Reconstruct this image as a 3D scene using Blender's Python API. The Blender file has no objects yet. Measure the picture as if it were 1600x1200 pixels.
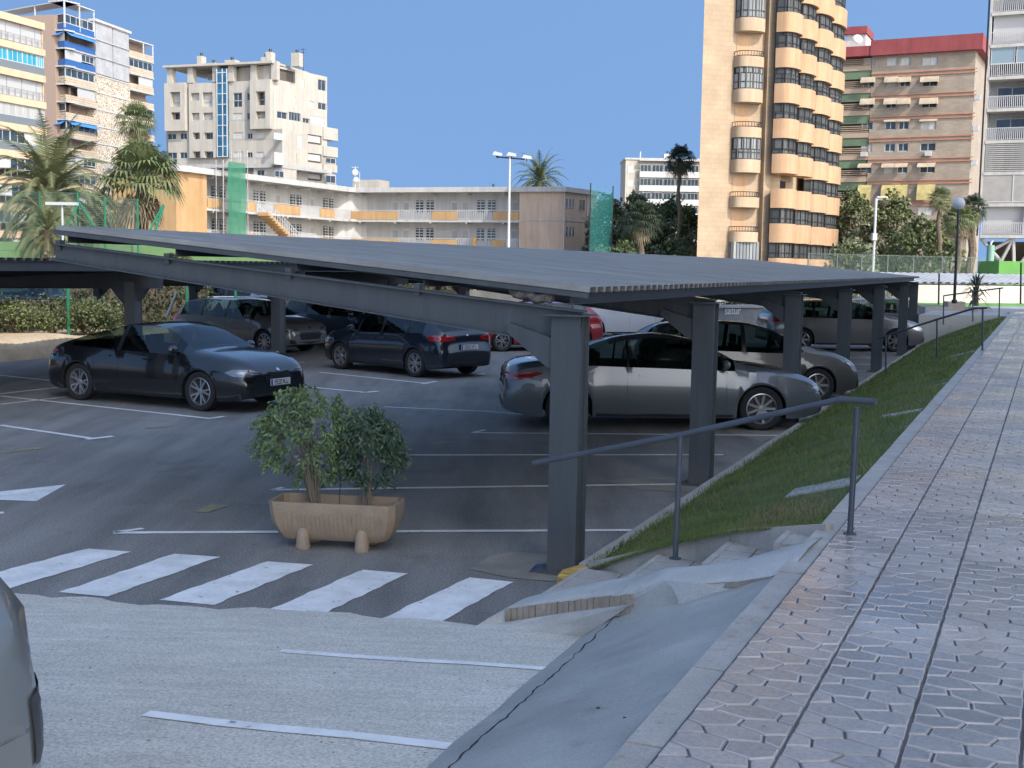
import bpy, bmesh, math, random
from mathutils import Vector, Matrix
from mathutils.bvhtree import BVHTree
from mathutils.geometry import tessellate_polygon

# ---------------------------------------------------------------- camera, sky, sun, exposure
scene = bpy.context.scene
COL = scene.collection
FPX = 1900.0
CAMZ = 2.55
PITCH = math.atan(186 / FPX)
ROLL = 0.0156
EYE = Vector((0, 0, CAMZ))
_fw = Vector((0, math.cos(PITCH), -math.sin(PITCH)))
_r0 = Vector((1, 0, 0))
_u0 = _r0.cross(_fw)
_rt = _r0 * math.cos(ROLL) + _u0 * math.sin(ROLL)
_up = _u0 * math.cos(ROLL) - _r0 * math.sin(ROLL)
cam_data = bpy.data.cameras.new('camera')
cam = bpy.data.objects.new('camera', cam_data)
COL.objects.link(cam)
cam_data.sensor_width = 36.0
cam_data.lens = 36.0 * FPX / 1600
cam_data.clip_start = 0.1
cam_data.clip_end = 3000
m = Matrix.Identity(4)
for i in range(3):
    m[i][0] = _rt[i]; m[i][1] = _up[i]; m[i][2] = -_fw[i]; m[i][3] = EYE[i]
cam.matrix_world = m
scene.camera = cam
scene.view_settings.view_transform = 'Standard'
scene.view_settings.look = 'None'
scene.view_settings.gamma = 1
scene.view_settings.exposure = 1.18
scene.cycles.max_bounces = 6
scene.cycles.transparent_max_bounces = 24
scene.cycles.use_denoising = True

SUN_AZ = Vector((0.62, -0.78, 0)).normalized()      # horizontal direction towards the sun
SUN_EL = math.radians(43)
world = bpy.data.worlds.new('World')
scene.world = world
world.use_nodes = True
wn = world.node_tree
for n_ in list(wn.nodes): wn.nodes.remove(n_)
wo = wn.nodes.new('ShaderNodeOutputWorld')
bg = wn.nodes.new('ShaderNodeBackground')
sky = wn.nodes.new('ShaderNodeTexSky')
sky.sky_type = 'NISHITA'
sky.sun_disc = False
sky.sun_elevation = SUN_EL
sky.sun_rotation = math.atan2(SUN_AZ.x, SUN_AZ.y)
sky.air_density = 1.9
sky.dust_density = 7
sky.ozone_density = 9.5
sky.altitude = 0
bg.inputs['Strength'].default_value = 0.122
# look the sky up a little higher than the true direction: clear dry air, deep blue down to the rooftops
tcw = wn.nodes.new('ShaderNodeTexCoord'); adw = wn.nodes.new('ShaderNodeVectorMath'); adw.operation = 'ADD'; adw.inputs[1].default_value = (0, 0, 0.7)
nmw = wn.nodes.new('ShaderNodeVectorMath'); nmw.operation = 'NORMALIZE'
wn.links.new(tcw.outputs['Generated'], adw.inputs[0]); wn.links.new(adw.outputs[0], nmw.inputs[0]); wn.links.new(nmw.outputs[0], sky.inputs[0])
wn.links.new(sky.outputs[0], bg.inputs[0])
wn.links.new(bg.outputs[0], wo.inputs[0])
sun_d = bpy.data.lights.new('sun', 'SUN')
sun_d.energy = 2.0
sun_d.angle = math.radians(0.5)
sun_d.color = (1.0, 0.94, 0.85)
sun = bpy.data.objects.new('sun', sun_d)
COL.objects.link(sun)
sdir = SUN_AZ * math.cos(SUN_EL) + Vector((0, 0, math.sin(SUN_EL)))
sun.rotation_euler = sdir.to_track_quat('Z', 'Y').to_euler()
sun.location = (0, 0, 60)

# ---------------------------------------------------------------- geometry helpers
ROWD = Vector((0.4043, 0.9146, 0))      # along the parking row and the walkway
ROWN = Vector((0.9146, -0.4043, 0))     # to the right of it

def W(s, n, z=0.0):
    v = ROWD * s + ROWN * n
    return Vector((v.x, v.y, z))
def SN(p):
    return p.x * ROWD.x + p.y * ROWD.y, p.x * ROWN.x + p.y * ROWN.y
def ray(px, py):
    return _fw + _rt * ((px - 800) / FPX) - _up * ((py - 600) / FPX)
def P(px, py, z=0.0):
    r = ray(px, py); t = (z - CAMZ) / r.z
    return EYE + r * t
def PY(px, py, Y):
    r = ray(px, py); t = Y / r.y
    return EYE + r * t

class MB:
    def __init__(s):
        s.v = []; s.f = []; s.mi = []; s.cur = 0
    def add(s, vs, fs):
        b = len(s.v); s.v += [Vector(v) for v in vs]
        for f in fs:
            s.f.append([b + i for i in f]); s.mi.append(s.cur)
        return s
    def poly(s, pts):
        return s.add(pts, [list(range(len(pts)))])
    def box(s, c, size, R=None):
        sx, sy, sz = [d / 2 for d in size]; c = Vector(c)
        vs = [Vector((x, y, z)) for x in (-sx, sx) for y in (-sy, sy) for z in (-sz, sz)]
        if R is not None: vs = [R @ v for v in vs]
        return s.add([c + v for v in vs], [(0, 1, 3, 2), (4, 6, 7, 5), (0, 4, 5, 1), (2, 3, 7, 6), (0, 2, 6, 4), (1, 5, 7, 3)])
    def prism(s, pts, ext):
        """closed polygon extruded by vector ext"""
        n = len(pts); ext = Vector(ext)
        vs = [Vector(p) for p in pts] + [Vector(p) + ext for p in pts]
        fs = [list(range(n))[::-1], list(range(n, 2 * n))] + [(i, (i + 1) % n, n + (i + 1) % n, n + i) for i in range(n)]
        return s.add(vs, fs)
    def tube(s, pts, rad, n=8, cap=True):
        pts = [Vector(p) for p in pts]
        if not isinstance(rad, (list, tuple)): rad = [rad] * len(pts)
        vs = []; prev = None
        for i, p in enumerate(pts):
            if i == 0: t = pts[1] - pts[0]
            elif i == len(pts) - 1: t = pts[-1] - pts[-2]
            else: t = (pts[i + 1] - pts[i]).normalized() + (pts[i] - pts[i - 1]).normalized()
            t.normalize()
            if prev is None:
                a = t.orthogonal().normalized()
            else:
                a = (prev - t * prev.dot(t)).normalized()
            prev = a; b = t.cross(a)
            for k in range(n):
                th = 2 * math.pi * k / n
                vs.append(p + (a * math.cos(th) + b * math.sin(th)) * rad[i])
        fs = []
        for i in range(len(pts) - 1):
            for k in range(n):
                fs.append((i * n + k, i * n + (k + 1) % n, (i + 1) * n + (k + 1) % n, (i + 1) * n + k))
        if cap:
            fs.append(list(range(n))[::-1]); fs.append([(len(pts) - 1) * n + k for k in range(n)])
        return s.add(vs, fs)
    def lathe(s, prof, c, axis, n=24):
        """prof: list of (radius, height along axis)"""
        axis = Vector(axis).normalized(); a = axis.orthogonal().normalized(); b = axis.cross(a); c = Vector(c)
        vs = []
        for r, h in prof:
            for k in range(n):
                th = 2 * math.pi * k / n
                vs.append(c + axis * h + (a * math.cos(th) + b * math.sin(th)) * r)
        fs = [(i * n + k, i * n + (k + 1) % n, (i + 1) * n + (k + 1) % n, (i + 1) * n + k) for i in range(len(prof) - 1) for k in range(n)]
        return s.add(vs, fs)
    def grid(s, rows):
        n = len(rows[0]); vs = [p for r in rows for p in r]
        return s.add(vs, [(i * n + k, i * n + k + 1, (i + 1) * n + k + 1, (i + 1) * n + k) for i in range(len(rows) - 1) for k in range(n - 1)])
    def build(s, name, mats, parent=None, smooth=False, merge=False):
        me = bpy.data.meshes.new(name)
        off = parent_loc(parent)
        me.from_pydata([tuple(v - off) for v in s.v], [], s.f)
        if not isinstance(mats, (list, tuple)): mats = [mats]
        for m_ in mats: me.materials.append(m_)
        if len(mats) > 1: me.polygons.foreach_set('material_index', s.mi)
        if merge:
            bm = bmesh.new(); bm.from_mesh(me); bmesh.ops.remove_doubles(bm, verts=bm.verts, dist=1e-4)
            bmesh.ops.recalc_face_normals(bm, faces=bm.faces); bm.to_mesh(me); bm.free()
        if smooth:
            me.polygons.foreach_set('use_smooth', [True] * len(me.polygons))
            if smooth != 'all': me.set_sharp_from_angle(angle=math.radians(35))
        me.update()
        o = bpy.data.objects.new(name, me); COL.objects.link(o)
        if parent is not None: o.parent = parent
        return o

LOCAL = {}
def parent_loc(p):
    """meshes under a thing are given in world space (or in the thing's own space when it is marked local)"""
    off = Vector((0, 0, 0))
    while p is not None:
        if p.name in LOCAL: return Vector((0, 0, 0))
        off += p.location; p = p.parent
    return off
def thing(name, label, cat, loc=(0, 0, 0), group=None, local=False):
    o = bpy.data.objects.new(name, None); COL.objects.link(o)
    o.location = loc; o['label'] = label; o['category'] = cat; o.empty_display_size = 0.2
    if group: o['group'] = group
    if local: LOCAL[o.name] = 1
    return o
def tag(o, label, cat, group=None):
    o['label'] = label; o['category'] = cat
    if group: o['group'] = group
    return o
def struct(o, kind='structure'):
    o['kind'] = kind; return o
def copy_tree(o, parent=None):
    c = o.copy(); COL.objects.link(c)
    if parent is not None: c.parent = parent
    for ch in list(o.children): copy_tree(ch, c)
    return c
def relabel(o, label):
    o['label'] = label; return o

class Facade:
    """vertical plane through two ground points; u runs left to right, d towards the viewer, z up"""
    def __init__(s, A, B):
        s.A = Vector((A[0], A[1], 0)); B = Vector((B[0], B[1], 0))
        s.L = (B - s.A).length; s.U = (B - s.A).normalized(); s.N = Vector((s.U.y, -s.U.x, 0))
    @staticmethod
    def px(a, ya, b, yb):
        return Facade(((a - 800) / FPX * ya, ya), ((b - 800) / FPX * yb, yb))
    def pt(s, u, d, z):
        p = s.A + s.U * u + s.N * d; return Vector((p.x, p.y, z))
    def hit(s, px, py, d=0.0):
        r = ray(px, py); o = EYE - (s.A + s.N * d); t = -o.dot(s.N) / r.dot(s.N); p = EYE + r * t
        return (p - s.A).dot(s.U), p.z
    def u(s, px, d=0.0, py=250): return s.hit(px, py, d)[0]
    def z(s, px, py, d=0.0): return s.hit(px, py, d)[1]
    def rect(s, x0, y0, x1, y1, d=0.0):
        """pixel rectangle of the photograph -> u0, u1, z0, z1"""
        xm = (x0 + x1) / 2; ym = (y0 + y1) / 2
        return s.hit(x0, ym, d)[0], s.hit(x1, ym, d)[0], s.hit(xm, y1, d)[1], s.hit(xm, y0, d)[1]
    def box(s, mb, u0, u1, z0, z1, d0, d1):
        p = [s.pt(u, d, z) for u in (u0, u1) for d in (d0, d1) for z in (z0, z1)]
        mb.add(p, [(0, 1, 3, 2), (4, 6, 7, 5), (0, 4, 5, 1), (2, 3, 7, 6), (0, 2, 6, 4), (1, 5, 7, 3)])
    def wall(s, mb, u0, u1, z0, z1, holes=(), d=0.0, depth=0.2, hmi=None):
        """wall skin with rectangular openings and their reveals"""
        holes = [(max(u0, a), min(u1, b), max(z0, c), min(z1, e)) for a, b, c, e in holes]
        holes = [h for h in holes if h[1] > h[0] + .01 and h[3] > h[2] + .01]
        us = sorted(set([u0, u1] + [h[0] for h in holes] + [h[1] for h in holes]))
        zs = sorted(set([z0, z1] + [h[2] for h in holes] + [h[3] for h in holes]))
        for i in range(len(us) - 1):
            for j in range(len(zs) - 1):
                um = (us[i] + us[i + 1]) / 2; zm = (zs[j] + zs[j + 1]) / 2
                if any(h[0] < um < h[1] and h[2] < zm < h[3] for h in holes): continue
                mb.poly([s.pt(us[i], d, zs[j]), s.pt(us[i + 1], d, zs[j]), s.pt(us[i + 1], d, zs[j + 1]), s.pt(us[i], d, zs[j + 1])])
        for a, b, c, e in holes:
            D = d - depth
            mb.poly([s.pt(a, d, c), s.pt(b, d, c), s.pt(b, D, c), s.pt(a, D, c)])
            mb.poly([s.pt(a, d, e), s.pt(a, D, e), s.pt(b, D, e), s.pt(b, d, e)])
            mb.poly([s.pt(a, d, c), s.pt(a, D, c), s.pt(a, D, e), s.pt(a, d, e)])
            mb.poly([s.pt(b, d, c), s.pt(b, d, e), s.pt(b, D, e), s.pt(b, D, c)])

# ---------------------------------------------------------------- materials
MAT = {}
def mat(name, col, rough=0.8, metal=0.0, var=0.0, scale=3.0, bump=0.0, bscale=40.0, col2=None, detail=4.0, spec=0.5, coat=0.0, stretch=None, lo=0.35, hi=0.65, alpha=None):
    if name in MAT: return MAT[name]
    m_ = bpy.data.materials.new(name); m_.use_nodes = True
    nt = m_.node_tree; b = nt.nodes['Principled BSDF']
    b.inputs['Base Color'].default_value = (*col, 1)
    b.inputs['Roughness'].default_value = rough
    b.inputs['Metallic'].default_value = metal
    b.inputs['Specular IOR Level'].default_value = spec
    b.inputs['Coat Weight'].default_value = coat
    b.inputs['Coat Roughness'].default_value = 0.04
    if alpha is not None: b.inputs['Alpha'].default_value = alpha
    tc = nt.nodes.new('ShaderNodeTexCoord'); src = tc.outputs['Object']
    if stretch:
        mp = nt.nodes.new('ShaderNodeMapping'); mp.inputs['Scale'].default_value = stretch
        nt.links.new(src, mp.inputs['Vector']); src = mp.outputs[0]
    if var > 0 or col2:
        nz = nt.nodes.new('ShaderNodeTexNoise'); nz.inputs['Scale'].default_value = scale; nz.inputs['Detail'].default_value = detail
        nz.inputs['Roughness'].default_value = 0.6
        nt.links.new(src, nz.inputs['Vector'])
        cr = nt.nodes.new('ShaderNodeValToRGB')
        c2 = col2 if col2 else tuple(min(1, c * (1 + var)) for c in col)
        c1 = col if col2 else tuple(c * (1 - var) for c in col)
        cr.color_ramp.elements[0].position = lo; cr.color_ramp.elements[0].color = (*c1, 1)
        cr.color_ramp.elements[1].position = hi; cr.color_ramp.elements[1].color = (*c2, 1)
        nt.links.new(nz.outputs['Fac'], cr.inputs[0]); nt.links.new(cr.outputs[0], b.inputs['Base Color'])
    if bump > 0:
        n2 = nt.nodes.new('ShaderNodeTexNoise'); n2.inputs['Scale'].default_value = bscale; n2.inputs['Detail'].default_value = 3
        nt.links.new(src, n2.inputs['Vector'])
        bp = nt.nodes.new('ShaderNodeBump'); bp.inputs['Strength'].default_value = bump; bp.inputs['Distance'].default_value = 0.02
        nt.links.new(n2.outputs['Fac'], bp.inputs['Height']); nt.links.new(bp.outputs[0], b.inputs['Normal'])
    MAT[name] = m_
    return m_

def ramp(nt, src, stops):
    cr = nt.nodes.new('ShaderNodeValToRGB')
    els = cr.color_ramp.elements
    els[0].position, els[0].color = stops[0][0], (*stops[0][1], 1)
    els[1].position, els[1].color = stops[-1][0], (*stops[-1][1], 1)
    for p, c in stops[1:-1]:
        e = els.new(p); e.color = (*c, 1)
    nt.links.new(src, cr.inputs[0]); return cr.outputs[0]
def noise(nt, src, scale, detail=4, rough=0.6):
    nz = nt.nodes.new('ShaderNodeTexNoise'); nz.inputs['Scale'].default_value = scale
    nz.inputs['Detail'].default_value = detail; nz.inputs['Roughness'].default_value = rough
    nt.links.new(src, nz.inputs['Vector']); return nz.outputs['Fac']
def mixc(nt, fac, a, b, mode='MIX'):
    mx = nt.nodes.new('ShaderNodeMix'); mx.data_type = 'RGBA'; mx.blend_type = mode
    if isinstance(fac, (int, float)): mx.inputs[0].default_value = fac
    else: nt.links.new(fac, mx.inputs[0])
    for k, v in ((6, a), (7, b)):
        if isinstance(v, tuple): mx.inputs[k].default_value = (*v, 1)
        else: nt.links.new(v, mx.inputs[k])
    return mx.outputs[2]
def newmat(name):
    m_ = bpy.data.materials.new(name); m_.use_nodes = True; MAT[name] = m_
    nt = m_.node_tree; b = nt.nodes['Principled BSDF']
    tc = nt.nodes.new('ShaderNodeTexCoord')
    return m_, nt, b, tc.outputs['Object']
def bumpn(nt, b, h, strength, dist=0.02):
    bp = nt.nodes.new('ShaderNodeBump'); bp.inputs['Strength'].default_value = strength; bp.inputs['Distance'].default_value = dist
    nt.links.new(h, bp.inputs['Height']); nt.links.new(bp.outputs[0], b.inputs['Normal'])

# asphalt: coarse aggregate speckle, worn and oily patches
def m_asphalt():
    m_, nt, b, o = newmat('asphalt')
    big = ramp(nt, noise(nt, o, 0.35, 5), [(0.3, (0.19, 0.182, 0.168)), (0.52, (0.23, 0.22, 0.203)), (0.75, (0.27, 0.258, 0.235))])
    mp = nt.nodes.new('ShaderNodeMapping'); mp.inputs['Rotation'].default_value = (0, 0, math.radians(23.9)); mp.inputs['Scale'].default_value = (1.6, 0.18, 1)
    nt.links.new(o, mp.inputs[0])
    st = ramp(nt, noise(nt, mp.outputs[0], 1.2, 4), [(0.35, (0.78, 0.78, 0.78)), (0.65, (1.15, 1.15, 1.15))])
    c = mixc(nt, 1.0, big, st, 'MULTIPLY')
    fine = ramp(nt, noise(nt, o, 55, 3, 0.75), [(0.3, (0.55, 0.55, 0.55)), (0.55, (1, 1, 1)), (0.72, (1.9, 1.9, 1.85))])
    c = mixc(nt, 1.0, c, fine, 'MULTIPLY')
    oil = ramp(nt, noise(nt, o, 0.9, 6, 0.7), [(0.56, (1, 1, 1)), (0.68, (0.76, 0.75, 0.73)), (0.76, (0.6, 0.59, 0.58))])
    c = mixc(nt, 1.0, c, oil, 'MULTIPLY')
    sp = ramp(nt, noise(nt, o, 9, 2, 0.4), [(0.74, (0, 0, 0)), (0.78, (1, 1, 1))])
    c = mixc(nt, sp, c, (0.19, 0.185, 0.17))
    nt.links.new(c, b.inputs['Base Color']); b.inputs['Roughness'].default_value = 0.85
    bumpn(nt, b, noise(nt, o, 70, 3), 0.5, 0.01)
    return m_
def m_roughcon():
    m_, nt, b, o = newmat('rough_concrete')
    c = ramp(nt, noise(nt, o, 0.8, 6), [(0.3, (0.64, 0.59, 0.50)), (0.55, (0.72, 0.665, 0.57)), (0.75, (0.79, 0.73, 0.63))])
    fine = ramp(nt, noise(nt, o, 60, 4, 0.8), [(0.32, (0.42, 0.42, 0.42)), (0.5, (0.95, 0.95, 0.95)), (0.7, (1.25, 1.25, 1.25))])
    c = mixc(nt, 1.0, c, fine, 'MULTIPLY')
    mp = nt.nodes.new('ShaderNodeMapping'); mp.inputs['Rotation'].default_value = (0, 0, math.radians(5)); mp.inputs['Scale'].default_value = (0.8, 3.2, 1)
    nt.links.new(o, mp.inputs[0])
    st = ramp(nt, noise(nt, mp.outputs[0], 2.5, 5, .7), [(0.35, (0.88, 0.88, 0.88)), (0.62, (1.04, 1.04, 1.04))])
    c = mixc(nt, 1.0, c, st, 'MULTIPLY')
    nt.links.new(c, b.inputs['Base Color']); b.inputs['Roughness'].default_value = 0.9
    bumpn(nt, b, noise(nt, o, 45, 4, .75), 0.7, 0.015)
    return m_
def m_cement(name, lo, hi, sc=1.5):
    m_, nt, b, o = newmat(name)
    c = ramp(nt, noise(nt, o, sc, 7, .62), [(0.28, lo), (0.72, hi)])
    c2 = ramp(nt, noise(nt, o, sc * 3.1, 3), [(0.6, (1, 1, 1)), (0.75, (0.72, 0.68, 0.64))])
    c = mixc(nt, 0.7, c, c2, 'MULTIPLY')
    fine = ramp(nt, noise(nt, o, 90, 2, .7), [(0.3, (0.8, 0.8, 0.8)), (0.6, (1.05, 1.05, 1.05))])
    c = mixc(nt, 1.0, c, fine, 'MULTIPLY')
    nt.links.new(c, b.inputs['Base Color'])
    r = nt.nodes.new('ShaderNodeMapRange'); r.inputs[3].default_value = 0.45; r.inputs[4].default_value = 0.8
    nt.links.new(noise(nt, o, sc * 2, 4), r.inputs[0]); nt.links.new(r.outputs[0], b.inputs['Roughness'])
    bumpn(nt, b, noise(nt, o, 25, 5, .7), 0.25, 0.01)
    return m_
def m_paint(name, col, wear=0.62):
    m_, nt, b, o = newmat(name)
    base = ramp(nt, noise(nt, o, 14, 5, .75), [(wear, col), (wear + 0.06, (0.14, 0.14, 0.14))])
    dirt = ramp(nt, noise(nt, o, 3, 5, .7), [(0.3, (0.72, 0.72, 0.72)), (0.62, (1, 1, 1))])
    nt.links.new(mixc(nt, 1.0, base, dirt, 'MULTIPLY'), b.inputs['Base Color']); b.inputs['Roughness'].default_value = 0.7
    bumpn(nt, b, noise(nt, o, 60, 3), 0.3, 0.01)
    return m_
def m_glass(name, tint, amt):
    m_ = bpy.data.materials.new(name); m_.use_nodes = True; nt = m_.node_tree
    for n_ in list(nt.nodes): nt.nodes.remove(n_)
    out = nt.nodes.new('ShaderNodeOutputMaterial'); tr = nt.nodes.new('ShaderNodeBsdfTransparent'); gl = nt.nodes.new('ShaderNodeBsdfGlossy')
    tr.inputs[0].default_value = (*tint, 1); gl.inputs['Roughness'].default_value = 0.02; gl.inputs[0].default_value = (0.9, 0.95, 1, 1)
    lw = nt.nodes.new('ShaderNodeLayerWeight'); lw.inputs[0].default_value = 0.5
    pw = nt.nodes.new('ShaderNodeMath'); pw.operation = 'POWER'; pw.inputs[1].default_value = 3.0; nt.links.new(lw.outputs['Facing'], pw.inputs[0])
    fr = nt.nodes.new('ShaderNodeMath'); fr.operation = 'MULTIPLY_ADD'; fr.inputs[1].default_value = 0.4; fr.inputs[2].default_value = 0.05; nt.links.new(pw.outputs[0], fr.inputs[0])
    mx = nt.nodes.new('ShaderNodeMixShader')
    nt.links.new(fr.outputs[0], mx.inputs[0]); nt.links.new(tr.outputs[0], mx.inputs[1]); nt.links.new(gl.outputs[0], mx.inputs[2]); nt.links.new(mx.outputs[0], out.inputs[0])
    MAT[name] = m_; return m_
ASPH = m_asphalt(); RCON = m_roughcon()
CEM = m_cement('smooth_cement', (0.30, 0.29, 0.262), (0.47, 0.455, 0.415)); CEM2 = m_cement('pale_cement', (0.42, 0.405, 0.37), (0.58, 0.56, 0.52), 2.5)
KERB = m_cement('kerb_stone', (0.33, 0.30, 0.26), (0.50, 0.46, 0.41), 4)
PAINT = m_paint('road_paint', (0.84, 0.83, 0.80)); PAINTY = m_paint('faded_yellow_paint', (0.30, 0.26, 0.13), 0.55)
GLASS = m_glass('car_glass', (0.36, 0.44, 0.41), 1.5)
WGLASS = mat('window_glass', (0.03, 0.045, 0.055), 0.12, 0.0, var=0.35, scale=0.9, spec=0.8)
BGLASS = mat('blue_glass', (0.02, 0.10, 0.17), 0.08, var=0.3, scale=0.8, spec=0.9)
def m_steel():
    m_, nt, b, o = newmat('grey_painted_steel')
    mp = nt.nodes.new('ShaderNodeMapping'); mp.inputs['Scale'].default_value = (9, 9, .7); nt.links.new(o, mp.inputs[0])
    st = ramp(nt, noise(nt, mp.outputs[0], 1.0, 5, .7), [(.35, (.052, .060, .066)), (.6, (.066, .074, .080)), (.78, (.10, .108, .112))])
    ch = ramp(nt, noise(nt, o, 17, 4, .8), [(.70, (0, 0, 0)), (.73, (1, 1, 1))])
    c = mixc(nt, ch, st, (.13, .095, .07))
    sx = nt.nodes.new('ShaderNodeSeparateXYZ'); nt.links.new(o, sx.inputs[0])
    dm = nt.nodes.new('ShaderNodeMapRange'); dm.inputs[1].default_value = .0; dm.inputs[2].default_value = .35; dm.inputs[3].default_value = .5; dm.inputs[4].default_value = 0.0; nt.links.new(sx.outputs[2], dm.inputs[0])
    n3 = nt.nodes.new('ShaderNodeMath'); n3.operation = 'MULTIPLY'; nt.links.new(dm.outputs[0], n3.inputs[0]); nt.links.new(noise(nt, o, 12, 5, .8), n3.inputs[1])
    c = mixc(nt, n3.outputs[0], c, (.22, .19, .15))
    nt.links.new(c, b.inputs['Base Color']); b.inputs['Roughness'].default_value = .5
    bumpn(nt, b, noise(nt, o, 30, 3), .06, .01)
    return m_
STEEL = m_steel()
RAILM = mat('rail_paint', (0.055, 0.065, 0.08), 0.42, var=0.1, scale=6)
# ---------------------------------------------------------------- ground, lot, ramp, steps, walkway
R = random.Random(7)
mb = MB(); mb.poly([(-1500, -300, -0.03), (1500, -300, -0.03), (1500, 2500, -0.03), (-1500, 2500, -0.03)])
struct(mb.build('ground', mat('far_ground', (0.32, 0.29, 0.245), 0.95, var=0.25, scale=0.05)))
def NK(s): return -3.43 - 0.0165 * (s - 9.4)          # line of the lawn kerb
def ZW(s): return 0.81 + 0.0074 * s                   # level of the walkway
mb = MB(); mb.poly([W(-30, -60), W(-30, 12), W(75, 12), W(75, -60)])
struct(mb.build('parking_lot', ASPH))

def zramp(x, y): return min(0.72, max(0.0, 0.14 * (8.5 - 0.142 * (x + 0.27) - y)))
def PR(px, py, up=0.0):
    z = 0.0
    for _ in range(40):
        p = P(px, py, z); z = zramp(p.x, p.y) * 0.5 + z * 0.5
    p = P(px, py, z); p.z += up; return p
# concrete ramp with a ragged poured edge
mb = MB()
xs = [-14 + i * 0.12 for i in range(int(14.9 / 0.12) + 1)]
rows = [[], [], []]
xs = [x for x in xs]
for x in xs:
    yj = 8.5 - 0.142 * (x + 0.27)
    jag = 0.05 * math.sin(x * 3.1) + 0.04 * math.sin(x * 9.7 + 1) + R.uniform(-.035, .035)
    rows[0].append(Vector((x, yj + jag, 0.006)))
    rows[1].append(Vector((x, yj - 0.35, 0.05 + .004)))
    rows[2].append(Vector((x, yj - 5.0, 0.70)))
rows.append([Vector((p.x, -6, 0.70)) for p in rows[2]])
mb.grid(rows)
struct(mb.build('concrete_ramp', RCON, smooth='all'))
# asphalt under its edge continues; left of the bank the ramp passes underneath it

def line(mb, a, b, w, z=0.006):
    a = Vector(a); b = Vector(b); d = (b - a); d.z = 0; d.normalize(); q = Vector((-d.y, d.x, 0)) * w / 2
    n = max(1, int((b - a).length / 0.5)); rows = [[], []]
    for i in range(n + 1):
        p = a.lerp(b, i / n); j = 0.012
        rows[0].append(p + q * (1 + R.uniform(-.1, .1))); rows[1].append(p - q * (1 + R.uniform(-.1, .1)))
    for r in rows:
        for p in r: p.z += z
    mb.grid(rows)
mb = MB()
def quadp(mb, pts, z=0.006):
    """painted quad with slightly uneven edges"""
    c = [P(x, y, z) for x, y in pts]; n = 14; rows = []
    for i in range(n + 1):
        t = i / n; a = c[0].lerp(c[3], t); b = c[1].lerp(c[2], t); d = (b - a).normalized()
        rows.append([a + d * R.uniform(-.012, .012), b + d * R.uniform(-.012, .012)])
    mb.grid(rows)
for q in ([(-82, 914), (10, 921), (205, 862), (137, 857)], [(93, 925), (168, 932), (343, 870), (272, 865)],
          [(249, 937), (333, 945), (489, 882), (416, 877)], [(415, 955), (500, 961), (638, 896), (566, 890)],
          [(595, 967), (682, 976), (801, 909), (733, 902)]):
    quadp(mb, q)
struct(mb.build('crosswalk_stripes', PAINT))
mb = MB()
def pl(x0, y0, x1, y1, w=0.10): line(mb, P(x0, y0), P(x1, y1), w)
pl(178, 833, 1010, 829, .095); pl(178, 832.5, 224, 826.5, .07)
pl(425, 766, 1060, 757, .09); pl(425, 766, 442, 762, .07)
pl(626, 711.5, 1130, 711, .09); pl(738, 676.5, 1240, 681, .09); pl(738, 676.5, 758, 672, .08)
pl(600, 636, 760, 643, .07); pl(760, 643, 852, 651, .07)
pl(0, 586.5, 89, 596, .09); pl(0, 615.6, 100, 604.7, .10); pl(0, 619, 325, 654, .10); pl(322, 655, 350, 651, .10)
pl(0, 632, 109, 620, .09); pl(0, 664.7, 144, 685.5, .10); pl(135, 687, 176, 682, .11)
pl(456, 567.5, 476, 566, .12); pl(462, 603, 572, 613.5, .10); pl(565, 614, 591, 611.5, .11)
pl(500, 582, 668, 599.5, .10); pl(660, 600, 682, 596, .11); pl(655, 580, 740, 585.5, .09); pl(738, 586.5, 757, 584, .1)
pl(1322, 559, 1362, 559.5, .1); pl(1322, 569, 1362, 569.5, .1); pl(1322, 580, 1360, 580, .1); pl(1020, 636, 1100, 636, .1)
pl(745, 541, 772, 540, .1); pl(1385, 549, 1400, 549, .1)
for a in ([(-30, 771), (0, 781), (57, 783), (103, 757)], [(-10, 800), (5, 799), (7, 802), (-10, 804)]):
    mb.poly([P(x, y, 0.006) for x, y in a])
struct(mb.build('parking_lines', PAINT))
mb = MB()
for a in ([(305, 799), (322, 801), (361, 789), (330, 788)],):
    c = [P(x, y, 0.005) for x, y in a]; mb.poly(c)
def ply(x0, y0, x1, y1, w): line(mb, P(x0, y0), P(x1, y1), w, 0.005)
ply(228, 669.5, 268, 666, .13); ply(0, 708, 64, 700, .14); ply(674, 693, 706, 690, .15); ply(516, 621, 537, 620, .1)
struct(mb.build('faded_yellow_markings', PAINTY))
mb = MB()
for pts, w in (([(438, 1019), (540, 1027), (640, 1034), (740, 1039), (856, 1048)], .062), ([(228, 1118), (330, 1131), (440, 1142), (560, 1153), (712, 1171)], .075)):
    for (x0, y0), (x1, y1) in zip(pts, pts[1:]): line(mb, PR(x0, y0), PR(x1, y1), w, 0.012)
struct(mb.build('ramp_lines', PAINT))

# patched concrete footing by the first column, sandy patch under the second
FOOT = m_cement('worn_footing', (0.20, 0.18, 0.15), (0.34, 0.30, 0.24), 3)
mb = MB(); mb.poly([P(x, y, 0.005) for x, y in [(733, 889), (765, 869), (800, 861), (868, 868), (925, 868), (905, 905), (862, 908), (800, 903)]])
mb.poly([P(x, y, 0.004) for x, y in [(945, 752), (1000, 745), (1075, 747), (1130, 750), (1075, 768), (1000, 765)]])
mb.poly([P(x, y, 0.004) for x, y in [(1130, 665), (1240, 662), (1262, 668), (1190, 690), (1140, 676)]])
struct(mb.build('concrete_patch', FOOT))
mb = MB(); mb.poly([P(x, y, 0.009) for x, y in [(826, 893), (838, 881), (866, 880), (866, 896)]])
struct(mb.build('blue_paint_patch', mat('old_blue_paint', (0.05, 0.08, 0.17), 0.7, var=.4, scale=12)))

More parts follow.
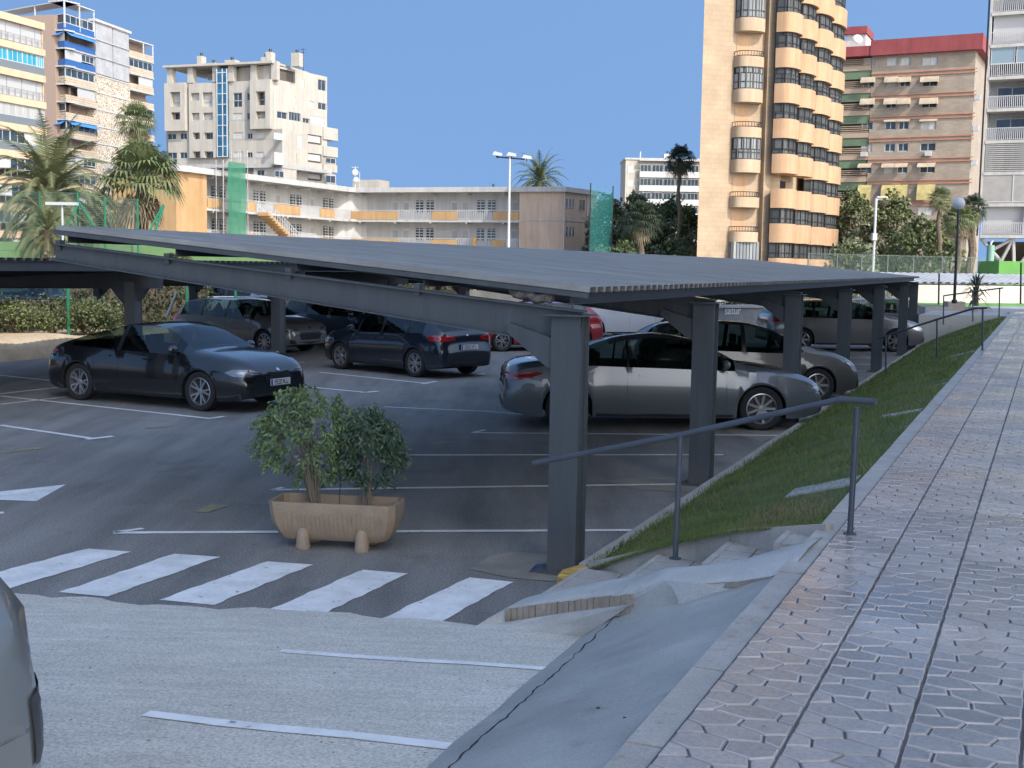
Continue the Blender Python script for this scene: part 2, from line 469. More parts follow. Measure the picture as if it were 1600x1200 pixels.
# smooth cement bank between the ramp and the walkway
def bank_left(t):
    a = PR(670, 1200); b = PR(905, 1000); return a.lerp(b, t)
mb = MB(); rows = []
topx = [P(905, 1000, .06), P(945, 965, .22), P(990, 930, .44), P(1036, 904, .60), P(1120, 914, .67), P(1205, 909, .80)]
N = 26
for i in range(N + 1):
    t = -1.9 + i / N * 2.9
    L = bank_left(t) if t > -0.001 else bank_left(0) + (bank_left(0) - bank_left(1)).normalized() * (-t) * (bank_left(0) - bank_left(1)).length
    L.z = max(L.z, 0.02) if t > 0 else min(.7, L.z)
    sL = SN(L)[0]
    Rr = W(sL - 0.15 + max(0, t) * -0.45, -1.32, 0); Rr.z = ZW(sL) - 0.045
    row = []
    for k in range(15):
        u = k / 14; p = L.lerp(Rr, u)
        prof = u + 0.015 * math.sin(u * math.pi)
        p.z = L.z + (Rr.z - L.z) * prof + 0.012
        p.z += 0.006 * math.sin(p.x * 5 + p.y * 3) + 0.004 * math.sin(p.x * 13 - p.y * 9)
        row.append(p)
    rows.append(row)
last = rows[-1]
# end of the bank blends into the poured step ramp
far = [P(905, 1000, .06), P(925, 985, .13), P(950, 962, .24), P(975, 943, .36), P(992, 927, .465), P(1013, 917, .53), P(1036, 907, .60), P(1058, 909, .63), P(1080, 911, .665),
       P(1100, 911.5, .68), P(1120, 910.5, .70), P(1140, 909.5, .72), P(1160, 908.5, .74), P(1205, 904.5, .80), P(1238, 890.5, .84)]
for t_ in (.2, .4, .6, .8):
    k_ = t_ * t_ * (3 - 2 * t_); mrow = []
    for a, b in zip(last, far):
        q = a.lerp(b, t_); q.z = a.z + (b.z - a.z) * k_; mrow.append(q)
    rows.append(mrow)
rows.append(far)
mb.grid(rows)
struct(mb.build('cement_bank', CEM, smooth='all'))
# the long crack in it
mb = MB(); pts = [(700, 1203, 0), (742, 1160, .1), (790, 1122, .1), (835, 1080, .1), (862, 1058, 0), (905, 1018, 0), (950, 975, 0), (985, 940, 0), (1002, 921, 0)]
cbv = BVHTree.FromPolygons([tuple(p) for r in rows for p in r], [(i * 15 + k, i * 15 + k + 1, (i + 1) * 15 + k + 1, (i + 1) * 15 + k) for i in range(len(rows) - 1) for k in range(14)])
prev = None; seq = []
for (x0, y0, _), (x1, y1, _) in zip(pts, pts[1:]):
    for j in range(8):
        x = x0 + (x1 - x0) * j / 8 + R.uniform(-2, 2); y = y0 + (y1 - y0) * j / 8 + R.uniform(-1, 1)
        h = cbv.ray_cast(EYE, ray(x, y))
        if h[0]: seq.append(h[0] + Vector((0, 0, .003)))
rr = [[], []]
for i, p in enumerate(seq):
    w = R.uniform(.002, .006); rr[0].append(p + Vector((w, 0, 0))); rr[1].append(p - Vector((w, 0, 0)))
mb.grid(rr); struct(mb.build('crack', mat('crack_dark', (0.03, 0.03, 0.03), 1)))
# poured ramp over the steps, with a brick edge
near = [P(735, 985, .01), P(760, 968, .05), P(792, 950, .13), P(845, 942, .22), P(890, 937, .30), P(940, 931, .38), P(990, 927, .47), P(1036, 906, .607), P(1080, 910.5, .67), P(1120, 910, .70), P(1160, 908, .74), P(1205, 904, .80), P(1238, 890, .84)]
farp = [P(800, 958, .01), P(830, 940, .05), P(862, 928, .10), P(900, 921, .17), P(935, 914, .25), P(965, 907, .33), P(1005, 900, .41), P(1050, 892, .51), P(1090, 886, .58), P(1130, 880, .64), P(1170, 872, .71), P(1225, 856, .81), P(1285, 838, .862)]
mb = MB(); rows = []
for i in range(9):
    t = i / 8; r = []
    for j, (a, b) in enumerate(zip(near, farp)):
        p = a.lerp(b, t); p.z += 0.05 * math.sin(t * math.pi) * (0.4 + 0.6 * math.sin(j / 12 * math.pi)) + R.uniform(-.004, .004); r.append(p)
    rows.append(r)
rows.append([Vector((p.x, p.y, 0.0)) + ROWD * .02 for p in rows[-1]])
rows.insert(0, [Vector((p.x, p.y, p.z - .22)) + ROWD * .03 for p in rows[0]])
mb.grid(rows); struct(mb.build('poured_step_ramp', CEM2, smooth='all'))
# rough apron in front of the bricks
mb = MB()
ap0 = [P(733, 987, .008), P(800, 990, .01), P(860, 996, .012), P(908, 1002, .02)]
def nedge(t):
    q = near[2:7]; L = [0]
    for i in range(4): L.append(L[-1] + (q[i + 1] - q[i]).length)
    d = t * L[-1]
    for i in range(4):
        if d <= L[i + 1] + 1e-6: return q[i].lerp(q[i + 1], (d - L[i]) / (L[i + 1] - L[i]))
    return q[-1].copy()
ap1 = [P(748, 978, .03)] + [nedge(t) - ROWD * .035 - Vector((0, 0, .095 - .03 * t)) for t in (0.02, .5, 1.0)]
ap2 = [p.copy() + ROWD * .12 for p in ap1]
for p in ap2: p.z -= .02
mb.grid([[Vector((p.x, p.y, 0.0)) - ROWD * 0.04 for p in ap0], ap0, [a.lerp(b, .5) + Vector((0, 0, .012)) for a, b in zip(ap0, ap1)], ap1, ap2]); struct(mb.build('rough_apron', CEM2, smooth='all'))
bmat = m_cement('old_brick', (0.25, 0.20, 0.15), (0.42, 0.35, 0.27), 6)
mb = MB(); nb = 22
for i in range(nb):
    p0 = nedge((i + .05) / nb); p1 = nedge((i + .93) / nb); q = Vector((p1.x - p0.x, p1.y - p0.y, 0)).normalized(); nrm = Vector((q.y, -q.x, 0))
    jj = R.uniform(-.005, .005); dz = R.uniform(-.004, .004) - .006; vs = []
    for off in (nrm * (.022 + jj), -nrm * .05):
        for p, z in ((p0, -.14), (p1, -.14), (p1, dz), (p0, dz)): vs.append(p + off + Vector((0, 0, z)))
    mb.add(vs, [(0, 1, 2, 3), (7, 6, 5, 4), (0, 4, 5, 1), (3, 2, 6, 7), (0, 3, 7, 4), (1, 5, 6, 2)])
tag(mb.build('brick_edging', bmat), 'row of upright weathered bricks edging the poured cement ramp', 'brick edging')
mb = MB(); a = P(1118, 914, .675); b = P(1207, 908, .79)
q = (b - a).normalized(); nrm = Vector((q.y, -q.x, 0)).normalized(); vs = []
for off in (nrm * .01, -nrm * .06):
    for p, z in ((a, -.02), (b, -.02), (b, .028), (a, .0)): vs.append(p + off + Vector((0, 0, z)))
mb.add(vs, [(0, 1, 2, 3), (7, 6, 5, 4), (0, 4, 5, 1), (3, 2, 6, 7), (0, 3, 7, 4), (1, 5, 6, 2)])
tag(mb.build('kerb_stub', bmat), 'thin brown stone edge poking out of cement beside the walkway kerb', 'stone edging')

# steps
mb = MB(); mk = MB()
tn = [-3.30, -2.62, -2.02, -1.55, -1.33]; tz = [.15, .38, .60, .79]
for i in range(4):
    n0, n1, z = tn[i], tn[i + 1], tz[i]
    s0, s1 = 7.75, 8.95 - i * .16
    c = W((s0 + s1) / 2, (n0 + n1) / 2, z / 2); Rm = Matrix((ROWD, ROWN, Vector((0, 0, 1)))).transposed()
    # tread tiles with joints
    nn = max(1, round((n1 - n0) / .3)); ns = 4
    for a_ in range(nn):
        for b_ in range(ns):
            sa = s0 + (s1 - s0) * b_ / ns; sb = s0 + (s1 - s0) * (b_ + 1) / ns; na = n0 + (n1 - n0) * a_ / nn; nb_ = n0 + (n1 - n0) * (a_ + 1) / nn
            mb.box(W((sa + sb) / 2, (na + nb_) / 2, z - .02 + R.uniform(-.002, .002)), (sb - sa - .012, nb_ - na - .012, .04), Rm)
    mk.box(W((s0 + s1) / 2, (n0 + n1) / 2, z / 2 - .02), (s1 - s0, n1 - n0, z - .01), Rm)
    mb.box(W((s0 + s1) / 2, n0 + .012, z - .05), (s1 - s0 + .01, .045, .11), Rm)
st = thing('stone_steps', 'grey tiled steps climbing from parking lot to walkway beside lawn', 'steps', W(8.2, -2.4, 0))
mb.build('tread', KERB, st); mk.build('step_core', CEM2, st)
# stepping kerb that closes the near end of the lawn
mb = MB(); kp = [P(918, 884, .13), P(1000, 874, .30), P(1088, 858, .47), P(1140, 853, .56), P(1290, 826, .87)]
kt = [.03, .07, .10, .12, .03]
for i in range(4):
    a, b = kp[i], kp[i + 1]; a = a.lerp(b, .006); q = (b - a).normalized(); off = Vector((-q.y, q.x, 0)).normalized() * .07
    vs = []
    for o_ in (Vector((0, 0, 0)), off):
        for p, z in ((a, -.22), (b, -.22), (b, kt[i + 1]), (a, kt[i])): vs.append(p + o_ + Vector((0, 0, z)))
    mb.add(vs, [(0, 1, 2, 3), (7, 6, 5, 4), (0, 4, 5, 1), (3, 2, 6, 7), (0, 3, 7, 4), (1, 5, 6, 2)])
tag(mb.build('stepped_kerb', KERB), 'grey kerb stones climbing along the near end of the lawn', 'kerb')

# lawn kerb along the lot and its yellow painted nose
def kerbrun(mb, s0, s1, w, z0, z1, step=1.0, nf=NK, gap=.01):
    s = s0
    while s < s1 - .01:
        e = min(s + step, s1); a0 = W(s + gap / 2, nf(s)); b0 = W(e - gap / 2, nf(e)); q = ROWN * w
        dz = R.uniform(-.004, .004)
        za = (z1(s) if callable(z1) else z1) + dz; zb = (z1(e) if callable(z1) else z1) + dz
        vs = [a0, b0, b0 + q, a0 + q]; lo_ = [Vector((p.x, p.y, z0)) for p in vs]; hi_ = [Vector((p.x, p.y, z)) for p, z in zip(vs, (za, zb, zb, za))]
        bev = .012
        mb.add(lo_ + hi_, [(0, 3, 2, 1), (4, 5, 6, 7), (0, 1, 5, 4), (1, 2, 6, 5), (2, 3, 7, 6), (3, 0, 4, 7)])
        s = e
mb = MB(); kerbrun(mb, 9.15, 47, .12, -.02, .125)
tag(mb.build('lawn_kerb', KERB), 'long low concrete kerb between the carport columns and the lawn', 'kerb')
YK = mat('yellow_kerb_paint', (0.50, 0.30, 0.07), 0.7, var=0.4, scale=9, bump=.4)
mb = MB(); pts = [W(8.62, NK(9) + .10), W(8.72, NK(9) - .02), W(8.95, NK(9) - .06), W(9.14, NK(9)), W(9.14, NK(9) + .125), W(8.80, NK(9) + .20)]
mb.prism(pts, (0, 0, .118)); tag(mb.build('kerb_nose', YK), 'rounded yellow painted kerb end beside the nearest carport column', 'kerb')
mb = MB(); kerbrun(mb, -4, 48, .14, -.3, lambda s: ZW(s) - .012, .9, lambda s: -1.335)
tag(mb.build('walkway_kerb', KERB), 'straight concrete kerb along the left side of the tiled walkway', 'kerb')

# lawn bank surface and blades
LAWN = mat('lawn_soil', (0.05, 0.075, 0.025), 0.95, col2=(0.11, 0.12, 0.05), scale=1.2, bump=.6, bscale=30)
def lawn_pt(s, u):
    n0, n1 = NK(s) + .115, -1.34
    z0, z1 = .105, ZW(s) - .03
    if s < 9.3:
        pass
    p = u + .10 * math.sin(u * math.pi)
    return W(s, n0 + (n1 - n0) * u, z0 + (z1 - z0) * p + .015 * math.sin(s * 2 + u * 5))
def lawn_start(u): return 9.05 - .95 * u
def lawn_p(v, u):
    s = lawn_start(u) + v; return lawn_pt(s, u)
mb = MB(); vs_ = [0, .5, 1, 2, 3, 4, 5, 6, 8, 10, 12, 14, 16, 18, 20, 23, 26, 29, 32, 36, 38.5]
mb.grid([[lawn_p(v, k / 12) for k in range(13)] for v in vs_])
struct(mb.build('lawn', LAWN, smooth='all'))
GR1 = mat('grass_blade', (0.10, 0.15, 0.035), 0.7, col2=(0.18, 0.225, 0.07), scale=2.2, spec=.25)
GR2 = mat('grass_dry_blade', (0.24, 0.21, 0.10), 0.8, spec=.2)
mb = MB(); RG = random.Random(5)
def blade(p, h, w):
    a = RG.uniform(0, 6.283); d = Vector((math.cos(a), math.sin(a), 0)); l = Vector((RG.uniform(-.6, .6), RG.uniform(-.6, .6), 0)) * h
    mb.add([p - d * w, p + d * w, p + l + Vector((0, 0, h))], [(0, 1, 2)])
for i in range(52000):
    u = RG.random(); v = RG.random() ** 2.0 * 38
    p = lawn_p(v, min(1, max(0, u + RG.uniform(-.02, .02))))
    dry = math.sin(p.x * 3.1 + 1) * math.sin(p.y * 2.3) + RG.uniform(-.8, .8)
    if abs(u - .80) < .16 and v < 1.7: dry += .9
    mb.cur = 1 if dry > 1.05 else 0
    k = 1 + v * .09
    blade(p, RG.uniform(.018, .04) * min(2.0, k), .003 * k)
mb.cur = 0
for i in range(900):  # tufts spilling over the kerb
    s = 9.1 + RG.random() ** 1.6 * 25; p = W(s, NK(s) + RG.uniform(.09, .13), .12); blade(p, RG.uniform(.03, .07), .004)
struct(mb.build('grass', [GR1, GR2]), 'stuff')

# slabs let into the lawn
SL = m_cement('slab_concrete', (0.26, 0.26, 0.25), (0.40, 0.40, 0.38), 5)
for i, (x0, x1, yc, hh, lab) in enumerate([(1244, 1346, 764, 9, 'nearest flat concrete slab sunk in the lawn, by the tall handrail post'),
    (1378, 1438, 651, 4.5, 'second nearest concrete slab in the lawn, halfway up the bank'),
    (1424, 1475, 607, 4.5, 'third concrete slab in the lawn, ahead of the farther handrail'),
    (1464, 1500, 557, 3, 'farthest small pale slab in the lawn, at foot of the farther handrail post')]):
    Y = 12; 
    # find the lawn point under the slab centre
    best = None
    for k in range(400):
        for u in (0.55, .62, .7, .78, .86, .93):
            v = k * .08; p = lawn_p(v, u)
            r = (p - EYE); cx = 800 + FPX * r.dot(_rt) / r.dot(_fw); cy = 600 - FPX * r.dot(_up) / r.dot(_fw)
            e = (cx - (x0 + x1) / 2) ** 2 + (cy - yc) ** 2
            if best is None or e < best[0]: best = (e, p, r.y)
    p = best[1]; Yp = best[2]; w = (x1 - x0) / FPX * Yp
    sl, nl_ = SN(p); wn_ = min(.62, w * 1.02); nr = -1.37; na_ = nr - wn_; uu = lambda n_: (n_ - (NK(sl) + .115)) / (-1.34 - (NK(sl) + .115))
    A0 = lawn_pt(sl, uu(na_)); A1 = lawn_pt(sl, uu(nr)); hw_ = ROWD * (.17 + .04 * (i == 0)); lift = Vector((0, 0, .018)); dn = Vector((0, 0, -.08))
    top_ = [A0 - hw_ + lift, A1 - hw_ + lift, A1 + hw_ + lift, A0 + hw_ + lift]
    mb = MB(); mb.add([q + dn for q in top_] + top_, [(0, 3, 2, 1), (4, 5, 6, 7), (0, 1, 5, 4), (1, 2, 6, 5), (2, 3, 7, 6), (3, 0, 4, 7)])
    tag(mb.build('concrete_slab', SL), lab, 'slab', 'slabs in the lawn')

# walkway of embossed tiles
TILEG = mat('tile_joint', (0.14, 0.125, 0.11), 0.9, var=.3, scale=5)
def m_tile():
    m_, nt, b, o = newmat('paving_tile')
    at = nt.nodes.new('ShaderNodeAttribute'); at.attribute_name = 'tone'; at.attribute_type = 'GEOMETRY'
    c = ramp(nt, at.outputs['Fac'], [(0.0, (0.25, 0.228, 0.20)), (0.5, (0.365, 0.33, 0.29)), (1.0, (0.50, 0.435, 0.38))])
    n1 = ramp(nt, noise(nt, o, 1.1, 6, .65), [(.3, (.75, .76, .78)), (.7, (1.15, 1.12, 1.1))])
    n2 = ramp(nt, noise(nt, o, 55, 3, .7), [(.3, (.8, .8, .8)), (.65, (1.12, 1.12, 1.12))])
    c = mixc(nt, 1, mixc(nt, 1, c, n1, 'MULTIPLY'), n2, 'MULTIPLY')
    st = ramp(nt, noise(nt, o, 2.6, 7, .75), [(.58, (1, 1, 1)), (.70, (.68, .65, .62))]); c = mixc(nt, 1, c, st, 'MULTIPLY')
    nt.links.new(c, b.inputs['Base Color'])
    r = nt.nodes.new('ShaderNodeMapRange'); r.inputs[1].default_value = .35; r.inputs[2].default_value = .65; r.inputs[3].default_value = .07; r.inputs[4].default_value = .36
    nt.links.new(noise(nt, o, .9, 5, .6), r.inputs[0]); nt.links.new(r.outputs[0], b.inputs['Roughness'])
    bumpn(nt, b, noise(nt, o, 120, 2), .15, .004)
    return m_
TILE = m_tile(); TEDGE = mat('paving_tile_edge', (0.44, 0.395, 0.365), 0.35, var=.25, scale=3)
mb = MB(); e = 48
mb.poly([W(-4, -1.195, ZW(-4) - .008), W(-4, 3.2, ZW(-4) - .008), W(e, 3.2, ZW(e) - .008), W(e, -1.195, ZW(e) - .008)])
struct(mb.build('walkway', TILEG))
def clip(poly, axis, val, keep_gt):
    out = []
    for i in range(len(poly)):
        a, b = poly[i], poly[(i + 1) % len(poly)]
        ia = (a[axis] > val) == keep_gt; ib = (b[axis] > val) == keep_gt
        if ia: out.append(a)
        if ia != ib:
            t = (val - a[axis]) / (b[axis] - a[axis]); out.append((a[0] + (b[0] - a[0]) * t, a[1] + (b[1] - a[1]) * t))
    return out
mb = MB(); tones = []
CW = .392; HX = .215; HY = .118
def jit(i, j):
    r_ = random.Random(i * 7349 + j * 9151); return r_.uniform(-.022, .022), r_.uniform(-.012, .012)
cols = 11
for c_ in range(cols):
    n0 = -1.19 + c_ * CW; n1 = n0 + CW
    if n0 > 1.6: break
    smax = 48 if n0 < .5 else 30
    ri = 0; s = -1.0 + (c_ % 3) * .05
    RT = random.Random(c_ * 17 + 3)
    nrow = int((smax + 1) / HY)
    slabtone = 0
    for r_i in range(nrow):
        if r_i % 4 == 0: slabtone = RT.uniform(-.42, .42)
        for k in range(-1, 3):
            odd = r_i % 2
            cx = n0 + .09 + (k + .5 * odd) * HX; cy = -1.0 + r_i * HY + (c_ % 3) * .05
            # honeycomb vertex ids shared between neighbours (coarse lattice)
            hx = HX / 2; hy = HY * 2 / 3
            vs = []
            for a, (dx, dy) in enumerate([(hx, hy / 2), (0, hy), (-hx, hy / 2), (-hx, -hy / 2), (0, -hy), (hx, -hy / 2)]):
                X = cx + dx; Yv = cy + dy
                jx, jy = jit(round(X / hx * 2) + c_ * 1000, round(Yv / (hy / 2)))
                vs.append((X + jx, Yv + jy))
            pg = clip(clip(vs, 0, n0 + .003, True), 0, n1 - .003, False)
            if len(pg) < 3: continue
            mx = sum(p[0] for p in pg) / len(pg); my = sum(p[1] for p in pg) / len(pg)
            area = max(abs(p[0] - mx) for p in pg)
            if area < .012: continue
            def inset(pg, d):
                out = []
                for p in pg:
                    v = Vector((p[0] - mx, p[1] - my)); l = v.length; v = v * max(.05, (l - d) / l); out.append((mx + v.x, my + v.y))
                return out
            near = cy < 16
            o1 = inset(pg, .0075); o2 = inset(pg, .0145)
            zb = ZW(cy)
            A = [W(p[1], p[0], zb - .007) for p in inset(pg, .0045)]; B = [W(p[1], p[0], zb) for p in o1]; D = [W(p[1], p[0], zb + .0015) for p in o2]
            n = len(pg); b0 = len(mb.v); mb.v += A + B + D
            t = min(1, max(0, .45 + slabtone + RT.uniform(-.16, .16)))
            for i in range(n):
                j = (i + 1) % n
                mb.f.append([b0 + i, b0 + j, b0 + n + j, b0 + n + i]); mb.mi.append(1); tones.append(t)
                mb.f.append([b0 + n + i, b0 + n + j, b0 + 2 * n + j, b0 + 2 * n + i]); mb.mi.append(1); tones.append(t)
            mb.f.append([b0 + 2 * n + i for i in range(n)]); mb.mi.append(0); tones.append(t)
o = mb.build('walkway_tiles', [TILE, TEDGE])
at = o.data.attributes.new('tone', 'FLOAT', 'FACE'); at.data.foreach_set('value', tones)
struct(o)
print('tiles', len(tones))
# pebbles lying on the cement
for i, (x, y, r_) in enumerate([(1025, 1135, .022), (1022, 1122, .007), (976, 1122, .006), (935, 1107, .007)]):
    h = cbv.ray_cast(EYE, ray(x, y))
    if not h[0]: continue
    bm = bmesh.new(); bmesh.ops.create_icosphere(bm, subdivisions=2, radius=r_)
    for v in bm.verts: v.co += v.co.normalized() * R.uniform(-.2, .2) * r_; v.co.z *= .55; v.co.x *= 1.3
    me = bpy.data.meshes.new('pebble'); bm.to_mesh(me); bm.free(); me.materials.append(mat('pebble', (.07, .065, .055), .9))
    o = bpy.data.objects.new('pebble', me); o.location = h[0] + Vector((0, 0, r_ * .45)); COL.objects.link(o)
    tag(o, ['largest dark pebble lying on the smooth cement bank near the walkway kerb', 'tiny stone just above the largest pebble on the cement bank',
            'tiny stone in the middle of the cement bank', 'leftmost tiny stone on the smooth cement bank'][i], 'pebble', 'stones on the cement')

# ---------------------------------------------------------------- handrails
def handrail(name, label, posts, rail, r=.021, rp=.019):
    t = thing(name, label, 'handrail', posts[-1][0])
    mb = MB(); mb.tube(rail, r, 12); mb.build('rail', RAILM, t, smooth=True)
    for a, b in posts:
        mb = MB(); mb.tube([a, b], rp, 12); mb.tube([a + Vector((0, 0, .0)), a + Vector((0, 0, .008))], rp * 2.2, 14)
        mb.build('post', RAILM, t, smooth=True)
    return t
b1 = P(1328, 834, ZW(8)); t1 = b1 + Vector((0.012, 0, .815)); b2 = P(1055, 873, .585); t2 = PY(1063, 682, b2.y)
e0 = PY(833, 724, 8.75); k1 = PY(1313, 624, b1.y + .05); k2 = PY(1369, 628, b1.y - .1)
handrail('handrail', 'nearest dark grey tube handrail rising beside the stone steps', [(b2, t2), (b1, t1)], [e0, t2 + Vector((0, 0, .01)), k1, k2])
b = [PY(1384, 583, 26.0), PY(1464, 565, 25.2), P(1535, 547, ZW(25.8))]; tp = [PY(1384, 524, 26.0), PY(1464, 499, 25.2), PY(1535.5, 482, b[2].y)]
handrail('handrail', 'farther dark handrail crossing the lawn, its last post on the walkway edge', list(zip(b, tp)), [PY(1372, 529, 26.2), tp[1], PY(1523, 481.5, 24.0), PY(1543, 481, 23.8)])
b = [PY(1474, 507, 37), PY(1520, 502, 36.5), PY(1561, 496, 36)]; tp = [PY(1474.5, 462, 37), PY(1520, 456, 36.5), PY(1562, 450.5, 36)]
handrail('handrail', 'farthest thin black handrail by the end of the walkway', list(zip(b, tp)), [tp[0], tp[1], tp[2], PY(1567, 450, 36)])
# ---------------------------------------------------------------- carports
def m_roof():
    m_, nt, b, o = newmat('aged_roof_sheet'); out = []
    for v, k in ((ROWD, 6.0), (ROWN, .35)):
        d = nt.nodes.new('ShaderNodeVectorMath'); d.operation = 'DOT_PRODUCT'; d.inputs[1].default_value = tuple(v * k); nt.links.new(o, d.inputs[0]); out.append(d.outputs['Value'])
    cb = nt.nodes.new('ShaderNodeCombineXYZ'); nt.links.new(out[0], cb.inputs[0]); nt.links.new(out[1], cb.inputs[1])
    c = ramp(nt, noise(nt, cb.outputs[0], 1.0, 5, .65), [(.32, (.19, .185, .165)), (.5, (.25, .243, .22)), (.7, (.31, .30, .275))])
    c = mixc(nt, 1, c, ramp(nt, noise(nt, o, 1.3, 7, .7), [(.35, (.8, .79, .77)), (.65, (1.1, 1.1, 1.1))]), 'MULTIPLY')
    nt.links.new(c, b.inputs['Base Color']); b.inputs['Roughness'].default_value = .6; bumpn(nt, b, noise(nt, o, 4, 3), .1, .02)
    return m_
ROOFM = m_roof()
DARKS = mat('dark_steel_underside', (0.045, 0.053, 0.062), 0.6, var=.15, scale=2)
def s_for_px(px, nf, y0=9.0):
    s = y0
    for _ in range(60):
        n = nf(s) if callable(nf) else nf; r = (px - 800) / FPX
        s = n * (ROWN.x - r * ROWN.y) / (r * ROWD.y - ROWD.x)
    return s
def corr(mb, s0, s1, nlo, zlo, nhi, zhi, pitch=.2, h=.045, t=.004, thick=True):
    """trapezoidal sheet, ribs running across the row; nlo/nhi may be functions of s"""
    f = lambda v, s: v(s) if callable(v) else v
    prof = []
    s = s0
    while s < s1 - 1e-6:
        for ds, z in ((0, 0), (.030, 0), (.048, h), (.182, h)):
            if s + ds < s1: prof.append((s + ds, z))
        s += pitch
    lo = [W(s, f(nlo, s), zlo + z) for s, z in prof]; hi = [W(s, f(nhi, s), zhi + z) for s, z in prof]
    mb.grid([lo, hi])
    if thick:
        mb.grid([[p - Vector((0, 0, t)) for p in lo], [p - Vector((0, 0, t)) for p in hi]])
        mb.grid([lo, [p - Vector((0, 0, t)) for p in lo]]); mb.grid([hi, [p - Vector((0, 0, t)) for p in hi]])
def ibeam(mb, a, b, h, w, up=Vector((0, 0, 1)), tf=.012, tw=.01, h2=None):
    a = Vector(a); b = Vector(b); d = (b - a).normalized(); side = d.cross(up).normalized(); u = side.cross(d).normalized()
    h2 = h if h2 is None else h2
    def bar(o0, o1, hh0, hh1, ww):
        vs = []
        for p, o_, hh in ((a, o0, hh0), (b, o1, hh1)):
            for sx, sz in ((-1, -1), (1, -1), (1, 1), (-1, 1)): vs.append(p + side * sx * ww / 2 + u * (o_ + sz * hh / 2))
        mb.add(vs, [(0, 1, 2, 3), (7, 6, 5, 4), (0, 4, 5, 1), (1, 5, 6, 2), (2, 6, 7, 3), (3, 7, 4, 0)])
    bar(h / 2 - tf / 2, h2 / 2 - tf / 2, tf, tf, w); bar(-h / 2 + tf / 2, -h2 / 2 + tf / 2, tf, tf, w); bar(0, 0, h - 2 * tf, h2 - 2 * tf, tw)

NC = lambda s: NK(s) - .19
cp = thing('carport', 'near grey steel carport with corrugated roof and square columns beside the lawn', 'carport', W(9.6, NC(9.6)))
colpx = [890, 1101, 1238, 1317.5, 1370, 1408.5]
cols_s = [s_for_px(p, NC) for p in colpx]; cols_s.append(cols_s[-1] + 3.4)
print('column s', cols_s)
NLO = lambda s: NK(s) - .06
NHI = lambda s: NK(s) - 5.82
S0, S1 = 9.42, cols_s[-1] + .35
ZLO, ZHI = 2.335, 2.835
mb = MB(); corr(mb, S0, S1, NLO, ZLO, NHI, ZHI); roof = mb.build('roof', ROOFM, cp)
def zroof(u): return ZLO + (ZHI - ZLO) * u       # u 0 eave .. 1 high edge
def RP(s, u, dz=0.0): return W(s, NLO(s) + (NHI(s) - NLO(s)) * u, zroof(u) + dz)
for i in range(26):
    mb = MB(); mb.box(RP(S0 + .315 + i * 1.2, .045, .04), (.03, .03, .012)); mb.build('roof_screw', mat('screw', (.03, .03, .03), .6), cp)
for u in (.03, .27, .5, .74, .975):
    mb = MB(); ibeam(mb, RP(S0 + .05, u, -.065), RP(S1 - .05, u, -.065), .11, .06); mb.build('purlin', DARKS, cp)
mb = MB()
for u0, u1 in ((0.0, 1.0),):
    a = RP(S0 + .004, 0, -.005); b = RP(S0 + .004, 1, -.005)
    mb.prism([a, b, b + Vector((0, 0, -.045)), a + Vector((0, 0, -.045))], ROWD * .004)
mb.build('edge_trim', STEEL, cp)
RmR = Matrix((ROWD, ROWN, Vector((0, 0, 1)))).transposed()
for k, s in enumerate(cols_s):
    w = .30
    mb = MB()
    c = W(s, NC(s)); hs = .105; hn = .12
    ztop = 2.14
    # H-section column: web plus two flanges, facing along the row
    mb.box(c + Vector((0, 0, ztop / 2)), (2 * hs - .03, .19, ztop), RmR)
    for q in (-1, 1):
        mb.box(c + ROWD * q * (hs) + Vector((0, 0, ztop / 2)), (.016, .25, ztop), RmR)
    mb.box(c + Vector((0, 0, .008)), (.42, .42, .016), RmR)
    mb.box(c + Vector((0, 0, ztop + .007)), (.36, .34, .014), RmR)
    colo = mb.build('column', STEEL, cp)
    mb = MB()
    a = c + Vector((0, 0, 2.035)) + ROWN * .10; hi = RP(s, .985, -.215)
    ibeam(mb, a + (hi - a) * 0.0, hi, .30, .15, h2=.17)
    mb.build('beam', STEEL, cp)
    mb = MB()       # haunch plate
    z = 1.95; q0 = c - ROWN * .11
    mb.prism([q0 + Vector((0, 0, z)), q0 + Vector((0, 0, z - .24)), q0 - ROWN * .06 + Vector((0, 0, z - .24)), q0 - ROWN * .43 + Vector((0, 0, z + .04)), q0 - ROWN * .41 + Vector((0, 0, z + .12))], ROWD * .16)
    o = mb.build('haunch', STEEL, cp); o.location -= ROWD * .08
    for u in (.27, .5, .74, .975):
        mb = MB(); mb.box(RP(s, u, -.145), (.07, .06, .10), RmR); mb.build('purlin_cleat', STEEL, cp)
mb = MB(); mb.box(W(S0 + .35, NLO(9.5) - .42, 2.285), (.16, .30, .07), RmR)
p0 = RP(S0 + .08, .06, -.10); p1 = RP(S0 + .1, .13, -.075)
mb = MB(); pr = []
for i in range(9):
    t = i / 8; pr.append(p0.lerp(p1, t) + Vector((0, 0, .015 * math.sin(i * 1.7))))
mb.tube(pr, [.035, .05, .046, .055, .045, .05, .045, .04, .02], 10)
mb.build('foam_plug', mat('dirty_foam', (.16, .15, .13), .95, var=.3, scale=20, bump=.6), cp, smooth=True)

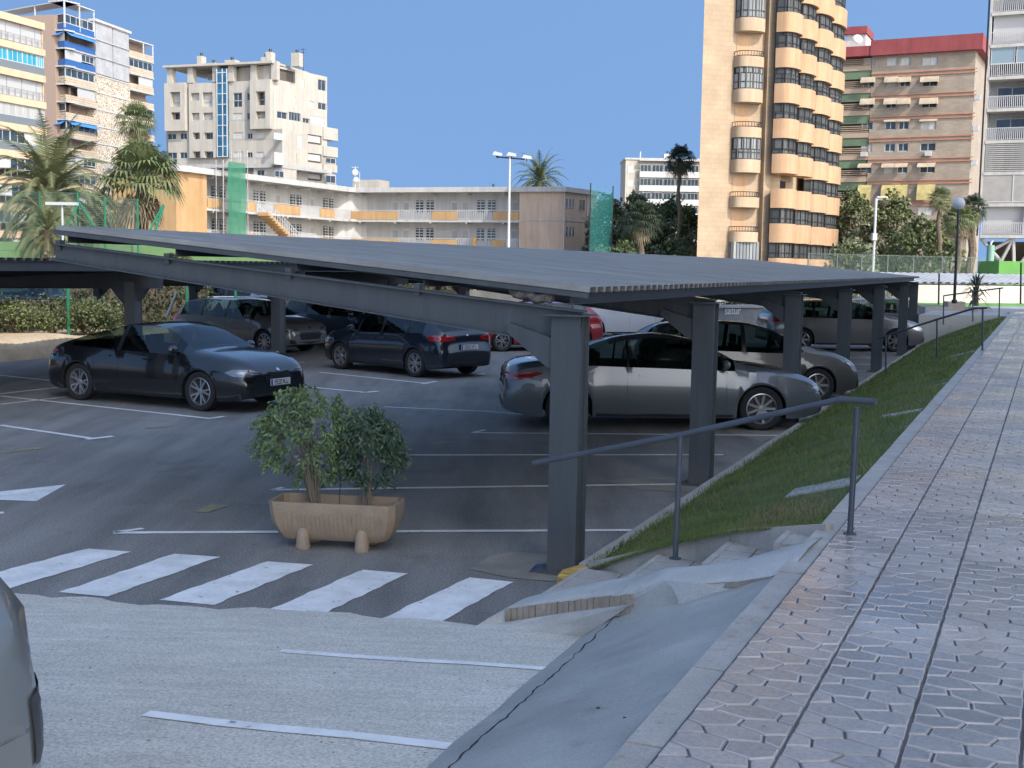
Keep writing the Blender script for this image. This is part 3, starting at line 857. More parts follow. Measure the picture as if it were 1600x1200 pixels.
# second carport on the far side of the aisle
c2 = thing('carport', 'left dark steel carport behind the black fastback, its roof edge at eye level', 'carport', W(20, -16.8))
N2 = -16.3
mb = MB(); corr(mb, 8, 58, N2 + .1, 2.50, N2 - 5.6, 2.22); mb.build('roof', mat('second_roof_sheet', (0.12, 0.125, 0.125), 0.6, var=.2, scale=1), c2)
for n_, z in ((N2 + .02, 2.40), (N2 - 1.8, 2.32), (N2 - 3.6, 2.23), (N2 - 5.5, 2.12)):
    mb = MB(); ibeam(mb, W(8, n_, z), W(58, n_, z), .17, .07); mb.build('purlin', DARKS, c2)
s = 14.2
k = 0
while s < 58:
    n_ = N2 - .5
    mb = MB(); mb.box(W(s, n_, 1.05), (.22, .22, 2.1), RmR)
    for q in (-1, 1): mb.box(W(s + q * .115, n_, 1.05), (.014, .25, 2.1), RmR)
    mb.build('column', STEEL, c2)
    mb = MB(); ibeam(mb, W(s, N2 + .25, 2.16), W(s, N2 - 5.4, 1.96), .36, .14, h2=.2)
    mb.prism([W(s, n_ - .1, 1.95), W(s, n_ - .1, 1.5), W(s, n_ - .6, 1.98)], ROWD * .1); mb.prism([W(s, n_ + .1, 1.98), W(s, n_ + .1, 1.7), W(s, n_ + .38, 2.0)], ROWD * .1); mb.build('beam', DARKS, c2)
    s += 5.0; k += 1

# third row of carports beyond the fence, seen as columns with haunches
c3 = thing('carport', 'far carport row seen between the columns beyond the green fence posts', 'carport', W(30, -29))
mb = MB(); corr(mb, 10, 70, -24.9, 2.30, -30.2, 2.02, pitch=.25); mb.build('roof', MAT['second_roof_sheet'], c3)
mb = MB()
for s in range(12, 70, 5):
    mb.box(W(s, -29.5, .95), (.2, .24, 1.9), RmR)
    mb.prism([W(s, -29.4, 1.9), W(s, -29.4, 1.3), W(s, -28.6, 2.0)], ROWD * .12); mb.prism([W(s, -29.6, 1.9), W(s, -29.6, 1.4), W(s, -30.2, 1.95)], ROWD * .12)
    ibeam(mb, W(s, -25, 2.12), W(s, -30.1, 1.88), .22, .12)
mb.build('column_row', DARKS, c3)['kind'] = 'stuff'
# ---------------------------------------------------------------- cars
def carpaint(name, col, metal=.35, rough=.32): return mat(name, col, rough, metal, coat=1.0, spec=.5)
TYRE = mat('tyre_rubber', (.018, .018, .019), .85); RIMM = mat('rim_alloy', (.45, .45, .46), .3, .85); RIMD = mat('rim_dark', (.05, .05, .055), .4, .5)
PLAST = mat('black_trim', (.012, .012, .013), .35); LINER = mat('wheel_liner', (.008, .008, .008), .95)
TAIL = mat('tail_lamp', (.32, .012, .012), .15, spec=.8, coat=1); HEADL = mat('head_lamp', (.20, .21, .225), .12, .6, coat=1); HEADD = mat('head_lamp_dark', (.05, .055, .06), .12, .3, coat=1); CHROME = mat('chrome', (.7, .7, .72), .12, 1.0)
SEAT = mat('seat_fabric', (.022, .022, .024), .9); PLATE = mat('plate_white', (.72, .73, .74), .45); PTXT = mat('plate_text', (.02, .02, .025), .6); PBLUE = mat('plate_blue', (.03, .07, .35), .5)

def interp(pts, x):
    if x <= pts[0][0]: return pts[0][1]
    if x >= pts[-1][0]: return pts[-1][1]
    for i in range(len(pts) - 1):
        if pts[i][0] <= x <= pts[i + 1][0]:
            x0, y0 = pts[i]; x1, y1 = pts[i + 1]; h = x1 - x0; t = (x - x0) / h
            def slope(k):
                if k == 0: return (pts[1][1] - pts[0][1]) / (pts[1][0] - pts[0][0])
                if k == len(pts) - 1: return (pts[-1][1] - pts[-2][1]) / (pts[-1][0] - pts[-2][0])
                a = (pts[k][1] - pts[k - 1][1]) / (pts[k][0] - pts[k - 1][0]); b = (pts[k + 1][1] - pts[k][1]) / (pts[k + 1][0] - pts[k][0])
                if a * b <= 0: return 0
                return 2 * a * b / (a + b)
            m0, m1 = slope(i) * h, slope(i + 1) * h
            return (2 * t**3 - 3 * t**2 + 1) * y0 + (t**3 - 2 * t**2 + t) * m0 + (-2 * t**3 + 3 * t**2) * y1 + (t**3 - t**2) * m1

def car(name, label, spec, paint, loc, heading, group='parked cars', plate=None, rim='five', front=True, rear=True, lamp=None, cat='car', rearplate=None, scale=1.0, tailm=None, trim=None):
    """spec: L, W, top[], belt[], wb (wheel x positions), wr (wheel radius), glass x: rw0,rw1 (rear screen), ws0,ws1 (windscreen), pillars[]"""
    L, Wd, top, belt = spec['L'], spec['W'], spec['top'], spec['belt']
    wr = spec['wr']; xr, xf = spec['axles']; hw = Wd / 2; Ra = wr + .045
    t = thing(name, label, cat, loc, group, local=True)
    t.rotation_euler = (0, 0, math.atan2(heading.y, heading.x)); t.scale = (scale,) * 3
    x0, x1 = -L / 2, L / 2
    xs = set([x0, x0 + .015, x0 + .05, x0 + .11, x0 + .2, x1 - .015, x1 - .05, x1 - .11, x1 - .2, x1 - .32])
    n = int(L / .1)
    xs |= set(round(x0 + .3 + (L - .6) * i / n, 4) for i in range(n + 1))
    for ax in (xr, xf):
        for k in range(0, 13): xs.add(round(ax - Ra * math.cos(math.pi * k / 12), 4))
    rw0, rw1, ws0, ws1 = spec['rw0'], spec['rw1'], spec['ws0'], spec['ws1']
    pil = spec['pillars']
    special = [rw0, rw1, ws0, ws1] + [p for a in pil for p in a]
    xs = sorted(xs); xs = [x for x in xs if min([abs(x - q) for q in special]) > .03] + special; xs = sorted(xs)
    def plan(x):
        e = min(x - x0, x1 - x); front_ = x > 0
        r = spec.get('fr', .75) if front_ else spec.get('rr', .6)
        if e < r: q = 1 - e / r; return 1 - (.17 if front_ else .13) * q ** 2.2 - (.13 * max(0, 1 - e / .1) ** 2)
        return 1
    secs = []
    for x in xs:
        e = min(x - x0, x1 - x)
        yw = hw * plan(x); zt = interp(top, x); zb = .19 + .10 * max(0, 1 - e / .5) ** 1.5
        zbelt = min(interp(belt, x), zt - .02)
        za = zb
        for ax in (xr, xf):
            if abs(x - ax) < Ra - 1e-4: za = max(za, wr * .96 + math.sqrt(max(0, Ra ** 2 - (x - ax) ** 2)))
        cab = max(0, min(1, (zt - zbelt - .06) / .35))      # 1 in the cabin, 0 on bonnet
        zm = zb + (zbelt - zb) * .52
        flare = 0
        for ax in (xr, xf):
            flare = max(flare, .022 * max(0, 1 - ((x - ax) / (Ra * 1.5)) ** 2))
        yroof = yw * ((1 - cab) * .86 + cab * spec.get('tumble', .68))
        zrs = zt - (.045 * cab + .022 * (1 - cab))
        zlow = max(za, zb)
        pts = [(0, max(za if za > zb else zb, zb)), (yw * .80, zlow), (yw * (.955 if za <= zb else .985) + flare * .8, zlow),
               (yw * .985 + flare, max(zb + (zbelt - zb) * .22, zlow + .012)),
               (yw * 1.0 + flare, max(zm, zlow + .03)),
               (yw * .985 + flare * .8, max(zb + (zbelt - zb) * .76, zlow + .045)),
               (yw * (.955 if cab > 0 else .95), max(zbelt, zlow + .06)),
               (yw * .955 - (yw * .955 - yroof) * .5 + .012 * cab, (max(zbelt, zlow + .06) + zrs) / 2 + .015 * cab) if cab > 0 else (yw * .9, (zbelt + zrs) / 2 + .008),
               (yroof, max(zrs, zlow + .065)), (yroof * .72, max(zt - .012, zlow + .07)), (0, max(zt + .004, zlow + .072))]
        secs.append(pts)
    K = len(secs[0]); V = []; idx = {}
    def vid(i, k, sgn):
        key = (i, k, sgn if 0 < k < K - 1 else 0)
        if key not in idx:
            y, z = secs[i][k]; idx[key] = len(V); V.append(Vector((xs[i], y * sgn if 0 < k < K - 1 else 0, z)))
        return idx[key]
    blk = []; body, under, wins = [], [], {'windscreen': [], 'rear_window': [], 'side': {}}
    allf = []
    for i in range(len(xs) - 1):
        xm = (xs[i] + xs[i + 1]) / 2
        for sgn in (1, -1):
            for k in range(K - 1):
                f = [vid(i, k, sgn), vid(i + 1, k, sgn), vid(i + 1, k + 1, sgn), vid(i, k + 1, sgn)]
                if len(set(f)) < 3: continue
                if sgn < 0: f = f[::-1]
                allf.append(f)
                if k < 2: under.append(f); continue
                if k in (6, 7):
                    seg = None
                    for q in range(len(pil) - 1):
                        if pil[q][1] < xm < pil[q + 1][0]: seg = q
                    if seg is not None: wins['side'].setdefault((seg, sgn), []).append(f); continue
                    if any(p_[0] - .01 < xm < p_[1] + .01 for p_ in pil[1:-2 if len(pil) > 4 else -1]): blk.append(f); continue
                if k in (8, 9):
                    if ws0 < xm < ws1: wins['windscreen'].append(f); continue
                    if rw0 < xm < rw1: wins['rear_window'].append(f); continue
                body.append(f)
    for i, flip in ((0, False), (len(xs) - 1, True)):
        for sgn in (1, -1):
            for k in range(K - 2):
                f = [vid(i, 0, sgn) if k == 0 else vid(i, 0, sgn), vid(i, k + 1, sgn), vid(i, k + 2, sgn)]
                if (sgn > 0) != flip: f = f[::-1]
                if len(set(f)) == 3: body.append(f); allf.append(f)
    def mk(nm, faces, mats, parent, off=0.0, smooth=True, mi=None):
        used = {}; vv = []; ff = []
        for f in faces:
            g = []
            for a in f:
                if a not in used: used[a] = len(vv); vv.append(V[a])
                if used[a] not in g: g.append(used[a])
            if len(g) > 2: ff.append(g)
        mbb = MB(); mbb.v = list(vv); mbb.f = ff; mbb.mi = [0] * len(ff)
        if mi: mbb.mi = mi[:len(ff)]
        return mbb.build(nm, mats, parent, smooth='all' if off == 0 else True)
    ob = mk('body', body + under + blk, [paint, LINER, PLAST], t, mi=[0] * len(body) + [1] * len(under) + [2] * len(blk))
    ob.data.set_sharp_from_angle(angle=math.radians(38))
    if wins['windscreen']: mk('windscreen', wins['windscreen'], GLASS, t)
    if wins['rear_window']: mk('rear_window', wins['rear_window'], GLASS, t)
    for key, fs in wins['side'].items(): mk('side_window', fs, GLASS, t)
    bvh = BVHTree.FromPolygons([tuple(v) for v in V], allf)
    def decal(nm, mt, poly, side, off=.004, parent=t, rings=3, yaw=None, sub=.07):
        """project a flat outline onto the bodywork: side 'f','r' -> outline in (y,z); 'l','s' (left,right) -> (x,z); yaw -> custom direction"""
        if side == 'f': o_, ax, d = Vector((x1 + 1, 0, 0)), Vector((0, 1, 0)), Vector((-1, 0, 0))
        elif side == 'r': o_, ax, d = Vector((x0 - 1, 0, 0)), Vector((0, 1, 0)), Vector((1, 0, 0))
        elif side == 'l': o_, ax, d = Vector((0, 3, 0)), Vector((1, 0, 0)), Vector((0, -1, 0))
        elif side == 's': o_, ax, d = Vector((0, -3, 0)), Vector((1, 0, 0)), Vector((0, 1, 0))
        else:
            ccx = Vector((x1, 0, 0)) if side[0] == 'F' else Vector((x0, 0, 0)); ang = yaw
            d = -Vector((math.cos(ang), math.sin(ang), 0)); ax = Vector((0, 0, 1)).cross(-d); o_ = ccx - d * 2.5
        pts = []
        m_ = len(poly)
        for i in range(m_):
            a = Vector(poly[i]); b = Vector(poly[(i + 1) % m_]); k_ = max(1, int((b - a).length / sub))
            for j in range(k_): pts.append(a.lerp(b, j / k_))
        c = sum(pts, Vector((0, 0))) / len(pts)
        rr_ = []; hits = []
        for q in range(rings + 1):
            f_ = 1 - q / (rings + .0001); row = []
            for p in pts:
                p_ = c + (p - c) * f_; s_ = o_ + ax * p_.x + Vector((0, 0, p_.y))
                h = bvh.ray_cast(s_, d)
                row.append(h[0] - d * off if h[0] is not None else None)
            hits.append(row)
        if any(h is None for r in hits for h in r):
            good = [h for r in hits for h in r if h is not None]
            if not good: return None
            for r in hits:
                for i_, h in enumerate(r):
                    if h is None: r[i_] = min(good, key=lambda g: abs(g.z - (pts[i_].y))) if good else Vector()
        mbb = MB(); n_ = len(pts)
        for q in range(rings):
            for i_ in range(n_):
                j = (i_ + 1) % n_; mbb.add([hits[q][i_], hits[q][j], hits[q + 1][j], hits[q + 1][i_]], [(0, 1, 2, 3)])
        return mbb.build(nm, mt, parent, smooth='all', merge=True)
    # wheels
    wt = spec.get('tw', .22)
    for ax in (xr, xf):
        for sgn in (1, -1):
            yc = sgn * (hw - wt / 2 - .015); c = Vector((ax, yc, wr))
            mbb = MB(); rr = wr * .70
            pr = [(rr, -wt * .42), (wr * .9, -wt * .5), (wr * .985, -wt * .40), (wr, -wt * .2), (wr, wt * .2), (wr * .985, wt * .40), (wr * .9, wt * .5), (rr, wt * .42)]
            mbb.lathe(pr, c, (0, 1, 0), 32)
            w_ = mbb.build('wheel', TYRE, t, smooth=True)
            mr = MB(); mr.cur = 1
            o_ = sgn * wt * .34
            mr.lathe([(0.0, o_ * .3), (rr, o_ * .3)], c, (0, 1, 0), 24)
            mr.cur = 0
            mr.lathe([(rr + .004, o_ * 1.2), (rr - .014, o_ * 1.28), (rr - .022, o_ * 1.0), (rr - .022, o_ * .3)], c, (0, 1, 0), 32)
            mr.lathe([(.0, o_ * 1.15), (.05, o_ * 1.12), (.062, o_ * .8)], c, (0, 1, 0), 12)
            nsp = {'five': 5, 'six': 6, 'ten': 9, 'plain': 7}[rim]
            for q in range(nsp):
                for dd in ((-.2, .2) if rim in ('five', 'six') else (0,)):
                    th = 2 * math.pi * q / nsp; wi = .014 if dd else .017
                    a0 = th + dd * .35; a1 = th + dd * (1.15 if rim == 'five' else .9)
                    p0 = Vector((math.cos(a0) * .05, 0, math.sin(a0) * .05)); p1 = Vector((math.cos(a1) * (rr - .015), 0, math.sin(a1) * (rr - .015)))
                    dn = (p1 - p0).normalized(); nn_ = Vector((-dn.z, 0, dn.x))
                    vs = []
                    for p, w__, oy in ((p0, wi * 1.2, 1.0), (p1, wi, 1.12)):
                        for e1 in (-1, 1):
                            vs.append(c + p + nn_ * w__ * e1 + Vector((0, o_ * oy, 0)))
                        for e1 in (1, -1):
                            vs.append(c + p + nn_ * w__ * e1 * 1.3 + Vector((0, o_ * .6, 0)))
                    mr.add(vs, [(0, 1, 5, 4), (1, 2, 6, 5), (2, 3, 7, 6), (3, 0, 4, 7)])
            mr.build('rim', [RIMM, RIMD], w_, smooth=True)
    # interior
    mi_ = MB(); cx0, cx1 = rw0 + .35, ws1 - .55
    bz = interp(belt, 0)
    mi_.box(((cx0 + ws1) / 2 - .1, 0, .42), (ws1 - cx0 - .5, hw * 1.6, .12))
    mi_.box((ws1 - .38, 0, bz - .16), (.35, hw * 1.5, .22))
    fx = spec.get('seat', .15)
    for sx in (fx, fx - .85):
        if sx < rw0 + .3: continue
        for sy in ((-.36, .36) if sx == fx else (-.38, 0, .38)):
            top_ = bz + (.10 if sx == fx else .02)
            mi_.prism([(sx, sy - .21, .5), (sx - .12, sy - .19, top_), (sx - .12, sy + .19, top_), (sx, sy + .21, .5)], (-.12, 0, 0))
            mi_.box((sx - .17, sy, top_ + .10), (.09, .24, .17))
            mi_.box((sx + .2, sy, .52), (.45, .42, .14))
    mi_.lathe([(.17, -.012), (.185, 0), (.17, .012), (.155, 0), (.17, -.012)], (fx + .55, .36, bz - .02), (-1, 0, .4), 18)
    mi_.build('interior', SEAT, t, smooth=False)
    # mirrors
    for sgn in (1, -1):
        mm = MB(); mx = ws0 + (ws1 - ws0) * .62 if 'mx' not in spec else spec['mx']
        bm = bmesh.new(); bmesh.ops.create_uvsphere(bm, u_segments=12, v_segments=8, radius=1)
        vs = [Vector((v.co.x * .075, v.co.y * .115, v.co.z * .075)) for v in bm.verts]; fs = [[v.index for v in f.verts] for f in bm.faces]; bm.free()
        for v in vs: v.x = max(v.x, -.045)
        c = Vector((mx, sgn * (hw + .07), bz + .075)); mm.add([c + v for v in vs], fs)
        mm.box((mx, sgn * (hw - .03), bz + .02), (.06, .12, .03)); mm.build('mirror', trim or paint, t, smooth=True)
    # seams, handles, sills
    for s_, sg in (('l', 1), ('s', -1)):
        for sx in spec['doors']:
            zt_ = interp(belt, sx) - .01
            decal('door_seam', LINER, [(sx - .004, .27), (sx + .004, .27), (sx + .004, zt_), (sx - .004, zt_)], s_, .0015, rings=1)
        for sx in spec['handles']:
            z_ = interp(belt, sx) - .115
            decal('door_handle', trim or paint, [(sx - .10, z_ - .014), (sx + .09, z_ - .016), (sx + .10, z_), (sx + .09, z_ + .014), (sx - .10, z_ + .016)], s_, .022)
        decal('sill', PLAST, [(xr + Ra + .05, .2), (xf - Ra - .05, .2), (xf - Ra - .05, .245), (xr + Ra + .05, .245)], s_, .004, rings=1, sub=.2)
    nz = interp(top, x1 - .1); 
    if front:
        z0_ = spec.get('hz', .66)
        for sg in (1, -1):
            yw = math.radians(48) * sg
            k_ = 1 if sg > 0 else -1
            a = spec.get('hl', [(-.36, -.02), (-.16, -.07), (.14, -.06), (.27, .0), (.14, .055), (-.16, .05)])
            c0 = spec.get('hy', .66)
            decal('head_lamp', lamp or HEADL, [(k_ * (p[0]) + k_ * c0, z0_ + p[1]) for p in a], 'F', .006, yaw=yw, sub=.05)
            a2 = [(-.26, -.005), (-.10, -.035), (.10, -.03), (.18, .005), (.08, .028), (-.14, .026)]
            decal('lamp_lens', mat('lamp_lens', (.42, .43, .44), .2, .6), [(k_ * (p[0] * .62 - .02) + k_ * c0, z0_ + p[1] * .75) for p in a2], 'F', .009, yaw=yw, sub=.05)
        g = spec.get('grille', [(-.38, .40), (.38, .40), (.46, .56), (.40, .62), (-.40, .62), (-.46, .56)])
        decal('grille', PLAST, g, 'f', .006)
        decal('lower_grille', PLAST, [(-.62, .24), (.62, .24), (.56, .35), (-.56, .35)], 'f', .006)
        for sg in (1, -1): decal('air_intake', PLAST, [(sg * .56, .30), (sg * .76, .30), (sg * .78, .42), (sg * .62, .40)], 'f', .007)
        decal('badge', CHROME, [(-.045, z0_ + .02), (0, z0_ - .02), (.045, z0_ + .02), (0, z0_ + .06)], 'f', .012)
    if rear:
        z0_ = spec.get('tz', .82)
        for sg in (1, -1):
            yw = math.pi - math.radians(42) * sg; k_ = -1 if sg > 0 else 1
            a = spec.get('tl', [(-.34, -.02), (-.30, .05), (.24, .06), (.33, .0), (.20, -.06), (-.2, -.07)])
            decal('tail_lamp', tailm or TAIL, [(k_ * p[0] + k_ * spec.get('ty', .62), z0_ + p[1]) for p in a], 'R', .008, yaw=yw, sub=.05)
        decal('rear_diffuser', PLAST, [(-.62, .25), (.62, .25), (.55, .38), (-.55, .38)], 'r', .006)
        decal('bumper_seam', LINER, [(-.8, .545), (.8, .545), (.8, .553), (-.8, .553)], 'r', .002, rings=1)
        decal('badge', CHROME, [(-.05, z0_ + .05), (0, z0_ + .02), (.05, z0_ + .05), (0, z0_ + .085)], 'r', .01)
    def mkplate(txt, fx_, z_, sgn):
        h = bvh.ray_cast(Vector((fx_ * (L / 2 + 1), 0, z_)), Vector((-fx_, 0, 0)))
        X = (h[0].x if h[0] else fx_ * L / 2) + fx_ * .035
        q = MB(); q.box((X, 0, z_), (.012, .52, .112)); pq = q.build('number_plate', PLATE, t)
        q = MB(); q.box((X + fx_ * .0075, fx_ * -.235, z_), (.004, .045, .105)); q.build('plate_band', PBLUE, pq)
        q = MB(); q.box((X - fx_ * .012, 0, z_), (.014, .54, .13)); q.build('plate_holder', PLAST, t)
        G = {'9': [(.9, .5, .1, .5), (.1, .5, .1, 1), (.1, 1, .9, 1), (.9, 1, .9, 0), (.9, 0, .15, 0)], '2': [(.1, 1, .9, 1), (.9, 1, .9, .55), (.9, .55, .1, 0), (.1, 0, .9, 0)],
             '0': [(.1, 0, .9, 0), (.9, 0, .9, 1), (.9, 1, .1, 1), (.1, 1, .1, 0)], 'M': [(.05, 0, .05, 1), (.05, 1, .5, .35), (.5, .35, .95, 1), (.95, 1, .95, 0)],
             'J': [(.85, 1, .85, 0), (.85, 0, .1, 0), (.1, 0, .1, .3)], '6': [(.85, 1, .1, 1), (.1, 1, .1, 0), (.1, 0, .9, 0), (.9, 0, .9, .52), (.9, .52, .1, .52)],
             '5': [(.9, 1, .1, 1), (.1, 1, .1, .55), (.1, .55, .9, .55), (.9, .55, .9, 0), (.9, 0, .1, 0)], 'H': [(.1, 0, .1, 1), (.9, 0, .9, 1), (.1, .5, .9, .5)], 'F': [(.1, 0, .1, 1), (.1, 1, .9, 1), (.1, .52, .75, .52)],
             'S': [(.9, 1, .1, 1), (.1, 1, .1, .52), (.1, .52, .9, .52), (.9, .52, .9, 0), (.9, 0, .1, 0)]}
        q = MB(); cw, chh, gap = .038, .074, .0125; n_ = len(txt.replace(' ', '')); tot = n_ * (cw + gap) + .022; u = -tot / 2 + .022; th = .0105
        for chx in txt:
            if chx == ' ': u += .022; continue
            for x0_, y0_, x1_, y1_ in G.get(chx, G['0']):
                A = Vector((u + x0_ * cw, z_ + (y0_ - .5) * chh)); B = Vector((u + x1_ * cw, z_ + (y1_ - .5) * chh)); d = (B - A).normalized(); nn_ = Vector((-d.y, d.x)) * th / 2; A2 = A - d * th / 2; B2 = B + d * th / 2
                q.poly([Vector((X + fx_ * .0085, fx_ * p.x, p.y)) for p in ((A2 - nn_, B2 - nn_, B2 + nn_, A2 + nn_))])
            u += cw + gap
        q.build('plate_text', PTXT, pq)
    if plate: mkplate(plate, 1, spec.get('pz', .45), 1)
    if rearplate: mkplate(rearplate, -1, spec.get('rpz', .62), -1)
    return t

FAST = dict(L=4.78, W=1.85, wr=.338, axles=(-1.46, 1.40), tumble=.66, seat=.1,
    top=[(-2.39, .60), (-2.37, .80), (-2.30, .93), (-2.1, 1.0), (-1.75, 1.10), (-1.1, 1.29), (-.4, 1.43), (.1, 1.445), (.5, 1.38), (.95, 1.17), (1.22, 1.035), (1.6, .985), (2.0, .91), (2.25, .80), (2.36, .68), (2.39, .55)],
    belt=[(-2.39, .58), (-2.1, .90), (-1.6, .985), (-.5, .96), (.6, .935), (1.2, .92), (1.8, .84), (2.2, .72), (2.39, .5)],
    rw0=-1.95, rw1=-.95, ws0=.42, ws1=1.2, pillars=[(-2, -1.62), (-.52, -.42), (.72, .80), (1.0, 1.2)], doors=(-1.05, -.46, .86), handles=(-.75, .22), hz=.685, tz=.88, pz=.50,
    grille=[(-.30, .42), (.30, .42), (.36, .58), (.27, .68), (.06, .665), (0, .64), (-.06, .665), (-.27, .68), (-.36, .58)], hy=.66)
COUPE = dict(L=4.95, W=1.86, wr=.338, axles=(-1.50, 1.47), tumble=.64, seat=.0,
    top=[(-2.475, .58), (-2.46, .78), (-2.40, .93), (-2.2, 1.0), (-1.85, 1.05), (-1.2, 1.23), (-.5, 1.395), (-.05, 1.43), (.4, 1.37), (.9, 1.17), (1.25, 1.005), (1.7, .95), (2.1, .87), (2.33, .77), (2.44, .64), (2.475, .5)],
    belt=[(-2.475, .56), (-2.2, .90), (-1.6, .97), (-.5, .95), (.6, .92), (1.2, .90), (1.9, .82), (2.3, .70), (2.475, .48)],
    rw0=-1.75, rw1=-.85, ws0=.30, ws1=1.22, pillars=[(-2, -1.42), (-.60, -.57), (.86, .90), (1.05, 1.2)], doors=(-.60, .92), handles=(-.32,), hz=.66, tz=.80,
    tl=[(-.34, .015), (-.32, .05), (.10, .055), (.34, .07), (.42, .045), (.30, -.02), (.10, -.055), (-.12, -.05)], ty=.66)
HATCH = dict(L=4.30, W=1.81, wr=.325, axles=(-1.30, 1.33), tumble=.70, seat=.1,
    top=[(-2.15, .60), (-2.13, .86), (-2.06, 1.02), (-1.9, 1.16), (-1.6, 1.37), (-1.3, 1.44), (-.6, 1.47), (0, 1.465), (.4, 1.40), (.85, 1.19), (1.12, 1.05), (1.5, .985), (1.85, .89), (2.05, .76), (2.13, .62), (2.15, .5)],
    belt=[(-2.15, .58), (-2.0, .92), (-1.5, 1.0), (-.5, .965), (.6, .93), (1.1, .92), (1.6, .85), (2.0, .72), (2.15, .48)],
    rw0=-2.02, rw1=-1.58, ws0=.34, ws1=1.1, pillars=[(-1.9, -1.55), (-1.10, -1.03), (-.20, -.12), (.66, .74), (.95, 1.1)], doors=(-1.0, -.16, .80), handles=(-.72, .14), hz=.70, tz=.90,
    tl=[(-.30, -.04), (-.30, .04), (.18, .075), (.30, .03), (.30, -.05), (.05, -.075)], ty=.62, rpz=.70)
WAGON = dict(L=4.70, W=1.83, wr=.33, axles=(-1.36, 1.42), tumble=.71, seat=.2,
    top=[(-2.35, .60), (-2.33, .86), (-2.27, 1.0), (-2.1, 1.16), (-1.85, 1.36), (-1.6, 1.44), (-.8, 1.49), (0, 1.49), (.45, 1.42), (.95, 1.20), (1.25, 1.05), (1.65, .985), (2.05, .89), (2.25, .76), (2.33, .62), (2.35, .5)],
    belt=[(-2.35, .58), (-2.2, .93), (-1.7, .99), (-.5, .965), (.6, .94), (1.2, .92), (1.8, .85), (2.2, .72), (2.35, .48)],
    rw0=-2.22, rw1=-1.80, ws0=.38, ws1=1.22, pillars=[(-2.05, -1.85), (-1.05, -.97), (-.10, -.02), (.76, .84), (1.02, 1.2)], doors=(-.98, -.06, .9), handles=(-.66, .26), hz=.70, tz=.90, ty=.62, rpz=.72)
MPV = dict(L=4.50, W=1.83, wr=.33, axles=(-1.33, 1.37), tumble=.69, seat=.15,
    top=[(-2.25, .60), (-2.22, .9), (-2.12, 1.08), (-1.9, 1.30), (-1.5, 1.46), (-.6, 1.52), (0, 1.50), (.45, 1.41), (.95, 1.20), (1.35, 1.045), (1.65, .985), (1.95, .88), (2.13, .75), (2.22, .62), (2.25, .5)],
    belt=[(-2.25, .58), (-2.0, .95), (-1.5, 1.0), (-.5, .97), (.6, .94), (1.2, .93), (1.75, .85), (2.1, .70), (2.25, .48)],
    rw0=-2.08, rw1=-1.70, ws0=.38, ws1=1.33, pillars=[(-1.95, -1.6), (-1.0, -.93), (-.12, -.04), (.80, .88), (1.1, 1.3)], doors=(-.95, -.08, .95), handles=(-.66, .24), hz=.78, tz=.95, hy=.62)
SUV = dict(L=4.55, W=1.86, wr=.36, axles=(-1.36, 1.36), tumble=.74, seat=.2,
    top=[(-2.27, .65), (-2.25, 1.0), (-2.15, 1.15), (-2.0, 1.36), (-1.75, 1.56), (-1.3, 1.64), (0, 1.65), (.45, 1.57), (.95, 1.30), (1.2, 1.16), (1.6, 1.10), (2.0, 1.0), (2.18, .86), (2.25, .68), (2.27, .55)],
    belt=[(-2.27, .6), (-2.1, 1.05), (-1.6, 1.10), (-.5, 1.07), (.6, 1.05), (1.2, 1.03), (1.8, .95), (2.15, .8), (2.27, .5)],
    rw0=-2.14, rw1=-1.76, ws0=.38, ws1=1.18, pillars=[(-2.0, -1.75), (-1.05, -.97), (-.10, -.02), (.76, .84), (1.0, 1.2)], doors=(-.98, -.06, .9), handles=(-.66, .26), hz=.82, tz=1.0, ty=.62, rpz=.82)
def hd(deg): return Vector((math.cos(math.radians(deg)), math.sin(math.radians(deg)), 0))
def place(px, py, z=0.0): return P(px, py, z)
BLACKP = carpaint('black_paint', (.008, .009, .011), .1, .2); SILV = carpaint('silver_paint', (.115, .13, .142)); GREYD = carpaint('dark_grey_paint', (.060, .057, .052), .0, .4); NAVY = carpaint('navy_paint', (.012, .018, .028), .2, .22)
RED = carpaint('red_paint', (.30, .012, .018), .1); WHITE = carpaint('white_paint', (.55, .55, .55), .0, .3); SILV2 = carpaint('pale_silver_paint', (.17, .17, .17)); CHAMP = carpaint('warm_grey_paint', (.22, .21, .195)); BLUEG = carpaint('slate_blue_paint', (.035, .05, .075))
car('fastback_car', 'black fastback parked at left with plate 9920 MJJ facing the planter', FAST, BLACKP, Vector((-6.10, 21.9, 0)), hd(-28), plate='9920 MJJ', rim='five', trim=BLACKP)
car('hatchback_car', 'dark navy hatchback seen from behind in the middle of the lot, red tail lamps', HATCH, NAVY, P(632, 580), hd(137), rearplate='0065 HFS', rim='six')
car('coupe_car', 'silver two-door coupe behind the nearest carport column', COUPE, SILV, P(1024, 660), hd(3), rim='ten', trim=SILV, scale=1.035)
car('compact_car', 'dark grey compact car parked just beyond the silver coupe, nose to the lawn', MPV, GREYD, P(1150, 620), hd(3), rim='plain')
car('estate_car', 'silver estate car behind the far carport columns', WAGON, SILV2, P(1309, 546), hd(3), rim='plain', trim=SILV2, scale=1.08)
car('estate_car', 'dark car whose bonnet shows past the farthest carport column', WAGON, GREYD, P(1390, 528), hd(4), rim='plain', scale=1.03)
car('estate_car', 'pale silver estate car behind the black fastback', WAGON, SILV2, Vector((-7.6, 35.0, 0)), hd(-32), rim='ten')
car('hatchback_car', 'slate blue hatchback between the silver estate and the navy hatchback', WAGON, BLUEG, P(545, 540), hd(-32), rim='plain')
car('hatchback_car', 'bright red hatchback half hidden by the carport beam', HATCH, RED, Vector((.54, 37.1, 0)), hd(205), rim='five')
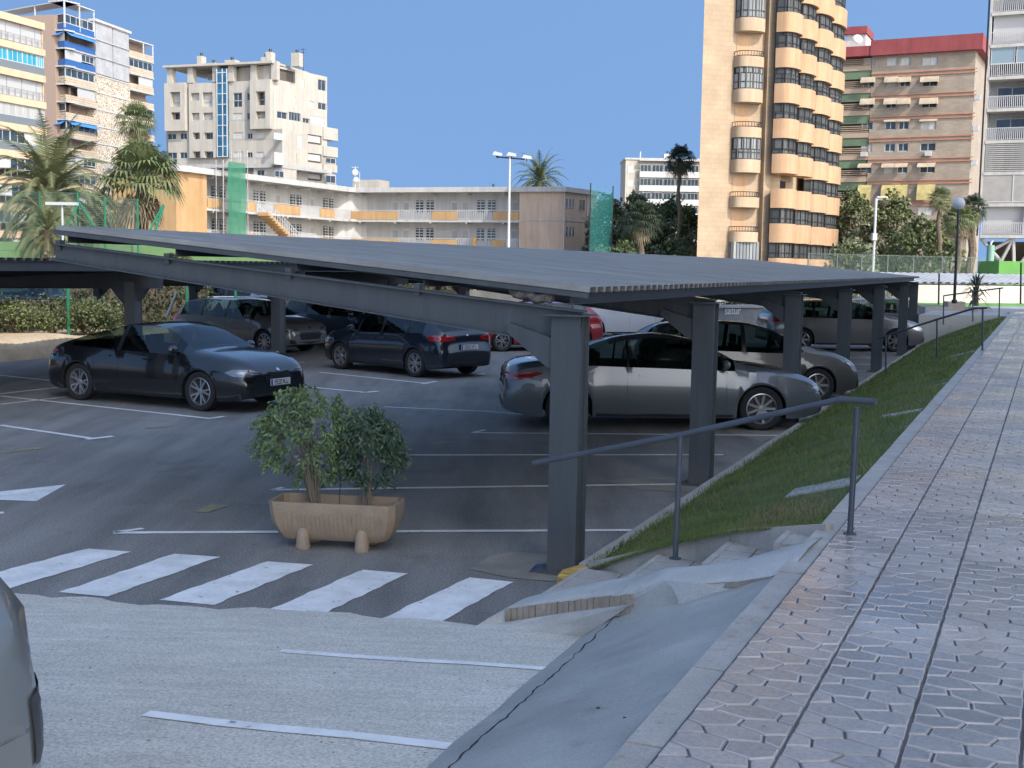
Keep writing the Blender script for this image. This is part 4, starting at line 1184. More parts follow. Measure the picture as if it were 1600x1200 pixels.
car('hatchback_car', 'dark car just left of the red hatchback, alloy wheel showing', HATCH, GREYD, P(668, 530), hd(-28), rim='five')
car('saloon_car', 'white saloon far off beyond the green fence posts', FAST, WHITE, P(352, 497, .1), hd(165), rim='plain', scale=1.0)
car('suv_car', 'white sport utility car behind the silver coupe roof', SUV, WHITE, P(975, 527), hd(10), rim='plain')
car('hatchback_car', 'slate blue car mostly hidden behind the nearest column and coupe', HATCH, BLUEG, P(925, 526), hd(20), rim='plain')
car('suv_car', 'dark car in the far shade at left behind the hedge', SUV, BLACKP, P(75, 505), hd(-30), rim='plain')
car('hatchback_car', 'silver car far beyond the silver estate at right', MPV, SILV2, P(1275, 515), hd(5), rim='plain')
# ---------------------------------------------------------------- buildings
def m_wall(name, c1, c2, sc=.5, rough=.85):
    m_, nt, b, o = newmat(name)
    c = ramp(nt, noise(nt, o, sc, 5, .65), [(.3, c1), (.7, c2)])
    mp = nt.nodes.new('ShaderNodeMapping'); mp.inputs['Scale'].default_value = (1.3, 1.3, .12)
    nt.links.new(o, mp.inputs[0])
    st = ramp(nt, noise(nt, mp.outputs[0], 1.0, 5, .7), [(.35, (.84, .83, .81)), (.6, (1.03, 1.03, 1.03))])
    nt.links.new(mixc(nt, 1, c, st, 'MULTIPLY'), b.inputs['Base Color']); b.inputs['Roughness'].default_value = rough
    bumpn(nt, b, noise(nt, o, 6, 4), .25, .03)
    return m_
def m_brick(name, c1, c2, mortar, sc=1.0, bw=.5, rh=.25, ms=.02, rot=None, vec='facade'):
    m_, nt, b, o = newmat(name)
    # horizontal coordinate = x+y mixed so that it runs along any facade
    sx = nt.nodes.new('ShaderNodeSeparateXYZ'); nt.links.new(o, sx.inputs[0])
    ad = nt.nodes.new('ShaderNodeMath'); ad.operation = 'ADD'; nt.links.new(sx.outputs[0], ad.inputs[0]); nt.links.new(sx.outputs[1], ad.inputs[1])
    cb = nt.nodes.new('ShaderNodeCombineXYZ'); nt.links.new(ad.outputs[0], cb.inputs[0]); nt.links.new(sx.outputs[2], cb.inputs[1])
    br = nt.nodes.new('ShaderNodeTexBrick'); br.inputs['Scale'].default_value = sc; br.inputs['Color1'].default_value = (*c1, 1); br.inputs['Color2'].default_value = (*c2, 1); br.inputs['Mortar'].default_value = (*mortar, 1)
    br.inputs['Brick Width'].default_value = bw; br.inputs['Row Height'].default_value = rh; br.inputs['Mortar Size'].default_value = ms
    nt.links.new(cb.outputs[0], br.inputs['Vector'])
    n1 = ramp(nt, noise(nt, o, .6, 5), [(.3, (.82, .82, .82)), (.7, (1.1, 1.1, 1.1))])
    nt.links.new(mixc(nt, 1, br.outputs['Color'], n1, 'MULTIPLY'), b.inputs['Base Color']); b.inputs['Roughness'].default_value = .9
    return m_
def m_cobble(name):
    m_, nt, b, o = newmat(name)
    vo = nt.nodes.new('ShaderNodeTexVoronoi'); vo.inputs['Scale'].default_value = 2.3; vo.feature = 'DISTANCE_TO_EDGE'; nt.links.new(o, vo.inputs['Vector'])
    v2 = nt.nodes.new('ShaderNodeTexVoronoi'); v2.inputs['Scale'].default_value = 2.3; nt.links.new(o, v2.inputs['Vector'])
    col = ramp(nt, v2.outputs['Color'], [(.0, (.16, .10, .06)), (.5, (.32, .24, .16)), (1, (.44, .38, .29))])
    e = ramp(nt, vo.outputs['Distance'], [(.06, (.62, .56, .46)), (.12, (1, 1, 1))])
    e2 = ramp(nt, vo.outputs['Distance'], [(.06, (1, 1, 1)), (.12, (0, 0, 0))])
    nt.links.new(mixc(nt, e2, col, (.60, .55, .46)), b.inputs['Base Color']); b.inputs['Roughness'].default_value = .9
    return m_
CREAM = m_wall('cream_render', (0.400, 0.368, 0.312), (0.456, 0.424, 0.368)); TANW = m_wall('tan_render', (0.400, 0.296, 0.192), (0.464, 0.352, 0.240)); ORNG = m_wall('orange_render', (0.432, 0.264, 0.120), (0.496, 0.320, 0.160))
PORNG = m_wall('pale_orange_render', (.52, .38, .28), (.58, .44, .33)); WHT = m_wall('white_render', (0.448, 0.440, 0.416), (0.512, 0.504, 0.480)); GREYW = m_wall('grey_white_render', (0.352, 0.352, 0.344), (0.416, 0.416, 0.400))
TOWERW = m_brick('painted_block', (0.385, 0.285, 0.185), (0.405, 0.305, 0.205), (0.335, 0.25, 0.165), 1, .8, .4, .02)
BRK = m_brick('brown_brick', (.285, .225, .165), (.35, .285, .215), (.30, .265, .22), 1, .35, .14, .015)
COB = m_cobble('cobble_panel'); REDP = m_wall('red_parapet', (.23, .045, .05), (.27, .06, .06)); BRED = m_wall('red_band', (.42, .19, .12), (.48, .23, .15))
FRW = mat('white_frame', (.45, .45, .44), .5); FRD = mat('dark_frame', (.02, .02, .022), .4); SHUT = mat('roller_shutter', (.50, .49, .46), .6, var=.1, scale=.6); METW = mat('white_metal', (.52, .52, .52), .45)
LOUV = m_brick('white_louvre', (.44, .44, .44), (.47, .47, .47), (.22, .23, .25), 1, 50, .16, .035)
CURT = m_brick('curtained_glass', (.16, .18, .19), (.32, .33, .32), (.03, .03, .03), 1, .38, 3.1, .05)
CURT2 = m_brick('dark_curtained_glass', (.035, .04, .045), (.10, .105, .10), (.02, .02, .02), 1, .55, 3.1, .05)
SHADEI = mat('loggia_dark', (.10, .085, .07), .9); GRN = mat('green_wall_paint', (.10, .27, .06), .7, var=.15, scale=.6)  # dark loggia tone paints in the shade of recesses and the porch

def window(F, par, u0, u1, z0, z1, d=-.12, n=2, frame=FRW, glass=WGLASS, fw=.06, name='window', trans=None, child='pane'):
    mb = MB()
    F.box(mb, u0, u1, z0, z0 + fw, d, d + .06); F.box(mb, u0, u1, z1 - fw, z1, d, d + .06)
    F.box(mb, u0, u0 + fw, z0 + fw, z1 - fw, d, d + .06); F.box(mb, u1 - fw, u1, z0 + fw, z1 - fw, d, d + .06)
    for k in range(1, n):
        u = u0 + (u1 - u0) * k / n; F.box(mb, u - fw * .45, u + fw * .45, z0 + fw, z1 - fw, d, d + .055)
    if trans: z = z0 + (z1 - z0) * trans; F.box(mb, u0 + fw, u1 - fw, z - fw / 2, z + fw / 2, d, d + .05)
    w = mb.build(name, frame, par)
    mb = MB(); F.box(mb, u0 + .01, u1 - .01, z0 + .01, z1 - .01, d - .03, d + .02); mb.build(child, glass, w)
    return w
def shutter(F, par, u0, u1, z0, z1, d=-.08, m=SHUT):
    mb = MB(); k = max(2, int((z1 - z0) / .18))
    for i in range(k):
        a = z0 + (z1 - z0) * i / k; b = z0 + (z1 - z0) * (i + .85) / k; F.box(mb, u0, u1, a, b, d - .02, d + .02)
    F.box(mb, u0, u1, z0, z1, d - .04, d)
    return mb.build('roller_shutter', m, par)
def railing(F, par, u0, u1, z0, h=1.0, d=0.0, m=METW, step=.14, name='railing', t=.018):
    mb = MB(); F.box(mb, u0, u1, z0 + h - .05, z0 + h, d - .03, d + .03); F.box(mb, u0, u1, z0 + .06, z0 + .10, d - .02, d + .02)
    n = max(1, int((u1 - u0) / step))
    for i in range(n + 1):
        u = u0 + (u1 - u0) * i / n; F.box(mb, u - t, u + t, z0 + .06, z0 + h - .04, d - t, d + t)
    return mb.build(name, m, par)
def block(mb, F, u0, u1, z0, z1, dback, d0=0.0, top=True, front=False):
    """side, back and top faces of a volume behind a facade wall"""
    p = F.pt
    mb.poly([p(u0, d0, z0), p(u0, d0, z1), p(u0, dback, z1), p(u0, dback, z0)]); mb.poly([p(u1, d0, z0), p(u1, dback, z0), p(u1, dback, z1), p(u1, d0, z1)])
    mb.poly([p(u0, dback, z0), p(u0, dback, z1), p(u1, dback, z1), p(u1, dback, z0)])
    if top: mb.poly([p(u0, d0, z1), p(u1, d0, z1), p(u1, dback, z1), p(u0, dback, z1)])
    if front: mb.poly([p(u0, d0, z0), p(u1, d0, z0), p(u1, d0, z1), p(u0, d0, z1)])

# --- white apartment building (centre left)
def crop_rects(F, ox, oy, sc, lst, d=0.0):
    return [F.rect(ox + a / sc, oy + b / sc, ox + c / sc, oy + e / sc, d) for a, b, c, e in lst]
F = Facade.px(253, 183.2, 427, 177); FR = Facade.px(427, 177, 527, 190)
b = thing('apartment_building', 'off-white stepped apartment building with blue glass stair strip and roof terrace', 'building', F.pt(8, 0, 0))
c2_ = lambda *l, d=0.0, F=F: crop_rects(F, 240, 80, 5, l, d)
sh = c2_((158, 325, 235, 440), (305, 330, 372, 390), (395, 325, 475, 438), (312, 485, 372, 543), (402, 483, 478, 543), (622, 483, 692, 543), (825, 475, 898, 532), (622, 635, 697, 692), (800, 638, 862, 692), (625, 785, 697, 838), (800, 787, 862, 840))
gl = c2_((165, 483, 235, 540), (205, 640, 260, 690), (205, 790, 262, 838), (108, 645, 175, 690), (105, 792, 182, 882), (320, 638, 375, 690), (408, 638, 478, 690), (322, 785, 380, 835), (410, 785, 480, 835), (622, 325, 690, 437), (825, 320, 895, 428), (730, 328, 775, 385), (730, 483, 772, 540), (730, 640, 772, 690), (730, 790, 772, 832), (805, 928, 865, 975))
uL = F.u(263); uEnd = F.L; zroof_ = F.z(400, 106); zter = F.z(400, 126); zbay = F.z(350, 202)
mb = MB(); F.wall(mb, uL, uEnd, 0, zter, sh + gl, d=0, depth=.25)
F.box(mb, F.u(253), uL, 0, F.z(256, 186), -4, -1.2)
block(mb, F, uL, uEnd, 0, zter, -12)
mb.build('wall', CREAM, b)
for r in sh: shutter(F, b, *r, d=-.12)
for r in gl: window(F, b, *r, d=-.2, n=2)
# protruding bays
zb0 = zbay
for x0, x1 in ((263.4, 295), (396, 427)):
    u0, u1 = F.u(x0), F.u(x1); inside = [r for r in sh + gl if r[0] > u0 and r[1] < u1 and r[2] > zb0]
    mb = MB(); F.wall(mb, u0, u1, zb0, zter, inside, d=.9, depth=.92); F.box(mb, u0, u1, zb0 - .15, zb0, 0, .9)
    p = F.pt
    for u in (u0, u1): mb.poly([p(u, 0, zb0), p(u, .9, zb0), p(u, .9, zter), p(u, 0, zter)])
    mb.poly([p(u0, 0, zter), p(u0, .9, zter), p(u1, .9, zter), p(u1, 0, zter)]); mb.build('bay', CREAM, b)
u0, u1 = F.u(299), F.u(341); mb = MB()
F.wall(mb, u0, u1, F.z(320, 247), F.z(320, 131), [r for r in sh + gl if r[0] > u0 and r[1] < u1], d=.5, depth=.52)
for u in (u0, u1): mb.poly([F.pt(u, 0, F.z(320, 247)), F.pt(u, .5, F.z(320, 247)), F.pt(u, .5, F.z(320, 131)), F.pt(u, 0, F.z(320, 131))])
mb.build('bay', CREAM, b)
# stair glass strip with mullions
u0, u1 = F.u(343), F.u(358.5); z0, z1 = F.z(350, 246), F.z(350, 108)
mb = MB(); F.box(mb, u0, u1, z0, z1, .02, .55); sg = mb.build('stair_glazing', BGLASS, b)
mb = MB()
for u in (u0, (u0 + u1) / 2 + .1, u1): F.box(mb, u - .06, u + .06, z0, z1, .5, .62)
k = z0
while k < z1: F.box(mb, u0, u1, k, k + .1, .5, .6); k += 1.5
mb.build('mullion', METW, sg)
# string courses
mb = MB()
for yy in (158, 188, 218, 247): F.box(mb, uL, uEnd, F.z(350, yy) - .05, F.z(350, yy) + .05, .0, .03)
mb.build('string_course', GREYW, b)
# roof terrace: posts, back wall, slab
mb = MB()
F.box(mb, uL - .2, uEnd + .3, zter + 2.55, zroof_ + .45, -10, .9)
for px_ in (268, 300, 339, 363, 398, 430): u = F.u(px_); F.box(mb, u - .45, u + .45, zter, zter + 2.6, -.6, .3)
F.box(mb, F.u(302), F.u(343), zter, zter + 2.5, -6, -5.7); F.box(mb, F.u(360), F.u(396), zter, zter + 2.5, -4, -3.7)
mb.build('roof_terrace', CREAM, b)
mb = MB(); F.box(mb, F.u(306), F.u(336), zter + .9, zter + 1.8, -3.4, -3.3); F.box(mb, F.u(372), F.u(390), zter + .5, zter + 1.7, -2, -1.8); mb.build('terrace_furniture', FRW, b)
for px_, h_, w_ in ((299, 2.1, .8), (318, 1.0, 1.3), (347, 1.3, 1.8), (400, 1.5, 1.0), (407, 2.2, .9), (451, 1.9, 1.3)):
    mb = MB(); u = F.u(px_) if px_ < 430 else F.L + 2.2; F.box(mb, u - w_ / 2, u + w_ / 2, zroof_ + .4, zroof_ + .4 + h_, -3.5, -2.3)
    ch = mb.build('chimney', CREAM, b)
    mb = MB(); mb.tube([F.pt(u, -2.9, zroof_ + .4 + h_), F.pt(u, -2.9, zroof_ + .9 + h_)], .22, 8); mb.build('cowl', FRD, ch)
mb = MB(); u = F.L + 1.5; mb.tube([F.pt(u, -6, zroof_ + .3), F.pt(u, -6, zroof_ + 3.6)], .05, 6); mb.box(F.pt(u, -6, zroof_ + 3.4), (1.1, .04, .04)); mb.box(F.pt(u, -6, zroof_ + 3.0), (.7, .04, .04)); mb.build('aerial', FRD, b)
# right-hand side
c3_ = lambda *l: crop_rects(FR, 240, 80, 5, l)
zt2 = FR.z(430, 107); uS = FR.u(511)
shr = c3_((1125, 655, 1165, 755), (1080, 795, 1120, 880), (1215, 390, 1255, 440), (1095, 355, 1112, 420), (1160, 218, 1180, 280))
glr = c3_((1285, 225, 1348, 308), (1285, 405, 1350, 457), (965, 475, 1045, 527), (1058, 480, 1150, 545), (1165, 525, 1218, 562), (1080, 935, 1115, 992))
whr = c3_((1228, 512, 1335, 575))
log = c3_((1205, 655, 1315, 728), (1205, 800, 1315, 872), (1205, 955, 1315, 1012), (960, 145, 1105, 235))
mb = MB(); FR.wall(mb, 0, uS, 0, zroof_ + .3, shr + glr + whr + log, d=0, depth=.3); block(mb, FR, 0, uS, 0, zroof_ + .3, -11); mb.build('side_wall', CREAM, b)
for r in shr: shutter(FR, b, *r, d=-.1)
for r in glr: window(FR, b, *r, d=-.2, n=2 if r[1] - r[0] < 2.5 else 4)
for r in whr: shutter(FR, b, *r, d=-.05, m=FRW)
for r in log[:3]:
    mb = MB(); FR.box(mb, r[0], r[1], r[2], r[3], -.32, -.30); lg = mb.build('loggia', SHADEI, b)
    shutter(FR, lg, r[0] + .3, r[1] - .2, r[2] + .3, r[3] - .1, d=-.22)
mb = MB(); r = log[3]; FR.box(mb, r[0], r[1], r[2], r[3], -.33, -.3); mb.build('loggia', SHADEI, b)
# lower stepped terraces at the right end
for y0, y1, x1_ in ((200, 219, 526), (229.5, 245, 526), (245, 257.5, 525), (257.5, 269, 525), (272, 288, 525)):
    u0, u1 = FR.u(507), FR.u(x1_ if x1_ else 526); z0, z1 = FR.z(516, y1), FR.z(516, y0)
    if y0 in (245, 272):
        mb = MB(); FR.box(mb, u0 - .5, u1, z0, z1, -8, 0); te = mb.build('terrace_block', CREAM, b)
        window(FR, te, u0 + .2, u1 - .2, z0 + .2, z1 - .2, d=.02, n=2)
    else:
        mb = MB(); FR.box(mb, u0 - .5, u1, z0, z1, -8, .25); mb.build('terrace_block', CREAM, b)
mb = MB(); FR.box(mb, FR.u(508), FR.u(526), 0, FR.z(516, 286), -8, -.02); mb.build('base_block', CREAM, b)
# lower front projection
u0, u1 = F.u(416), F.L + .2; z1 = F.z(425, 202)
mb = MB(); FR.box(mb, 0, FR.u(450), 0, z1, .0, 1.6); lo_ = mb.build('lower_block', CREAM, b)
for r in crop_rects(FR, 240, 80, 5, ((938, 640, 1012, 692), (940, 792, 1015, 887)), 1.6): shutter(FR, lo_, *r, d=1.63)
r = crop_rects(FR, 240, 80, 5, ((945, 935, 1015, 985),), 1.6)[0]; window(FR, lo_, *r, d=1.6, n=2)
mb = MB(); F.box(mb, F.u(262), F.L, F.z(350, 262) - .1, F.z(350, 257), .1, .35); FR.box(mb, 0, FR.u(505), FR.z(470, 268), FR.z(470, 262), .05, 1.7); mb.build('grey_band', GREYW, b)
mb = MB(); F.box(mb, F.u(315), F.u(396), F.z(350, 276), F.z(350, 262), -.3, .05); mb.build('porch_shadow_gap', SHADEI, b)  # solid dark strip standing in for the shade under the porch

# --- three-storey gallery building
FL = Facade.px(275, 108, 548, 137); FG = Facade.px(548, 137, 875, 129.5); FE = Facade.px(875, 129.5, 926, 136); FW = Facade.px(206, 116, 275, 108)
b = thing('gallery_building', 'long low orange and white three-storey block with open galleries', 'building', FG.pt(2, 0, 0))
ZT, S2, S1_ = 10.75, 7.35, 4.30
def gallery(F, ua, ub, solid2, solid1, windows, doors, tag_):
    mb = MB()
    F.box(mb, ua, ub, 0, ZT - .1, -7, -1.5)
    mb.build('back_wall', WHT, b)
    for z in (S2, S1_):
        mb = MB(); F.box(mb, ua, ub, z - .28, z, -1.5, .04); mb.build('gallery_slab', WHT, b)
    for z, sol in ((S2, solid2), (S1_, solid1)):
        prev = ua
        for (x0, x1) in sol:
            a, c = F.u(x0), F.u(x1)
            if a > prev + .4: railing(F, b, prev, a, z, 1.05, -.05, step=.2, t=.025)
            mb = MB(); F.box(mb, a, c, z - .02, z + .88, -.12, .08); mb.build('parapet', ORNG, b); prev = c
            mb = MB(); F.box(mb, a, c, z + .98, z + 1.03, -.03, .02); F.box(mb, a, a + .05, z + .88, z + 1, -.03, .02); F.box(mb, c - .05, c, z + .88, z + 1, -.03, .02); mb.build('top_rail', METW, b)
        if ub > prev + .4: railing(F, b, prev, ub, z, 1.05, -.05, step=.2, t=.025)
    for z in (S2, S1_):
        for x in windows:
            u = F.u(x, -1.5); 
            for q in (0, 1.25):
                w_ = MB(); F.box(w_, u + q, u + q + .85, z + .75, z + 2.15, -1.5, -1.44); o = w_.build('window', WGLASS, b)
                w_ = MB()
                for k in range(5): F.box(w_, u + q, u + q + .85, z + .75 + k * .3, z + .85 + k * .3, -1.44, -1.41)
                F.box(w_, u + q + .38, u + q + .47, z + .75, z + 2.15, -1.44, -1.41); w_.build('blind', FRW, o)
        for x in doors:
            u = F.u(x, -1.5); w_ = MB(); F.box(w_, u, u + .9, z, z + 2.1, -1.5, -1.45); o = w_.build('door', SHUT, b); w_ = MB(); F.box(w_, u + .12, u + .78, z + 1.1, z + 1.9, -1.45, -1.43); w_.build('door_panel', GREYW, o)
    u = ua + 1.0
    while u < ub:
        for z_ in (ZT - .75, S2 - .45): mb = MB(); F.box(mb, u - .08, u + .08, z_, z_ + .16, -1.4, .04); mb.build('beam_end', WHT, b)
        u += 4.2
q = lambda x: 500 + x / 3.478
q1 = lambda x: x / 3
gallery(FG, 0, FG.u(813), [(549, q(425)), (q(610), q(750)), (q(945), 812)], [(549, q(425)), (q(608), q(748)), (q(940), q(1010))], (q(525), q(858)), (q(392), q(450), q(715), q(775), q(1040)), 'r')
gallery(FL, FL.u(322), FL.L - .3, [(323, 345), (386, 398), (q1(1285), q1(1405)), (q1(1500), 522)], [(386, 398), (q1(1355), q1(1405)), (q1(1500), 522)], (q1(990), q1(1185), q1(1360), q1(1515)), (q1(1160), q1(1290), q1(1450)), 'l')
mb = MB(); F.box
FG.box(mb, FG.u(813), FG.L, 0, ZT - .1, -8, .05); mb.build('end_wall', PORNG, b)
mb = MB(); FG.box(mb, FG.u(813), FG.L, S2 - .08, S2 + .04, .05, .1); FG.box(mb, FG.u(813), FG.L, S1_ - .08, S1_ + .04, .05, .1); FE.box(mb, 0, FE.L, S2 - .08, S2 + .04, .05, .1); FE.box(mb, 0, FE.L, S1_ - .08, S1_ + .04, .05, .1); mb.build('white_band', WHT, b)
mb = MB(); FE.box(mb, 0, FE.L, 0, ZT - .1, -4, .05); mb.build('end_wall', PORNG, b)
for x in (884.5, 889.5, 894.5):
    for y0, y1 in ((310, 325), (354, 369)):
        r = FE.rect(x - 1.6, y0, x + 1.6, y1); window(FE, b, *r, d=.05, n=1, fw=.04)
r = FE.rect(903, 311, 913, 329); window(FE, b, *r, d=.06, n=2)
mb = MB(); mb.tube([FE.pt(FE.u(881), .15, 0), FE.pt(FE.u(881), .15, ZT)], .06, 6); mb.tube([FE.pt(FE.u(918), .15, 0), FE.pt(FE.u(918), .15, ZT)], .06, 6); mb.build('drainpipe', METW, b)
mb = MB(); FL.box(mb, 0, FL.u(322), 0, ZT - .1, -7, .05); mb.build('gable_wall', ORNG, b)
mb = MB(); FL.box(mb, 0, FL.u(353), 0, 3.9, -3, 1.6); mb.build('ground_block', ORNG, b)
mb = MB(); FW.box(mb, 0, FW.L - .8, 0, ZT - .9, -1.3, -.6); mb.build('left_wall', PORNG, b)
for x0 in (222, 240, 262):
    r = FW.rect(x0, 328, x0 + 12, 352, -.6); window(FW, b, *r, d=-.58, n=2, glass=SHUT)
mb = MB()
FL.box(mb, -.4, FL.L, ZT - .45, ZT + .08, -7.4, .45); FG.box(mb, -.3, FG.L + .4, ZT - .45, ZT + .08, -8, .40); FE.box(mb, -.2, FE.L, ZT - .44, ZT + .07, -4, .35); FW.box(mb, -3, FW.L + .1, ZT - .46, ZT + .06, -1.5, .5)
mb.build('roof', WHT, b)
mb = MB(); u0, u1 = FL.u(545, -5, 285), FG.u(608, -5, 285); FG.box(mb, FG.u(551, -4), FG.u(592, -4), ZT, ZT + 1.25, -7, -4); mb.build('roof_hut', CREAM, b)
mb = MB(); FG.box(mb, FG.u(592, -4), FG.u(622, -4), ZT, ZT + .35, -7, -4); mb.build('roof_coping', BRED, b)
mb = MB(); p = FG.pt(FG.u(543), -2, ZT); mb.tube([p, p + Vector((0, 0, 2.6))], .06, 6); mb.tube([p + Vector((.5, 0, 0)), p + Vector((.5, 0, 2.0))], .04, 6)
mb.lathe([(0, .12), (.28, .1), (.38, .0)], p + Vector((0, -.2, 1.9)), (0, -1, 0), 14); mb.lathe([(0, .12), (.25, .1), (.33, .0)], p + Vector((.1, -.2, 1.1)), (0, -1, 0), 14)
mb.box(p + Vector((0, 0, 2.5)), (.8, .05, .05)); mb.build('aerial', METW, b)
mb = MB(); p = FG.pt(FG.u(762), -2, ZT); mb.tube([p, p + Vector((0, 0, .55))], .13, 8); mb.build('vent_pipe', mat('dark_blue', (.03, .08, .12), .5), b)
mb = MB(); r = FG.rect(739.5, 371, 745, 385); FG.box(mb, r[0], r[1], r[2], r[3], .06, .12); mb.build('hanging_towel', mat('towel', (.65, .18, .05), .9, col2=(.7, .55, .1), scale=3), b)
mb = MB(); _q = [FL.pt(FL.L - 1.5, -1.6, 0), FG.pt(1.2, -1.45, 0), FG.pt(1.2, -8, 0), FL.pt(FL.L - 1.5, -6, 0) + Vector((0, 6, 0))]
mb.prism(_q, (0, 0, ZT - .1)); mb.build('corner_wall', WHT, b)
mb = MB(); _q = [FL.pt(FL.L - 1, .44, 0), FG.pt(.6, .39, 0), FG.pt(.6, -7, 0), FL.pt(FL.L - 1, -6, 0)]
mb.prism([Vector((q_.x, q_.y, ZT - .44)) for q_ in _q], (0, 0, .51))
for z in (S2, S1_): mb.prism([Vector((q_.x, q_.y, z - .27)) for q_ in _q], (0, 0, .26))
mb.build('corner_slab', WHT, b)
# outside stair of the gallery block
st = thing('outdoor_stair', 'cream outdoor stair with white railings beside the green scaffold net', 'stair', FL.pt(FL.u(410), 1.5, 0))
mb = MB(); n = 12
for a, c, zz0, zz1 in ((398, 445, S2, S1_ + .2),):
    for k in range(n):
        t = k / n; u = FL.u(a) + (FL.u(c) - FL.u(a)) * t; w = (FL.u(c) - FL.u(a)) / n; z = zz0 + (zz1 - zz0) * t
        FL.box(mb, u, u + w, z - .42, z - .1, .3, 1.5)
mb.build('flight', ORNG, st)
mb = MB(); FL.box(mb, FL.u(445), FL.u(474), S1_ - .1, S1_ + .15, .2, 1.6); FL.box(mb, FL.u(432), FL.u(448), 0, S1_ - .1, .5, 1.3); mb.build('landing', ORNG, st)
railing(FL, st, FL.u(446), FL.u(474), S1_ + .15, 1.05, 1.55, step=.22, t=.025)
for dd in (.35, 1.5):
    mb = MB(); u0, u1 = FL.u(398), FL.u(446)
    for k in range(14):
        t = k / 13; u = u0 + (u1 - u0) * t; z = S2 + (S1_ + .2 - S2) * t; FL.box(mb, u - .03, u + .03, z - .1, z + .95, dd - .02, dd + .02)
    mb.tube([FL.pt(u0, dd, S2 + .95), FL.pt(u1, dd, S1_ + 1.15)], .04, 6); mb.tube([FL.pt(u0, dd, S2 + .5), FL.pt(u1, dd, S1_ + .7)], .03, 6); mb.build('handrail', METW, st)
mb = MB(); mb.tube([FL.pt(FL.u(400), 1.4, S1_), FL.pt(FL.u(425), 1.4, 1.6)], .05, 6); mb.tube([FL.pt(FL.u(400), 1.4, S1_ - .5), FL.pt(FL.u(425), 1.4, 1.1)], .12, 6); mb.build('lower_flight', METW, st)
# scaffold with green net
sc_ = thing('scaffold', 'slim scaffold tower wrapped in translucent green netting', 'scaffold', FL.pt(FL.u(365), 1.2, 0))
mb = MB(); ztp = FL.z(365, 252, 1.3)
for x in (346, 356.5, 370, 384):
    u = FL.u(x, 1.3)
    for dd in (.7, 1.5): mb.tube([FL.pt(u, dd, 0), FL.pt(u, dd, ztp + (1.2 if x > 360 else 0))], .035, 5)
z = 2
while z < ztp:
    for dd in (.7, 1.5): mb.tube([FL.pt(FL.u(346, 1.3), dd, z), FL.pt(FL.u(384, 1.3), dd, z)], .03, 5)
    z += 1
mb.build('scaffold_frame', mat('galvanised', (.3, .31, .32), .4, .7), sc_)
NET = newmat('green_net')[0]; nt = NET.node_tree
bs = nt.nodes['Principled BSDF']; bs.inputs['Base Color'].default_value = (.02, .19, .10, 1); bs.inputs['Alpha'].default_value = .75; bs.inputs['Roughness'].default_value = .8
mb = MB(); u0, u1 = FL.u(356, 1.6), FL.u(384.5, 1.6)
mb.grid([[FL.pt(u0 + (u1 - u0) * i / 8, 1.58 + .05 * math.sin(i * 2.1 + j), (ztp - .1) * j / 14 + 1.0 * (1 - j / 14)) for i in range(9)] for j in range(15)])
mb.build('netting', NET, sc_, smooth='all')

# --- tan tower with rounded balconies
FT = Facade.px(1084, 102, 1209, 104.2); F2 = Facade.px(1209, 104.2, 1262, 111); F3 = Facade.px(1262, 112.5, 1306, 122.5)
# true vertical edge: photo x at the horizon
b = thing('apartment_tower', 'tall tan tower with columns of rounded orange balconies and dark glazing', 'building', FT.pt(3, 0, 0))
HT = 36.8; H0 = 4.98; HF = 2.87
TORN = m_wall('tower_orange', (.42, .26, .145), (.48, .31, .185)); 
mb = MB(); _a = FT.pt(0, 0, 0); _b = FT.pt(FT.L, 0, 0); _k = Vector((1.75, 9.4, 0)); mb.prism([_a, _b, _b + _k, _a + _k], (0, 0, HT)); mb.build('end_wall', TOWERW, b)
mb = MB(); FT.box(mb, FT.u(1189), FT.u(1199), 0, HT, .0, .6); mb.build('corner_pier', TOWERW, b)
for FF, dd in ((F2, 3.2), (F3, 8)):
    mb = MB(); FF.box(mb, -.3, FF.L + .3, 0, HT, -dd, -.9); mb.build('core_wall', TANW, b)
def bulge(F, uc, w, z0, z1, dep, mi=None, n=14, flat=.35):
    """outline of a rounded balcony: list of (u,d)"""
    o = []
    for k in range(n + 1):
        th = math.pi * k / n; x = -math.cos(th); y = math.sin(th) ** .55
        o.append((uc + x * w / 2, dep * y))
    return o
def balcony(F, uc, w, zs, dep, hpar=1.0, nm='balcony', m=TORN):
    o = bulge(F, uc, w, 0, 0, dep); mb = MB()
    mb.grid([[F.pt(u, d, z) for u, d in o] for z in (zs - .22, zs - .12, zs + hpar)]); 
    mb.poly([F.pt(u, d, zs + hpar) for u, d in o] + []); mb.poly([F.pt(u, d * 1.0, zs - .22) for u, d in o][::-1])
    return mb.build(nm, m, b, smooth=True)
def enclosure(F, uc, w, z0, z1, dep, par, m=CURT, fr=FRD, n=6):
    o = bulge(F, uc, w * .97, 0, 0, dep * .93, n=n); mb = MB()
    mb.grid([[F.pt(u, d, z) for u, d in o] for z in (z0, z1)]); w_ = mb.build('glazing', m, par)
    mb = MB()
    for u, d in o[0:]: F.box(mb, u - .045, u + .045, z0, z1, d - .04, d + .05)
    for z in (z0, z1 - .1, z0 + (z1 - z0) * .3):
        for (ua, da), (ub, db) in zip(o, o[1:]): mb.tube([F.pt(ua, da + .02, z + .05), F.pt(ub, db + .02, z + .05)], .045, 4)
    mb.build('glazing_bar', fr, w_)
def sc_uc(F, x0, x1, d=.0): return (F.u(x0, d) + F.u(x1, d)) / 2, F.u(x1, d) - F.u(x0, d)
styles = {0: 'glass', 1: 'open', 2: 'open', 3: 'glass', 4: 'open', 5: 'glass', 6: 'open', 7: 'glass', 8: 'open', 9: 'glass', 10: 'open', 11: 'glass'}
ucT, wT = sc_uc(FT, 1142, 1184)
